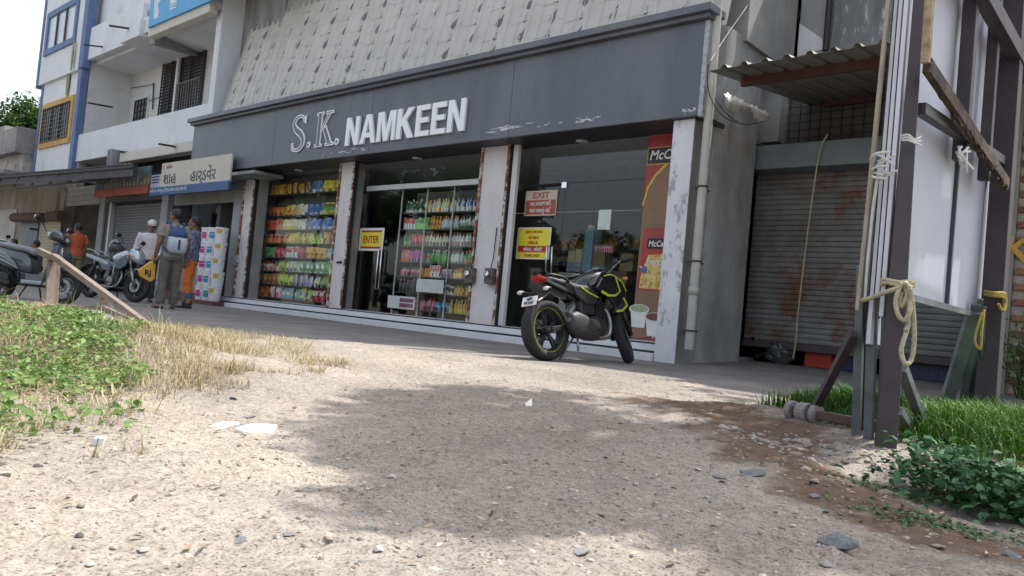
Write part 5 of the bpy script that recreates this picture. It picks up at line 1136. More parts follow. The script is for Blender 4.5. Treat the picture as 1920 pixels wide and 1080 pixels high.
# ================================================================ GOODS IN THE WINDOWS
PAL = {'orange red': (.52, .13, .05), 'golden': (.60, .34, .06), 'yellow': (.70, .55, .07), 'blue': (.06, .14, .42), 'white': (.62, .62, .60), 'red': (.48, .04, .04), 'green': (.10, .30, .09), 'bright green': (.18, .50, .07),
       'cyan': (.12, .42, .52), 'brown': (.24, .14, .07), 'lilac': (.34, .26, .46), 'pink': (.60, .22, .28), 'cream': (.60, .55, .40), 'lime': (.48, .58, .10), 'magenta': (.48, .06, .28), 'dark green': (.03, .13, .06), 'dark': (.05, .05, .06), 'grey white': (.50, .52, .53), 'orange': (.66, .26, .05)}
PAL = {k: tuple(min(.85, v*1.25) for v in c) for k, c in PAL.items()}
def pack_mat(c1, c2):
    nm = 'pack %s %s' % (c1, c2)
    if nm in MATS: return MATS[nm]
    m = bpy.data.materials.new(nm); m.use_nodes = True; MATS[nm] = m; N, L = m.node_tree.nodes, m.node_tree.links; b = N['Principled BSDF']; b.inputs['Roughness'].default_value = .35
    tc = N.new('ShaderNodeTexCoord'); oi = N.new('ShaderNodeObjectInfo')
    vo = N.new('ShaderNodeTexVoronoi'); vo.inputs['Scale'].default_value = 13; vo.distance = 'CHEBYCHEV'
    ad = N.new('ShaderNodeVectorMath'); ad.operation = 'ADD'; L.new(tc.outputs['Object'], ad.inputs[0])
    h_ = sum(map(ord, nm)) % 17; ad.inputs[1].default_value = (h_*.31, h_*.17, h_*.23)
    L.new(ad.outputs[0], vo.inputs['Vector'])
    sp_ = N.new('ShaderNodeSeparateColor'); L.new(vo.outputs['Color'], sp_.inputs[0])
    rp = N.new('ShaderNodeValToRGB'); rp.color_ramp.interpolation = 'CONSTANT'; e = rp.color_ramp.elements
    e[0].position = 0; e[0].color = PAL[c1]+(1,); e[1].position = .56; e[1].color = PAL[c2]+(1,); q = e.new(.82); q.color = tuple(min(1, v*1.3+.1) for v in PAL[c1])+(1,); q = e.new(.93); q.color = tuple(v*.25 for v in PAL[c1])+(1,)
    L.new(sp_.outputs[0], rp.inputs[0])
    hs = N.new('ShaderNodeHueSaturation'); mr = N.new('ShaderNodeMapRange'); mr.inputs['To Min'].default_value = .75; mr.inputs['To Max'].default_value = 1.15
    L.new(oi.outputs['Random'], mr.inputs[0]); L.new(mr.outputs[0], hs.inputs['Value']); L.new(rp.outputs[0], hs.inputs['Color']); L.new(hs.outputs[0], b.inputs['Base Color']); return m
PMESH = {}
def pack_mesh(kind, c1, c2):
    k = (kind, c1, c2)
    if k in PMESH: return PMESH[k]
    mb = MB(); M_ = [pack_mat(c1, c2), pack_mat(c2, c1)]
    if kind == 'packet':
        secs = [(0, 0, 0, .080, .006), (.014, 0, 0, .082, .010), (.05, 0, 0, .078, .036), (.12, 0, 0, .080, .046), (.19, 0, 0, .077, .034), (.222, 0, 0, .083, .010), (.24, 0, 0, .081, .005)]
        mb.loft(secs, 8, 2.6, 'z')
    elif kind == 'carton': mb.box(-.078, .078, -.04, .05, 0, .20)
    elif kind == 'box stack':
        for q in range(3): mb.box(-.078, .078, -.05, .05, q*.072, q*.072+.068)
    elif kind == 'bottle':
        mb.lathe([(0, 0), (.036, 0), (.038, .02), (.038, .12), (.034, .15), (.015, .175), (.014, .19), (0, .19)], (0, 0, 0), 'z', 9, False); mb.cur = 1; mb.lathe([(0, .19), (.018, .19), (.018, .222), (0, .222)], (0, 0, 0), 'z', 8, False)
    elif kind == 'jar':
        mb.lathe([(0, 0), (.045, 0), (.048, .02), (.048, .10), (.038, .125), (0, .125)], (0, 0, 0), 'z', 10, False); mb.cur = 1; mb.lathe([(0, .125), (.043, .125), (.043, .16), (0, .16)], (0, 0, 0), 'z', 10, False)
    o = mb.build(kind.replace(' ', '_'), M_, None, kind in ('packet', 'bottle', 'jar') and 'auto'); me = o.data; bpy.data.objects.remove(o); PMESH[k] = me; return me
ORD = ['top', 'second', 'third', 'fourth', 'fifth', 'sixth', 'seventh', 'bottom']
def rack(label, x0, x1, zs, y, rows, win, h0=.26, posts=2, step=.165):
    t = thing('shelf_rack', label, 'shelf rack', (0, 0, 0))
    for z in zs:
        mb = MB(); mb.box(x0, x1, y, y+.36, z-.022, z-.002); mb.build('shelf', mat('shelf edge', (.055, .06, .055), .5, .1, 8), t)
    mb = MB(); mb.box(x0-.02, x1+.02, y+.37, y+.40, .24, zs[0]+.45); mb.build('back_panel', mat('rack back', (.16, .15, .14), .8, .1, 3), t)
    for k in range(posts): xx = lerp(x0, x1, k/(posts-1)); mb = MB(); mb.box(xx-.015, xx+.015, y-.02, y-.003, .24, zs[0]+.5); mb.build('upright', alum, t)
    for r, (z, row) in enumerate(zip(zs, rows)):
        tot = sum(n for *_, n in row); w_ = (x1-x0-.04)/tot; xx = x0+.02+w_/2
        for kind, c1, c2, n in row:
            me = pack_mesh(kind, c1, c2); nm = {'packet': 'snack_packet', 'carton': 'carton', 'box stack': 'carton_stack', 'bottle': 'bottle', 'jar': 'jar'}[kind]
            word_ = nm.replace('_', ' ').replace('carton stack', 'carton')
            lab = '%s %s with %s print on the %s shelf of the %s window' % (c1, word_, c2, ORD[r] if r < len(zs)-1 else 'bottom', win)
            for q in range(n):
                if kind != 'gap':
                    sc_ = min(1.35, w_/.150) if kind in ('packet', 'carton', 'box stack') else 1.0
                    o = bpy.data.objects.new(nm, me); COL.objects.link(o); hh = min(1.0, h0/.25)*rnd.uniform(1.0, 1.2)
                    o.scale = (sc_*rnd.uniform(.95, 1.02), 1, hh); o.location = (xx, y+.10+rnd.uniform(-.02, .03), z); o.rotation_euler = (rnd.uniform(-.16, .04) if kind == 'packet' else 0, rnd.uniform(-.10, .10) if kind == 'packet' else 0, rnd.uniform(-.28, .28) if kind != 'carton' else rnd.uniform(-.03, .03))
                    tag(o, lab, word_, lab.replace(word_+' with', word_+'s with'))
                xx += w_
    return t
YK = .70
za = [F(560, y_, YK).z for y_ in (362, 403, 430, 456, 483, 510, 536, 562)]
xa1, xb1 = F(488, 450, YK).x, F(652, 450, YK).x
pk, ct, bs, bt, jr = 'packet', 'carton', 'box stack', 'bottle', 'jar'
rows1 = [[(bs, 'golden', 'brown', 3), (pk, 'golden', 'orange', 3), (pk, 'brown', 'golden', 1), (pk, 'blue', 'white', 2), (pk, 'yellow', 'golden', 3), (pk, 'golden', 'brown', 2)],
         [(ct, 'orange red', 'golden', 4), (pk, 'yellow', 'red', 2), (pk, 'cream', 'golden', 2), (pk, 'white', 'blue', 1), (pk, 'blue', 'white', 3), (pk, 'yellow', 'green', 3), (pk, 'orange', 'cream', 3)],
         [(ct, 'orange red', 'red', 4), (pk, 'yellow', 'white', 3), (pk, 'cream', 'green', 2), (pk, 'blue', 'white', 6), (pk, 'lime', 'white', 2), (pk, 'white', 'blue', 1)],
         [(ct, 'orange red', 'brown', 4), (pk, 'golden', 'white', 2), (pk, 'yellow', 'blue', 4), (pk, 'lime', 'dark green', 3), (pk, 'orange', 'golden', 2), (pk, 'blue', 'dark', 3)],
         [(ct, 'green', 'white', 3), (ct, 'red', 'pink', 2), (pk, 'white', 'red', 3), (pk, 'red', 'magenta', 2), (bs, 'golden', 'orange', 4), (bs, 'cyan', 'white', 4)],
         [(ct, 'orange red', 'cream', 3), (pk, 'white', 'red', 1), (pk, 'lime', 'white', 2), (pk, 'white', 'lime', 3), (bs, 'grey white', 'green', 5), (pk, 'bright green', 'white', 2), (pk, 'cream', 'brown', 2)],
         [(bs, 'orange', 'brown', 4), (pk, 'lime', 'golden', 3), (pk, 'lilac', 'white', 4), (pk, 'cream', 'pink', 2), (pk, 'bright green', 'lime', 4)],
         [(ct, 'orange', 'red', 2), (pk, 'pink', 'white', 2), (pk, 'grey white', 'cyan', 3), (pk, 'lime', 'blue', 2), (pk, 'red', 'white', 2), (pk, 'white', 'lilac', 3)]]
rack('tall rack of snack packets filling the left window', xa1, xb1, za, YK, rows1, 'left')
zb2 = [F(815, y_, YK).z for y_ in (397, 429, 461, 492, 520, 551, 584)]
xa2, xb2 = F(748, 450, YK).x, F(899, 450, YK).x
rows2 = [[(bt, 'dark green', 'white', 7), (ct, 'yellow', 'dark', 1), (bt, 'cream', 'orange', 5), (bt, 'white', 'lime', 4), (bt, 'grey white', 'blue', 9)],
         [(ct, 'white', 'red', 4), (ct, 'bright green', 'green', 5), (bt, 'orange', 'golden', 4), (bt, 'grey white', 'orange', 6), (bt, 'white', 'dark green', 8)],
         [(bt, 'green', 'dark', 3), (ct, 'red', 'pink', 5), (bt, 'cream', 'red', 7), (bt, 'white', 'brown', 10)],
         [(ct, 'orange red', 'pink', 3), (ct, 'magenta', 'lilac', 4), (jr, 'red', 'green', 3), (bt, 'green', 'white', 6), (bt, 'white', 'green', 4), (bt, 'green', 'orange', 5)],
         [(jr, 'pink', 'dark green', 6), (jr, 'golden', 'orange', 3), (ct, 'orange red', 'white', 3), (jr, 'lilac', 'white', 3), (jr, 'golden', 'brown', 3), (bt, 'green', 'grey white', 4)],
         [(bt, 'dark', 'pink', 8), (jr, 'dark', 'white', 7), (jr, 'golden', 'dark', 6)],
         [(jr, 'magenta', 'white', 7), (bt, 'pink', 'dark', 6), (jr, 'blue', 'cyan', 5), (bt, 'golden', 'yellow', 8)]]
rack('tall rack of bottles and cartons behind the middle window', xa2, xb2, zb2, YK, rows2, 'middle', .25, 4)
t = notice(779, 522, 827, 550, 'pair of plain white cards stuck inside the middle window', [], sign_w); t.location.y = YG+.04
t = notice(725, 553, 773, 581, 'white printed card with pink rows low in the middle window', [], sign_w, [(.45, .95, .55, .85, mat('pink print', (.45, .12, .25), .6, .4, 40)), (.45, .95, .12, .45, MATS['pink print'])]); t.location.y = YG+.04
# shelves further back to give the shop depth
for k, (xc, yy_) in enumerate(((-8.2, 4.6), (-10.6, 4.9), (-12.4, 3.2))):
    t = thing('shelf_rack', ['dim rack of goods deep inside behind the exit door', 'dim rack of goods deep inside left of the exit door', 'dim rack standing behind the enter door'][k], 'shelf rack', (xc, yy_, .2))
    for q in range(6): mb = MB(); mb.box(-.9, .9, 0, .4, q*.36, q*.36+.025); mb.build('shelf', alum, t)
    mb = MB(); mb.box(-.92, .92, .401, .43, 0, 2.2); mb.build('back_panel', MATS['rack back'], t)
    for q in range(6):
        mb = MB()
        for j in range(9): mb.box(-.88+j*.196, -.70+j*.196, .06, .25, q*.36+.026, q*.36+rnd.uniform(.16, .3))
        o = mb.build('goods_row', pack_mat(*rnd.choice([('golden', 'red'), ('white', 'blue'), ('green', 'cream'), ('red', 'white')])), t); o['kind'] = 'stuff'
# counter with cartons behind the exit door
yc = 2.0
def fbox(name, label, cat, px0, py0, px1, py1, y, m, dep=.3, bevel=.006, group=None):
    a, b_ = F(px0, py1, y), F(px1, py0, y); mb = MB(); w_, h_ = b_.x-a.x, b_.z-a.z; mb.box(-w_/2, w_/2, 0, dep, 0, h_); o = mb.build(name, m, None, False, bevel, (a.x+w_/2, y, a.z)); return tag(o, label, cat, group)
cw = mat('white laminate', (.62, .63, .64), .4, .04, 3); cb = mat('light blue carton', (.32, .52, .66), .5, .1, 10); cbr = mat('brown carton', (.34, .25, .15), .85, .1, 8); cy = mat('yellow white carton', (.72, .60, .16), .5, .3, 14, col2=(.6, .6, .58)); cpw = mat('white blue carton', (.55, .58, .62), .5, .2, 20, col2=(.12, .2, .4))
a = F(1052, 514, yc); b_ = F(1125, 514, yc); mb = MB(); mb.box(a.x, b_.x, yc, yc+.6, .2, a.z); mb.box(a.x-.03, b_.x+.03, yc-.03, yc+.62, a.z, a.z+.03); tag(mb.build('counter', cw, None, False, .006), 'white counter just inside the exit door', 'counter')
a = F(1052, 512, yc+.05); zc_ = a.z+.035
def on_c(label, px0, px1, hpx, z0, m, dep=.25, cat='carton', y=yc+.06):
    a, b_ = F(px0, 500, y), F(px1, 500, y); h_ = hpx*(a-CAMP).dot(FW)/FPX; mb = MB(); w_ = b_.x-a.x; mb.box(-w_/2, w_/2, 0, dep, 0, h_); tag(mb.build('carton', m, None, False, .005, (a.x+w_/2, y, z0)), label, cat); return z0+h_+.002
z_ = on_c('white and blue carton at the left end of the counter', 1062, 1089, 17, zc_, cpw); on_c('yellow carton on top of the white and blue one at the left of the counter', 1063, 1076, 22, z_, cy); on_c('yellow and white carton beside the yellow one on the counter', 1077, 1089, 26, z_, cy)
z_ = zc_
for q, nm in enumerate(('lowest', 'second lowest', 'second highest', 'topmost')): z_ = on_c('light blue carton, %s of the tall stack on the counter' % nm, 1091, 1107, 20, z_, cb)
on_c('white jar on top of the light blue stack', 1096, 1103, 8, z_, cw, .1, 'jar')
z_ = on_c('white patterned carton on the right half of the counter', 1109, 1133, 12, zc_, cpw); z_ = on_c('brown cardboard carton above the patterned white one', 1110, 1132, 26, z_, cbr)
for k in range(8):
    a = F(1113+k*4.2, 480, yc+.1); o = bpy.data.objects.new('jar', pack_mesh(jr, 'pink', 'white')); COL.objects.link(o); o.location = (a.x, yc+.15, z_); o.scale = (.8, .8, .8); tag(o, 'pink jar with white lid in a row on the brown carton', 'jar', 'pink jars on the brown carton')
a = F(1140, 512, yc+.1); mb = MB(); w_ = F(1175, 512, yc+.1).x-a.x; mb.box(0, w_, 0, .5, 0, 1.15); tag(mb.build('cabinet', mat('dark brown cabinet', (.13, .10, .085), .6, .15, 4), None, False, .01, (a.x, yc+.1, .2)), 'brown cabinet behind the exit glass right of the counter', 'cabinet')
mb = MB(); mb.box(0, .26, 0, .25, 0, .3); tag(mb.build('carton', cbr, None, False, .006, (F(1160, 480, yc+.1).x, yc+.15, 1.352)), 'brown carton on the cabinet by the poster', 'carton')
# ---------------------------------------------------------------- paint buckets stacked outside the paint shop
buckw = mat('white bucket plastic', (.70, .70, .72), .35, .03, 4); lab_m = {'magenta': mat('magenta label', (.55, .03, .26), .4), 'blue': mat('cyan label', (.03, .30, .46), .4), 'yellow': mat('yellow label', (.70, .46, .04), .4, .2, 12)}
BK = {}
def bucket(colr):
    t = thing('paint_bucket', 'x', 'bucket')
    mb = MB(); mb.lathe([(0, 0), (.125, 0), (.128, .01), (.146, .30), (.140, .30), (0, .30)], (0, 0, 0), 'z', 18, False); mb.build('body', buckw, t, 'auto')
    mb = MB(); mb.lathe([(0, .301), (.152, .301), (.154, .335), (.145, .34), (0, .338)], (0, 0, 0), 'z', 18, False); mb.build('lid', buckw, t, 'auto')
    mb = MB(); n = 10
    a0, a1 = -2.1, -1.15
    vs_ = []
    for k in range(n+1):
        an = lerp(a0, a1, k/n); h0 = .08 if colr != 'yellow' else .19; h1 = .23 if colr != 'yellow' else .29
        for z in (h0, h1): r = lerp(.1285, .1465, z/.3)+.002; vs_.append((r*math.cos(an), r*math.sin(an), z))
    mb.add(vs_, [(k*2, k*2+2, k*2+3, k*2+1) for k in range(n)]); mb.build('label', lab_m[colr], t)
    mb = MB(); mb.tube([(.152*math.cos(a), .152*math.sin(a)-.0, .29-.12*math.sin((a+math.pi)*1.0)) for a in np.linspace(-math.pi, 0, 9)], .004, 5); mb.build('handle', chrome, t); return t
for k in ('magenta', 'blue', 'yellow'): BK[k] = bucket(k)
used = set(); YBk = -.22
xs_b = [F(388, 500, YBk).x, F(405, 500, YBk).x, F(424, 500, YBk).x]; 
bx_l = F(372, 540, YBk).x+.17; step_b = .345
for r in range(5):
    for c_, colr in enumerate(('magenta', 'blue', 'yellow')):
        if r == 4 and c_ == 0: pass
        o = BK[colr] if colr not in used else copy_tree(BK[colr]); used.add(colr)
        o.location = (bx_l+c_*step_b+rnd.uniform(-.015, .015), YBk+rnd.uniform(-.02, .02), .10+r*.345); o.rotation_euler.z = .65+rnd.uniform(-.2, .2)
        o['label'] = 'white paint bucket with %s label, %s of the %s stack' % (colr, ['lowest', 'second lowest', 'middle', 'second highest', 'topmost'][r], ['left', 'middle', 'right'][c_]); o['group'] = 'paint buckets stacked outside the paint shop'
mb = MB(); mb.box(bx_l-.2, bx_l+3*step_b-.1, YBk-.18, YBk+.55, 0, .098); tag(mb.build('pallet_plinth', maroon, None), 'maroon plinth carrying the stacked paint buckets', 'plinth')
# ---------------------------------------------------------------- wooden easel frame lying on the weeds
wood = mat('weathered timber', (.225, .182, .147), .9, .2, 6, .35, 50, col3=(.15, .11, .09), s3=4, t3=(.5, .7), stretch=(1, 1, 1))
wf = thing('wooden_frame', 'weathered wooden frame of slanting beams beside the weeds', 'frame')
def gm(px, py, dep): return W(px, py, dep)
A, B_ = gm(100, 480, 6.3), gm(286, 617, 5.75)
def beam(a, b_, w1, w2, n='beam'): mb = MB(); mb.bar(a, b_, w1, w2); return mb.build(n, wood, wf, bevel=.004)
beam(A, B_, .055, .045)
beam(gm(97, 482, 6.34), gm(92, 582, 6.2), .058, .045, 'post'); beam(gm(107, 486, 6.45), gm(101, 575, 6.35), .05, .04, 'post')
beam(gm(196, 552, 6.05), gm(193, 590, 6.05), .058, .045, 'post')
beam(gm(-30, 571, 6.3), gm(192, 577, 6.05), .05, .03, 'rail'); beam(gm(192, 575, 6.04), gm(262, 612, 5.8), .045, .03, 'rail')
beam(A+Vector((0, 0, -.015)), gm(72, 470, 6.35), .05, .05, 'beam_end')
bd = MB(); q = [gm(70, 580, 6.15), gm(185, 580, 6.05), gm(250, 612, 5.75), gm(270, 628, 5.5), gm(140, 622, 5.3), gm(40, 600, 5.7)]; q = [Vector(v) for v in q]
bd.add([tuple(v) for v in q]+[tuple(v-Vector((0, 0, .012))) for v in q], [tuple(range(6)), tuple(reversed(range(6, 12)))]+[(i, (i+1) % 6, 6+(i+1) % 6, 6+i) for i in range(6)])
tag(bd.build('board', mat('white sheet board', (.80, .80, .78), .6, .03, 3), None), 'sunlit white sheet lying under the wooden frame on the weeds', 'board')
# ================================================================ MOTORCYCLES
rubber = mat('tyre rubber', (.022, .021, .021), .85, .15, 25, .5, 70); blackpl = mat('black plastic', (.014, .014, .015), .5, .1, 20, .1, 60); glossb = mat('gloss black paint', (.012, .012, .014), .18, .1, 4, coat=.6)
engm = mat('engine black', (.03, .03, .032), .5, .2, 12, metal=.3); alu = mat('engine alloy', (.34, .34, .34), .38, .15, 15, metal=.8); limey = mat('lime yellow paint', (.42, .50, .04), .35, .06, 8); redlens = mat('red lens', (.35, .02, .02), .15, .1, 10); clearl = mat('clear lens', (.62, .62, .60), .12, .1, 10, metal=.3); ambr = mat('amber lens', (.60, .22, .04), .2)
silverp = mat('silver paint', (.46, .49, .53), .28, .05, 6, metal=.5, coat=.5); greyp2 = mat('grey blue paint', (.12, .15, .19), .3, .06, 6, metal=.3, coat=.4); seatm = mat('seat vinyl', (.03, .03, .033), .6, .1, 30, .2, 90); mirg = mat('mirror glass', (.8, .85, .9), .03, .02, 3, metal=1); platew = mat('number plate', (.72, .72, .70), .5, .03, 10)
def wheel(root, cx, R_, w_, front, steer, rim_m, stripe=None, spokes=5):
    T_ = Matrix.Translation((cx, 0, R_))
    def bd(mb, n, m, par=None, sm='auto'): mb.xf(steer @ T_); return mb.build(n, m, par or root, sm)
    mb = MB(); mb.lathe([(R_-.083, -.36*w_), (R_-.06, -.48*w_), (R_-.035, -.5*w_), (R_-.014, -.40*w_), (R_-.003, -.22*w_), (R_, 0), (R_-.003, .22*w_), (R_-.014, .40*w_), (R_-.035, .5*w_), (R_-.06, .48*w_), (R_-.083, .36*w_)], n=40); ty = bd(mb, 'tyre', rubber, sm=True)
    mb = MB()
    for k in range(36):
        a = 2*math.pi*k/36
        for sgn in (-1, 1):
            a2 = a+.10; r1, r2 = R_+.0012, R_-.010
            P_ = lambda an, r, y: (r*math.cos(an), y*sgn, r*math.sin(an))
            mb.add([P_(a, r1, .04*w_), P_(a+.03, r1, .04*w_), P_(a2+.03, r2, .36*w_), P_(a2, r2, .36*w_)], [(0, 1, 2, 3)])
    bd(mb, 'tread_groove', mat('tread groove', (.008, .008, .008), .9), ty, False)
    mb = MB(); h = .34*w_; mb.lathe([(R_-.082, -h), (R_-.080, h), (R_-.105, h*.8), (R_-.112, 0), (R_-.105, -h*.8)], n=36)
    for k in range(spokes):
        a = 2*math.pi*k/spokes+.4
        for da in (-.13, .13): mb.bar((.05*math.cos(a), 0, .05*math.sin(a)), ((R_-.105)*math.cos(a+da), 0, (R_-.105)*math.sin(a+da)), .020, .030, (0, 1, 0))
    mb.cyl((0, -.06, 0), (0, .06, 0), .045, 14); rm = bd(mb, 'rim', rim_m)
    if stripe:
        mb = MB()
        for sg in (-1, 1): mb.lathe([(R_-.085, sg*(h+.002)), (R_-.089, sg*(h+.002)), (R_-.089, sg*(h+.0035)), (R_-.085, sg*(h+.0035))], n=36)
        bd(mb, 'rim_stripe', stripe, rm)
    mb = MB(); y_ = -.075 if front else .07; mb.lathe([(.118, y_), (.118, y_+.005), (.07, y_+.005), (.07, y_)], n=24); bd(mb, 'brake_disc', alu)
    if not front: mb = MB(); mb.lathe([(.095, .085), (.095, .092), (.04, .092), (.04, .085)], n=24); bd(mb, 'sprocket', engm)
    mb = MB(); mb.cyl((0, -.11, 0), (0, .11, 0), .014, 8); bd(mb, 'axle', alu)
def steer_mat(ang, hx_=.36, hz=.86, rake=25):
    d = Vector((-math.sin(R(rake)), 0, math.cos(R(rake)))); A = Vector((hx_, 0, hz)); return Matrix.Translation(A) @ Matrix.Rotation(R(ang), 4, d) @ Matrix.Translation(-A)
def mirror_part(root, S_, side, base, tip, m=None):
    mb = MB(); mb.tube(catm3([base, ((base[0]+tip[0])/2+.03, (base[1]*.4+tip[1]*.6), (base[2]+tip[2])/2), tip], 4), .007, 6); mb.ball(tip, .06, 12, .45, 1.15, .75); mb.xf(S_); o = mb.build('mirror', blackpl, root, True)
    mb = MB(); mb.ball((tip[0]-.022, tip[1], tip[2]), .052, 12, .25, 1.15, .75); mb.xf(S_); mb.build('mirror_glass', mirg, o, True)
def motorcycle_black(label, loc, rz, lean, steer):
    root = thing('motorcycle', label, 'motorcycle', loc, rz); root.rotation_euler = Matrix.Rotation(rz, 3, 'Z').to_euler()
    root.rotation_euler = (Matrix.Rotation(rz, 3, 'Z') @ Matrix.Rotation(R(-lean), 3, 'X')).to_euler()
    I_ = Matrix.Identity(4); S_ = steer_mat(steer)
    def b(mb, n, m, sm='auto', bev=0, par=None, st=False):
        if st: mb.xf(S_)
        return mb.build(n, m, par or root, sm, bev)
    wheel(root, -.67, .315, .155, False, I_, blackpl, limey); wheel(root, .68, .305, .115, True, S_, blackpl, limey)
    # tank, panels
    mb = MB(); mb.loft([(-.10, 0, .83, .07, .05), (-.04, 0, .855, .115, .09), (.06, 0, .885, .145, .125), (.18, 0, .905, .165, .145), (.29, 0, .895, .160, .140), (.37, 0, .86, .12, .11), (.42, 0, .83, .08, .07)], 20, 2.6); tk = b(mb, 'tank', glossb, True)
    mb = MB(); mb.lathe([(0, 0), (.04, 0), (.04, .012), (0, .014)], (.2, 0, 1.048), 'z', 14, False); b(mb, 'filler_cap', alu, par=tk)
    mb = MB(); mb.loft([(-.02, 0, .945, .02, .008), (.06, 0, 1.0, .035, .012), (.2, 0, 1.045, .04, .012), (.3, 0, 1.03, .03, .012)], 8); b(mb, 'tank_stripe', MATS['grey blue paint'], par=tk)
    for sg in (-1, 1):
        y_ = .168*sg
        mb = MB(); mb.prism([(-.02, .80), (.08, .92), (.30, .97), (.42, .90), (.50, .82), (.50, .74), (.40, .64), (.30, .60), (.20, .70), (.10, .74)], y_-.018, y_+.018); b(mb, 'shroud', glossb, False, .012)
        yy = y_+sg*.0195
        def strip(pts, wd, n='yellow_edge'):
            mb = MB(); L_, R_ = ribbon(pts, [wd*.72]*len(pts)); k = len(L_); vs_ = [(p.x, q, p.y) for q in (yy, yy+sg*.004) for p in L_+R_]
            fs = []
            for i in range(k-1): fs += [(i, i+1, k+i+1, k+i), (2*k+i, 3*k+i, 3*k+i+1, 2*k+i+1), (i, 2*k+i, 2*k+i+1, i+1), (k+i, k+i+1, 3*k+i+1, 3*k+i)]
            mb.add(vs_, fs); b(mb, n, limey, False)
        strip([(.10, .935), (.22, .965), (.31, .955)], .018); strip([(.31, .955), (.385, .79), (.30, .735), (.17, .725)], .030); strip([(.17, .725), (.05, .76)], .042)
        strip([(.31, .955), (.43, .90), (.50, .80)], .016)
        strip([(.44, .72), (.505, .64), (.41, .575), (.30, .56)], .036)
        mb = MB(); mb.prism([(.30, .62), (.50, .72), (.53, .64), (.40, .55), (.28, .54)], y_-.03*sg, y_+.014*sg); b(mb, 'belly_wing', blackpl, False, .008)
        mb = MB(); mb.prism([(-.36, .80), (-.06, .80), (.08, .74), (.02, .62), (-.14, .60), (-.30, .70)], sg*.115-.015, sg*.115+.015); b(mb, 'side_panel', blackpl, False, .012)
        yy = sg*.132; strip([(-.22, .79), (-.08, .735), (.06, .70)], .022); strip([(-.18, .775), (-.10, .735)], .02, 'yellow_flash')
    # seat, tail
    def b(mb, n, m, sm='auto', bev=0, par=None, st=False):
        mb.v = [(x if x > -.22 else -.22+(x+.22)*.88, y, z-.10*min(1, max(0, (-x-.22)/.30))) for x, y, z in mb.v]
        return mb.build(n, m, par or root, sm, bev)
    mb = MB(); mb.loft([(.0, 0, .825, .08, .025), (-.10, 0, .79, .12, .045), (-.24, 0, .79, .135, .05), (-.34, 0, .835, .12, .055), (-.40, 0, .885, .10, .05), (-.55, 0, .925, .10, .045), (-.68, 0, .95, .08, .03), (-.74, 0, .955, .05, .015)], 14); b(mb, 'seat', seatm, True)
    mb = MB(); mb.loft([(-.10, 0, .72, .10, .06), (-.28, 0, .76, .13, .075), (-.46, 0, .84, .12, .06), (-.64, 0, .90, .10, .045), (-.80, 0, .945, .07, .035), (-.86, 0, .955, .04, .02)], 14, 3); b(mb, 'tail_cowl', glossb)
    for sg in (-1, 1): mb = MB(); mb.tube(catm3([(-.42, sg*.11, .90), (-.55, sg*.135, .965), (-.72, sg*.11, .985), (-.76, sg*.06, .985)], 4), .014, 8); b(mb, 'grab_rail', blackpl, True)
    mb = MB(); mb.loft([(-.885, 0, .955, .055, .022), (-.86, 0, .95, .075, .032), (-.80, 0, .935, .082, .034), (-.74, 0, .93, .07, .02)], 12, 2.6); b(mb, 'tail_light', redlens)
    mb = MB(); mb.loft([(-.70, 0, .80, .07, .03), (-.82, 0, .74, .06, .02), (-.92, 0, .70, .075, .012), (-.99, 0, .58, .08, .01), (-1.0, 0, .50, .08, .008)], 8, 4); b(mb, 'rear_mudguard', blackpl)
    mb = MB(); mb.box(-.006, .006, -.10, .10, -.05, .05); mb.xf(Matrix.Translation((-.985, -.0, .70)) @ Matrix.Rotation(R(20), 4, 'Y')); pl = b(mb, 'number_plate', platew, False)
    for k, s_ in enumerate(('GJ03', 'PK1247')):
        o = text(s_, (0, 0, 0), .042, blackpl, pl, align='CENTER', bold=.03); o.matrix_basis = Matrix.Translation((-.893, 0, .60)) @ Matrix.Rotation(R(20), 4, 'Y') @ Matrix.Translation((-.009, 0, .010-.045*k)) @ Matrix.Rotation(R(-90), 4, 'Z') @ Matrix.Rotation(R(90), 4, 'X')
    mb = MB(); mb.box(-1.005, -.99, -.04, .04, .585, .62); b(mb, 'reflector', redlens, False)
    for sg in (-1, 1):
        mb = MB(); mb.tube([(-.86, sg*.04, .80), (-.89, sg*.15, .81)], .010, 6); mb.ball((-.90, sg*.185, .815), .032, 12, 1.3, 1.5, .8); o = b(mb, 'indicator', blackpl, True); mb = MB(); mb.ball((-.925, sg*.185, .815), .028, 12, .9, 1.45, .8); b(mb, 'lens', clearl, True, par=o)
    # frame, swing arm, engine
    def b(mb, n, m, sm='auto', bev=0, par=None, st=False):
        if st: mb.xf(S_)
        return mb.build(n, m, par or root, sm, bev)
    mb = MB(); mb.tube([(.34, 0, .86), (.22, 0, .78), (-.06, 0, .70), (-.22, 0, .52), (-.20, 0, .36)], .028, 8); mb.tube([(.34, 0, .80), (.30, .0, .56), (.20, 0, .32), (-.16, 0, .30)], .025, 8); mb.tube([(-.1, .07, .70), (-.5, .09, .82)], .018, 8); mb.tube([(-.1, -.07, .70), (-.5, -.09, .82)], .018, 8); b(mb, 'frame', blackpl, True)
    for sg in (-1, 1): mb = MB(); mb.bar((-.14, sg*.09, .40), (-.69, sg*.105, .315), .03, .055); b(mb, 'swing_arm', blackpl, False, .006)
    mb = MB(); mb.prism([(-.16, .26), (.16, .26), (.22, .34), (.20, .46), (.02, .50), (-.18, .46), (-.22, .36)], -.11, .11); b(mb, 'engine', engm, False, .03)
    for y_, r in ((-.125, .09), (.12, .10)): mb = MB(); mb.lathe([(0, y_-.018), (r, y_-.018), (r, y_+.018), (0, y_+.018)], (-.02, 0, .37), n=22, closed=False); b(mb, 'engine_cover', mat('dull alloy', (.16, .16, .16), .45, .2, 15, metal=.6), False, .006)
    mb = MB()
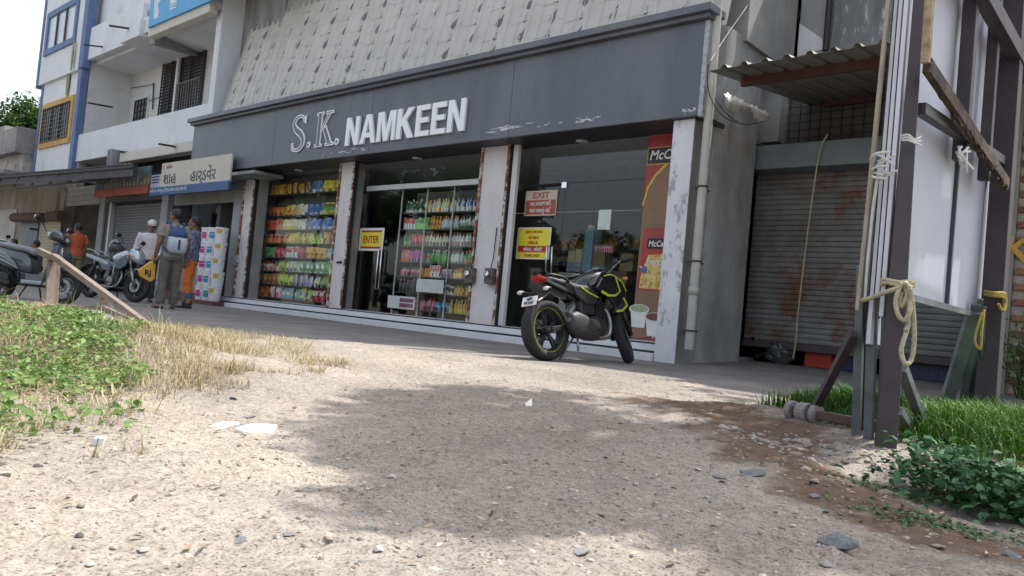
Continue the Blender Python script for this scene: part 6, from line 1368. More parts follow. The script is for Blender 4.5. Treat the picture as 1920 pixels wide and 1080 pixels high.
    for k in range(8): z = .49+k*.026; mb.box(.04, .20, -.09, .09, z, z+.014)
    mb.box(.06, .18, -.07, .07, .48, .69); mb.xf(Matrix.Translation((.05, 0, .48)) @ Matrix.Rotation(R(12), 4, 'Y') @ Matrix.Translation((-.05, 0, -.48))); b(mb, 'cylinder_fins', engm, False)
    mb = MB(); mb.cyl((-.30, 0, .50), (-.12, 0, .72), .045, 12); b(mb, 'shock_absorber', mat('shock grey', (.25, .25, .25), .4, metal=.5))
    mb = MB(); mb.box(-.22, .02, -.115, .115, .50, .66); b(mb, 'airbox', blackpl, False, .02)
    mb = MB(); mb.tube(catm3([(.20, -.04, .62), (.29, -.07, .55), (.29, -.10, .40), (.20, -.13, .28), (.02, -.14, .25), (-.16, -.15, .27)], 5), .024, 10); b(mb, 'header_pipe', alu, True)
    # stubby muffler with a big shield on the right side
    mb = MB(); mb.loft([(-.04, -.165, .28, .045, .06), (-.12, -.175, .31, .065, .10), (-.26, -.185, .345, .075, .135), (-.40, -.19, .375, .072, .135), (-.48, -.19, .39, .06, .10), (-.505, -.19, .40, .045, .07)], 18, 2.5); b(mb, 'muffler', mat('muffler black', (.035, .034, .034), .55, .15, 25, .2, 90), True)
    mb = MB(); mb.cyl((-.505, -.19, .41), (-.53, -.19, .42), .028, 12); b(mb, 'muffler_tip', alu)
    # fork and front
    for sg in (-1, 1):
        mb = MB(); mb.cyl((.68, sg*.10, .305), (.50, sg*.10, .66), .031, 12, .027); b(mb, 'fork_leg', blackpl, True, st=True); mb = MB(); mb.cyl((.50, sg*.10, .66), (.36, sg*.10, .96), .020, 10); b(mb, 'fork_tube', alu, True, st=True)
    mb = MB(); mb.loft([(.38, 0, .55, .055, .006), (.46, 0, .60, .066, .012), (.58, 0, .645, .072, .018), (.70, 0, .64, .072, .016), (.80, 0, .60, .066, .012), (.88, 0, .54, .05, .006)], 10); b(mb, 'front_mudguard', blackpl, True, st=True)
    mb = MB(); mb.bar((.36, -.12, .93), (.36, .12, .93), .05, .03); mb.bar((.42, -.11, .80), (.42, .11, .80), .05, .03); b(mb, 'fork_yoke', blackpl, False, .005, st=True)
    mb = MB(); mb.loft([(.36, 0, .90, .07, .08), (.46, 0, .88, .11, .11), (.54, 0, .85, .10, .11), (.59, 0, .82, .06, .07)], 14, 3); o = b(mb, 'headlight', glossb, st=True); mb = MB(); mb.ball((.575, 0, .83), .07, 14, .35, 1.1, .8); b(mb, 'lens', clearl, True, par=o, st=True)
    mb = MB(); mb.box(.36, .42, -.07, .07, .97, 1.03); b(mb, 'instrument', blackpl, False, .015, st=True)
    hb = [(.20, -.40, 1.045), (.26, -.24, 1.065), (.34, -.10, 1.01), (.36, 0, .985), (.34, .10, 1.01), (.26, .24, 1.065), (.20, .40, 1.045)]; mb = MB(); mb.tube(catm3(hb, 4), .012, 8); b(mb, 'handlebar', alu, True, st=True)
    for sg in (-1, 1):
        mb = MB(); mb.cyl((.255, sg*.265, 1.063), (.20, sg*.405, 1.045), .020, 10); b(mb, 'grip', rubber, True, st=True); mb = MB(); mb.tube([(.28, sg*.22, 1.06), (.31, sg*.30, 1.055), (.27, sg*.40, 1.04)], .008, 6); b(mb, 'lever', blackpl, True, st=True)
        mb = MB(); mb.box(.25, .30, sg*.20-.03, sg*.20+.03, 1.07, 1.115); b(mb, 'switch_box', blackpl, False, .008, st=True)
        mb = MB(); mb.tube([(.40, sg*.10, .90), (.42, sg*.2, .90)], .009, 6); mb.ball((.42, sg*.235, .90), .028, 10, 1.2, 1.4, .8); o = b(mb, 'indicator', ambr if sg < 0 else blackpl, True, st=True)
        mb = MB(); mb.tube([(-.02, sg*.10, .34), (-.02, sg*.22, .33)], .012, 6); mb.box(-.05, .01, sg*.17-.05, sg*.17+.05, .325, .345); b(mb, 'foot_peg', blackpl, False)
    mb = MB(); mb.tube(catm3([(.34, .05, 1.0), (.46, .10, .93), (.50, .08, .78), (.44, .04, .70)], 5), .007, 6); mb.tube(catm3([(.30, -.12, 1.03), (.48, -.12, .97), (.54, -.11, .72), (.62, -.12, .42)], 5), .006, 6); b(mb, 'cable', blackpl, True, st=True)
    mb = MB(); mb.tube([(-.08, .11, .30), (-.20, .27, .015)], .012, 8); mb.box(-.235, -.17, .24, .30, -.004, .012); b(mb, 'side_stand', alu, True)
    mb = MB(); mb.tube([(-.30, -.11, .30), (-.33, -.14, .20), (-.34, -.15, .10)], .012, 6); b(mb, 'stand_leg', alu, True); mb = MB(); mb.tube([(-.30, .09, .28), (-.36, .11, .12)], .012, 6); b(mb, 'stand_leg', alu, True)
    return root
rw = Vector((-5.0, -2.60, 0))
motorcycle_black('black naked motorcycle with lime yellow edges parked facing the exit door', (-5.02, -2.04, .0), R(87), 10, 33)

def motorcycle_grey(label, loc, rz, lean, steer, paint=None, dark=None):
    root = thing('motorcycle', label, 'motorcycle', loc); root.rotation_euler = (Matrix.Rotation(rz, 3, 'Z') @ Matrix.Rotation(R(-lean), 3, 'X')).to_euler()
    I_ = Matrix.Identity(4); S_ = steer_mat(steer); paint = paint or silverp; dark = dark or greyp2
    def b(mb, n, m, sm='auto', bev=0, par=None, st=False):
        if st: mb.xf(S_)
        return mb.build(n, m, par or root, sm, bev)
    wheel(root, -.63, .30, .10, False, I_, blackpl); wheel(root, .64, .30, .085, True, S_, blackpl)
    mb = MB(); mb.loft([(-.12, 0, .78, .06, .05), (-.02, 0, .81, .11, .09), (.10, 0, .84, .135, .12), (.24, 0, .86, .14, .125), (.34, 0, .85, .11, .10), (.40, 0, .83, .07, .07)], 18, 2.4); tk = b(mb, 'tank', paint, True)
    for sg in (-1, 1):
        mb = MB(); mb.prism([(-.05, .70), (.12, .76), (.36, .90), (.44, .82), (.40, .68), (.26, .60), (.06, .62)], sg*.135-.015, sg*.135+.015); b(mb, 'shroud', dark, False, .012)
        mb = MB(); mb.prism([(-.44, .78), (-.10, .78), (.0, .70), (-.06, .56), (-.22, .56), (-.36, .68)], sg*.12-.012, sg*.12+.012); b(mb, 'side_panel', dark, False, .012)
        mb = MB(); mb.prism([(-.78, .86), (-.40, .80), (-.10, .72), (-.12, .66), (-.42, .72), (-.76, .80)], sg*.125-.01, sg*.125+.013); b(mb, 'tail_panel', paint, False, .01)
        mb = MB(); mb.tube(catm3([(-.42, sg*.11, .84), (-.62, sg*.13, .93), (-.80, sg*.10, .95), (-.84, sg*.03, .95)], 4), .013, 8); b(mb, 'grab_rail', alu, True)
        mb = MB(); mb.bar((-.12, sg*.09, .38), (-.65, sg*.09, .30), .03, .045); b(mb, 'swing_arm', blackpl, False, .006); mb = MB(); mb.cyl((-.60, sg*.12, .36), (-.44, sg*.12, .72), .034, 10); b(mb, 'shock_absorber', blackpl)
        mb = MB(); mb.cyl((.64, sg*.09, .30), (.48, sg*.09, .64), .026, 10); mb.cyl((.48, sg*.09, .64), (.36, sg*.09, .93), .018, 10); b(mb, 'fork_leg', alu, True, st=True)
        mb = MB(); mb.cyl((.25, sg*.24, 1.06), (.18, sg*.37, 1.04), .018, 10); b(mb, 'grip', rubber, True, st=True)
        mirror_part(root, S_, sg, (.28, sg*.18, 1.06), (.24, sg*.32, 1.22))
        mb = MB(); mb.ball((.46, sg*.2, .86), .028, 10, 1.2, 1.4, .8); mb.tube([(.42, sg*.09, .86), (.46, sg*.18, .86)], .009, 6); b(mb, 'indicator', ambr, True, st=True)
    mb = MB(); mb.loft([(.02, 0, .80, .08, .03), (-.10, 0, .785, .12, .045), (-.30, 0, .80, .14, .05), (-.55, 0, .83, .13, .05), (-.72, 0, .85, .10, .035), (-.78, 0, .86, .06, .02)], 14); b(mb, 'seat', seatm, True)
    mb = MB(); mb.loft([(-.70, 0, .82, .10, .04), (-.82, 0, .84, .09, .04), (-.88, 0, .83, .05, .03)], 12, 3); b(mb, 'tail_light', redlens)
    mb = MB(); mb.loft([(-.30, 0, .62, .07, .015), (-.5, 0, .68, .075, .02), (-.75, 0, .66, .08, .015), (-.92, 0, .56, .08, .01), (-.97, 0, .44, .08, .008)], 8, 4); b(mb, 'rear_mudguard', blackpl)
    mb = MB(); mb.tube([(.34, 0, .84), (.2, 0, .74), (-.1, 0, .66), (-.2, 0, .36)], .025, 8); mb.tube([(.34, 0, .80), (.32, 0, .5), (.2, 0, .28), (-.18, 0, .28)], .022, 8); b(mb, 'frame', blackpl, True)
    mb = MB(); mb.prism([(-.16, .26), (.16, .26), (.22, .34), (.2, .46), (.02, .48), (-.18, .44)], -.10, .10); b(mb, 'engine', engm, False, .03)
    for y_ in (-.115, .115): mb = MB(); mb.lathe([(0, y_-.015), (.09, y_-.015), (.09, y_+.015), (0, y_+.015)], (0, 0, .36), n=20, closed=False); b(mb, 'engine_cover', alu, False, .006)
    mb = MB()
    for k in range(7): z = .48+k*.026; mb.box(.05, .19, -.08, .08, z, z+.014)
    mb.box(.07, .17, -.06, .06, .47, .66); b(mb, 'cylinder_fins', engm, False)
    mb = MB(); mb.tube(catm3([(.18, -.04, .58), (.27, -.08, .48), (.24, -.12, .30), (.08, -.14, .24), (-.2, -.15, .26)], 5), .020, 8); b(mb, 'header_pipe', alu, True); mb = MB(); mb.tube([(-.18, -.155, .26), (-.32, -.16, .29), (-.72, -.17, .40), (-.75, -.17, .41)], [.03, .048, .048, .03], 12); b(mb, 'muffler', blackpl, True)
    mb = MB(); mb.loft([(.34, 0, .50, .04, .006), (.40, 0, .57, .055, .012), (.54, 0, .635, .06, .016), (.68, 0, .635, .06, .016), (.80, 0, .58, .055, .012), (.88, 0, .50, .04, .006)], 10); b(mb, 'front_mudguard', paint, True, st=True)
    mb = MB(); mb.loft([(.34, 0, .93, .10, .10), (.44, 0, .91, .14, .14), (.54, 0, .87, .13, .13), (.62, 0, .82, .08, .08)], 16, 2.6); o = b(mb, 'headlight_cowl', paint, True, st=True); mb = MB(); mb.ball((.585, 0, .84), .09, 14, .4, 1.1, .75); b(mb, 'lens', clearl, True, par=o, st=True); mb = MB(); mb.loft([(.40, 0, 1.02, .09, .03), (.50, 0, 1.0, .10, .035), (.56, 0, .95, .07, .02)], 10); b(mb, 'fly_screen', glossb, True, par=o, st=True)
    mb = MB(); mb.tube(catm3([(.18, -.37, 1.04), (.25, -.24, 1.06), (.33, -.1, 1.0), (.34, .1, 1.0), (.25, .24, 1.06), (.18, .37, 1.04)], 4), .012, 8); b(mb, 'handlebar', alu, True, st=True)
    mb = MB(); mb.box(.34, .40, -.08, .08, .98, 1.04); b(mb, 'instrument', blackpl, False, .015, st=True)
    mb = MB(); mb.bar((-.02, -.2, .33), (-.02, .2, .33), .025); b(mb, 'foot_peg', blackpl); mb = MB(); mb.tube([(-.05, .1, .3), (-.12, .24, .012)], .012, 8); b(mb, 'side_stand', blackpl, True)
    mb = MB(); mb.tube([(.20, -.2, .30), (.24, -.26, .45), (.24, -.26, .62), (.20, -.2, .70)], .013, 8); mb.tube([(.20, .2, .30), (.24, .26, .45), (.24, .26, .62), (.20, .2, .70)], .013, 8); b(mb, 'crash_guard', alu, True)
    return root
fwp = G(252, 567); rz_g = 0.0
mg = motorcycle_grey('silver grey motorcycle with a dark helmet on it beside the capped man', (fwp.x-.61, fwp.y-.20, 0), R(18), 5, 8)
# helmet resting on the grey bike's mirror and tank
hp = W(219, 462, (Vector((fwp.x-.55, fwp.y+.1, .9))-CAMP).dot(FW))
hl = thing('helmet', 'dark grey helmet with clear visor resting above the silver motorcycle seat', 'helmet', hp, R(150))
mb = MB(); mb.ball((0, 0, .0), .145, 18, 1.12, .95, 1.0)
mb.v = [(x, y, max(z, -.09)) for x, y, z in mb.v]; mb.build('shell', mat('dark helmet shell', (.06, .075, .08), .3, .1, 6, coat=.4), hl, True)
mb = MB(); n = 12; vs_ = []
for k in range(n+1): a = lerp(-1.3, 1.3, k/n); vs_ += [(.168*math.cos(a), .145*math.sin(a), .02), (.165*math.cos(a), .142*math.sin(a), -.13)]
mb.add(vs_, [(k*2, k*2+2, k*2+3, k*2+1) for k in range(n)]); mb.build('visor', mat('smoky visor', (.30, .31, .31), .15, .1, 5), hl, True)
mb = MB(); mb.tube([(-.1, 0, -.08), (-.06, .02, -.2), (.02, .02, -.26)], .01, 6); mb.build('strap', blackpl, hl, True)
# ---------------------------------------------------------------- scooter at the left edge
def scooter(label, loc, rz, lean, steer, bodym, sidem):
    root = thing('scooter', label, 'scooter', loc); root.rotation_euler = (Matrix.Rotation(rz, 3, 'Z') @ Matrix.Rotation(R(-lean), 3, 'X')).to_euler()
    I_ = Matrix.Identity(4); S_ = steer_mat(steer, .42, .80)
    def b(mb, n, m, sm='auto', bev=0, par=None, st=False):
        if st: mb.xf(S_)
        return mb.build(n, m, par or root, sm, bev)
    wheel(root, -.60, .24, .10, False, I_, alu); wheel(root, .63, .24, .09, True, S_, alu)
    mb = MB(); mb.loft([(-.02, 0, .50, .10, .10), (-.12, 0, .56, .15, .16), (-.35, 0, .58, .18, .17), (-.60, 0, .64, .17, .14), (-.80, 0, .72, .13, .08), (-.92, 0, .76, .07, .04)], 18, 2.8); b(mb, 'rear_body', sidem, True)
    for sg in (-1, 1):
        for q in range(3): mb = MB(); L_, R_ = ribbon([(-.75+q*.04, .72-q*.055), (-.45, .66-q*.05), (-.2+q*.03, .52-q*.03)], [.012, .03, .01]); strip3 = [(p.x, sg*(.178+.004*q), p.y) for p in L_+R_]; mb.add(strip3+[(x, y+sg*.006, z) for x, y, z in strip3], [(0, 1, 4, 3), (1, 2, 5, 4), (6, 9, 10, 7), (7, 10, 11, 8)]); b(mb, 'silver_stripe', silverp, False)
        mb = MB(); mb.box(-.05, .46, sg*.15-.03, sg*.15+.03, .245, .30); b(mb, 'floor_edge', silverp, False, .012)
        mb = MB(); mb.cyl((.19+.0, sg*.26, 1.0), (.14, sg*.37, .98), .019, 10); b(mb, 'grip', rubber, True, st=True)
        mb = MB(); mb.cyl((.63, sg*.085, .24), (.52, sg*.085, .52), .022, 8); b(mb, 'fork_leg', blackpl, True, st=True)
        mirror_part(root, S_, sg, (.25, sg*.17, 1.0), (.22, sg*.36, 1.16))
    mb = MB(); mb.loft([(.0, 0, .70, .10, .04), (-.12, 0, .745, .14, .05), (-.35, 0, .76, .155, .055), (-.60, 0, .79, .15, .05), (-.78, 0, .81, .11, .03)], 14); b(mb, 'seat', mat('grey seat', (.16, .165, .175), .45, .1, 20), True)
    mb = MB(); mb.tube(catm3([(-.66, .12, .80), (-.82, .12, .87), (-.90, 0, .88), (-.82, -.12, .87), (-.66, -.12, .80)], 4), .016, 8); b(mb, 'grab_rail', alu, True)
    mb = MB(); mb.loft([(-.93, 0, .74, .05, .03), (-.88, 0, .75, .09, .04), (-.80, 0, .75, .11, .03)], 10); b(mb, 'tail_light', redlens)
    mb = MB(); mb.box(-.10, .42, -.15, .15, .22, .27); b(mb, 'floor_board', blackpl, False, .015)
    mb = MB(); mb.loft([(.24, .36, 0, .02, .19), (.34, .40, 0, .035, .21), (.55, .44, 0, .05, .20), (.75, .42, 0, .06, .15), (.88, .38, 0, .07, .10)], 16, 3, 'z'); b(mb, 'leg_shield', mat('dark grey shield', (.05, .06, .075), .4, .1, 5), True)
    mb = MB(); mb.loft([(.30, .45, 0, .03, .17), (.45, .52, 0, .05, .16), (.65, .53, 0, .05, .13), (.82, .47, 0, .05, .09)], 14, 2.6, 'z'); b(mb, 'front_apron', bodym, True)
    mb = MB(); mb.loft([(.40, 0, .38, .05, .01), (.50, 0, .46, .065, .03), (.63, 0, .50, .07, .035), (.76, 0, .47, .065, .025), (.86, 0, .38, .05, .01)], 12); b(mb, 'front_mudguard', bodym, True, st=True)
    mb = MB(); mb.loft([(.22, 0, .98, .10, .06), (.32, 0, .98, .16, .085), (.42, 0, .96, .13, .08), (.48, 0, .93, .07, .05)], 14, 2.6); o = b(mb, 'handlebar_cowl', bodym, True, st=True); mb = MB(); mb.ball((.455, 0, .94), .065, 12, .5, 1.3, .7); b(mb, 'headlight', clearl, True, par=o, st=True)
    mb = MB(); mb.box(-.75, -.35, -.16, -.10, .22, .36); mb.tube([(-.3, -.14, .22), (-.8, -.17, .28)], .05, 10); b(mb, 'exhaust', blackpl, True)
    for sg in (-1, 1): mb = MB(); mb.tube([(.0, sg*.1, .24), (-.03, sg*.2, .01)], .012, 6); b(mb, 'stand_leg', blackpl, True)
    return root
sf = G(144, 572); scooter('dark and silver scooter with round mirrors behind the wooden frame', (sf.x-.80, sf.y-.36, -.02), R(24), 4, 14, mat('black scooter paint', (.03, .035, .045), .2, .1, 4, coat=.6), mat('charcoal scooter paint', (.09, .10, .115), .25, .1, 4, metal=.4, coat=.5))
p = CL(-12.1, 17.6); motorcycle_grey('dark motorcycle cut by the left edge behind the scooter', (p.x, p.y, 0), R(20), 6, 10, glossb, blackpl)
# ================================================================ PEOPLE
skin = mat('brown skin', (.20, .105, .066), .55, .08, 20); hairm = mat('black hair', (.012, .010, .010), .6, .2, 60, .4, 120); shoe = mat('dark sandal', (.05, .04, .035), .7, .2, 20)
CLOUD = bpy.data.textures.new('folds', 'CLOUDS'); CLOUD.noise_scale = .09
def remesh(o, vox, sm=2, folds=0.0):
    r = o.modifiers.new('remesh', 'REMESH'); r.mode = 'VOXEL'; r.voxel_size = vox; r.use_smooth_shade = True
    s = o.modifiers.new('smooth', 'SMOOTH'); s.factor = .5; s.iterations = sm
    if folds: d = o.modifiers.new('folds', 'DISPLACE'); d.texture = CLOUD; d.strength = folds; d.texture_coords = 'LOCAL'
def person(label, loc, rz, J, shirt, trouser, sleeve=.55, cap=None, hair=True, trouser2=None, shirt_len=.86, group=None, shirt_m2=None):
    """standing figure facing local +Y; J holds joints of both sides"""
    root = thing('person', label, 'person', loc, rz, group)
    V_ = Vector; mb = MB()
    hip, chest, neck, head = [V_(J[k]) for k in ('hip', 'chest', 'neck', 'head')]
    def torso(m, e):
        a, b_ = hip, chest; secs = [(0-.08, .150, .105), (.06, .162, .112), (.30, .148, .100), (.55, .165, .112), (.85, .180, .112), (1.02, .172, .098), (1.13, .115, .075)]
        o0 = len(m.v); k = 16; d = (neck-hip)
        for (t, rx, ry) in secs:
            c = hip+d*t*.88
            for j in range(k):
                an = 2*math.pi*j/k; m.v.append((c.x+(rx+e)*math.cos(an), c.y+(ry+e)*math.sin(an), c.z))
        fs = [(o0+i*k+j, o0+i*k+(j+1) % k, o0+(i+1)*k+(j+1) % k, o0+(i+1)*k+j) for i in range(len(secs)-1) for j in range(k)]+[tuple(o0+j for j in reversed(range(k))), tuple(o0+(len(secs)-1)*k+j for j in range(k))]
        m.f += fs; m.m += [0]*len(fs)
    torso(mb, 0)
    mb.tube([neck-V_((0, 0, .06)), neck+V_((0, 0, .02)), head-V_((0, -.01, .04))], [.062, .055, .052], 12)
    yaw = J.get('look', 0.0); Hm = Matrix.Translation(head) @ Matrix.Rotation(yaw, 4, 'Z')
    s0 = len(mb.v)
    mb.ball((0, 0, .02), .1, 16, .76, .95, 1.10, 12); mb.ball((0, .03, -.055), .07, 12, .80, .85, .85); mb.ball((0, .100, -.010), .020, 8, .7, 1.1, 1.3); mb.ball((0, .088, -.055), .016, 8, 1.6, .7, .5)
    for sg in (-1, 1): mb.ball((sg*.078, -.005, .0), .026, 8, .4, .8, 1.2); mb.ball((sg*.032, .078, .03), .018, 8, 1.2, .6, .5)
    mb.xf(Hm, s0)
    for sd in ('l', 'r'):
        sh, el, wr = [V_(J[sd+k]) for k in ('sh', 'el', 'wr')]
        mb.tube([sh.lerp(chest, .25), sh, sh.lerp(el, .5), el, el.lerp(wr, .35), wr], [.06, .056, .050, .041, .040, .027], 12)
        d = (wr-el).normalized(); hd = V_(J.get(sd+'hd', tuple(d))).normalized(); side = V_((0, 1, 0)) if abs(hd.y) < .8 else V_((0, 0, 1))
        side = (side-hd*side.dot(hd)).normalized(); nrm = hd.cross(side)
        mb.tube([wr, wr+hd*.05, wr+hd*.088], [.026, .036, .034], 10, flat=.55)
        for q, (off, ln) in enumerate(((-.028, .062), (-.009, .074), (.010, .070), (.028, .055))):
            a = wr+hd*.08+side*off; mb.tube([a, a+hd*ln*.5+nrm*.006, a+hd*ln*.9+nrm*.022], [.010, .0095, .007], 6)
        mb.tube([wr+hd*.025+side*.026, wr+hd*.06+side*.052, wr+hd*.09+side*.056], [.012, .011, .008], 6)
        hp, kn, an = [V_(J[sd+k]) for k in ('hp', 'kn', 'an')]
        mb.tube([hp, hp.lerp(kn, .4), kn, kn.lerp(an, .3), an], [.082, .076, .055, .053, .037], 12)
        t = V_(J.get(sd+'toe', (an.x, an.y+.15, .03))); mb.tube([an+V_((0, -.05, -.05)), an+V_((0, .0, -.045)), t+V_((0, 0, .0))], [.03, .04, .026], 10)
    body = mb.build('body', skin, root, True); remesh(body, .0085, 2)
    # shirt
    mb = MB(); top = V_(neck); torso(mb, .018)
    hem = hip+V_((0, 0, -.08-(.9-shirt_len))); mb.loft([(hip.z+.04, hip.x, hip.y, .178, .128), (hip.z-.04, hip.x, hip.y, .182, .132), (shirt_len-.0, hip.x, hip.y, .180, .130)], 16, 2.2, 'z')
    for sd in ('l', 'r'):
        sh, el, wr = [V_(J[sd+k]) for k in ('sh', 'el', 'wr')]
        if sleeve <= 1: e2 = sh.lerp(el, sleeve); mb.tube([sh.lerp(chest, .4), sh, sh.lerp(e2, .5), e2], [.07, .072, .070, .072], 12)
        else: mb.tube([sh.lerp(chest, .4), sh, sh.lerp(el, .5), el, el.lerp(wr, .5), wr], [.07, .070, .063, .056, .052, .046], 12)
    o = mb.build('shirt', shirt, root, True); remesh(o, .011, 2, .022)
    # collar
    mb = MB(); mb.tube([neck+V_((.07*math.cos(a), .068*math.sin(a)+.0, -.005+.018*(-math.sin(a)))) for a in np.linspace(0, 2*math.pi, 17)[:-1]], .016, 6, True); mb.build('collar', shirt, root, True)
    # trousers
    mb = MB(); mb.loft([(hip.z-.13, hip.x, hip.y, .165, .118), (hip.z-.05, hip.x, hip.y, .175, .125), (hip.z+.07, hip.x, hip.y, .165, .116)], 16, 2.2, 'z')
    for sd in ('l', 'r'):
        hp, kn, an = [V_(J[sd+k]) for k in ('hp', 'kn', 'an')]; lo_ = an+V_((0, 0, .0))
        mb.tube([hp+V_((0, 0, .03)), hp.lerp(kn, .35), kn, kn.lerp(lo_, .5), lo_], [.098, .094, .078, .074, .076], 12)
    o = mb.build('trousers', trouser, root, True); remesh(o, .011, 2, .024)
    if trouser2:
        mb = MB()
        for sd in ('l', 'r'): kn, an = V_(J[sd+'kn']), V_(J[sd+'an']); a = kn.lerp(an, .50); mb.tube([a, an-V_((0, 0, .03))], [.078, .075], 12)
        mb.build('trouser_cuff', trouser2, root, True)
    for sd in ('l', 'r'):
        an = V_(J[sd+'an']); t = V_(J.get(sd+'toe', (an.x, an.y+.15, .03))); d = (t-an); d.z = 0; d.normalize()
        mb = MB(); c = an.lerp(t, .4); c.z = 0
        mb.loft([(-.125, 0, .022, .030, .020), (-.06, 0, .032, .040, .032), (.04, 0, .028, .046, .028), (.115, 0, .022, .036, .020), (.14, 0, .018, .02, .012)], 12); mb.xf(Matrix.Translation((c.x, c.y, 0)) @ Matrix.Rotation(math.atan2(d.y, d.x), 4, 'Z')); mb.build('shoe', shoe, root, True)
    mb = MB()
    if hair:
        mb.ball((0, -.016, .042), .1, 16, .84, 1.0, 1.02, 12); mb.v = [(x, y, z) if not (y > .052 and z < .075) else (x, .052, z) for x, y, z in mb.v]
        mb.v = [(x, y, max(z, -.035 if y < 0 else .0)) for x, y, z in mb.v]
        for i, v in enumerate(mb.v): k = .006*mnoise.noise(Vector(v)*40); mb.v[i] = (v[0]+k, v[1]+k, v[2]+k)
        mb.xf(Hm); mb.build('hair', hairm, root, True)
    for sg in (-1, 1):
        mb = MB(); mb.ball((sg*.030, .086, .018), .010, 8, 1.3, .5, .7); mb.xf(Hm); mb.build('eye', mat('eye', (.03, .02, .02), .2), root, True)
        mb = MB(); mb.bar((sg*.015, .092, .040), (sg*.048, .082, .042), .008, .006); mb.xf(Hm); mb.build('eyebrow', hairm, root)
    mb = MB(); mb.ball((0, .094, -.054), .018, 8, 1.2, .3, .35); mb.xf(Hm); mb.build('lips', mat('lips', (.19, .075, .06), .5), root, True)
    if cap:
        mb = MB(); mb.ball((0, -.01, .065), .105, 16, .86, 1.02, .85, 10); mb.v = [(x, y, max(z, .05)) for x, y, z in mb.v]; mb.xf(Hm); mb.build('cap', cap[0], root, True)
        mb = MB(); mb.prism([(.075*math.cos(a), .06+.10*math.sin(a)) for a in np.linspace(0, math.pi, 9)], .052, .060, 'z'); mb.xf(Hm @ Matrix.Rotation(R(-12), 4, 'X')); mb.build('cap_peak', cap[1], root, False, .003)
    return root
def pose(**k):
    J = dict(hip=(0, 0, .94), chest=(0, 0, 1.26), neck=(0, -.01, 1.42), head=(0, .01, 1.545), lsh=(-.19, 0, 1.36), lel=(-.235, -.03, 1.09), lwr=(-.235, .04, .85), rsh=(.19, 0, 1.36), rel=(.235, -.03, 1.09), rwr=(.235, .04, .85),
             lhp=(-.09, 0, .88), lkn=(-.10, .02, .48), lan=(-.105, -.01, .085), rhp=(.09, 0, .88), rkn=(.10, .02, .48), ran=(.105, -.01, .085))
    J.update(k); return J
taupe = mat('taupe cloth', (.26, .235, .215), .9, .1, 8, .2, 120); khaki = mat('grey khaki cloth', (.125, .12, .10), .9, .12, 8, .2, 120); palepink = mat('pale pink shirt', (.58, .53, .55), .85, .05, 6, .2, 120); navyp = mat('navy checked shirt', (.03, .05, .12), .85, .5, 18, .2, 120, col2=(.18, .22, .30)); orangec = mat('orange cloth', (.62, .17, .03), .85, .1, 6, .2, 120); jean = mat('blue denim', (.06, .10, .17), .9, .15, 20, .2, 120); redsh = mat('brick orange shirt', (.42, .09, .035), .85, .08, 6, .2, 120); darkt = mat('dark cloth', (.05, .06, .07), .9, .15, 8)
m1 = G(312, 579); to_cam = math.atan2(CAMP.y-m1.y, CAMP.x-m1.x)        # direction from the man to the camera
away = to_cam+math.pi-math.pi/2                                        # local +Y turned away from the camera
man1 = person('man seen from behind in grey shirt with blue and white backpack', (m1.x, m1.y, 0), away+R(18), pose(lwr=(-.245, .07, .84), lsh=(-.195, 0, 1.37), rwr=(.24, .05, .86), look=R(38), lan=(-.12, -.02, .085), ran=(.11, .05, .085), ltoe=(-.17, .12, .03), rtoe=(.15, .18, .03)), taupe, khaki, .62)
# his backpack and the yellow bag in his hand
R1 = Matrix.Translation((m1.x, m1.y, 0)) @ Matrix.Rotation(away+R(18), 4, 'Z')
bpk = thing('backpack', 'blue and pale grey backpack worn by the man in the grey shirt', 'backpack', (m1.x, m1.y, 0), away+R(18))
bpg = mat('pale grey bag cloth', (.42, .47, .54), .8, .06, 12, .2, 90); bpb = mat('blue bag cloth', (.035, .07, .19), .8, .08, 12, .2, 90)
mb = MB(); mb.loft([(.93, 0, -.19, .10, .05), (.97, 0, -.20, .145, .075), (1.08, 0, -.205, .155, .085), (1.20, 0, -.20, .148, .080)], 16, 3.2, 'z'); mb.build('lower_body', bpg, bpk, True)
mb = MB(); mb.loft([(1.198, 0, -.20, .150, .082), (1.27, 0, -.19, .14, .075), (1.34, 0, -.175, .11, .055), (1.365, 0, -.16, .07, .03)], 16, 3, 'z'); mb.build('upper_body', bpb, bpk, True)
mb = MB(); mb.box(-.016, .016, -.298, -.280, .99, 1.16); mb.build('zip', blackpl, bpk, False, .006)
for sg in (-1, 1): mb = MB(); mb.tube(catm3([(sg*.09, -.13, 1.30), (sg*.115, -.11, 1.42), (sg*.125, .03, 1.44), (sg*.135, .14, 1.30), (sg*.14, .13, 1.10), (sg*.16, -.06, 1.0), (sg*.12, -.16, .97)], 5), .024, 8, flat=.4); mb.build('shoulder_strap', bpb, bpk, True)
mb = MB(); mb.tube(catm3([(-.04, -.15, 1.35), (0, -.14, 1.40), (.04, -.15, 1.35)], 4), .008, 6); mb.build('grab_loop', bpb, bpk, True)
bagp = R1 @ Vector((-.28, .12, .78)); bag = thing('carrier_bag', 'yellow carrier bag with black letters held by the man with the backpack', 'bag', bagp, away+R(18))
yb_m = mat('yellow carrier plastic', (.66, .34, .035), .45, .1, 10, .2, 30); mb = MB(); prof = [(0, .02, .0), (-.03, .05, .0), (-.20, -.10, .12), (-.12, -.30, .17)]
fr_ = [(a*.8, b*.82) for a, b in [(.02, .0), (-.02, -.02), (-.24, -.22), (-.20, -.34), (.02, -.44), (.10, -.36), (.08, -.06)]]
mb.prism(fr_, -.03, .03); o = mb.build('body', yb_m, bag, False, .012); mb = MB(); mb.tube([(.0, 0, .09), (.01, 0, .02)], .012, 6); mb.build('handle', yb_m, bag)
o = text('RJ', (-.10, -.034, -.25), .125, blackpl, bag, bold=.04)
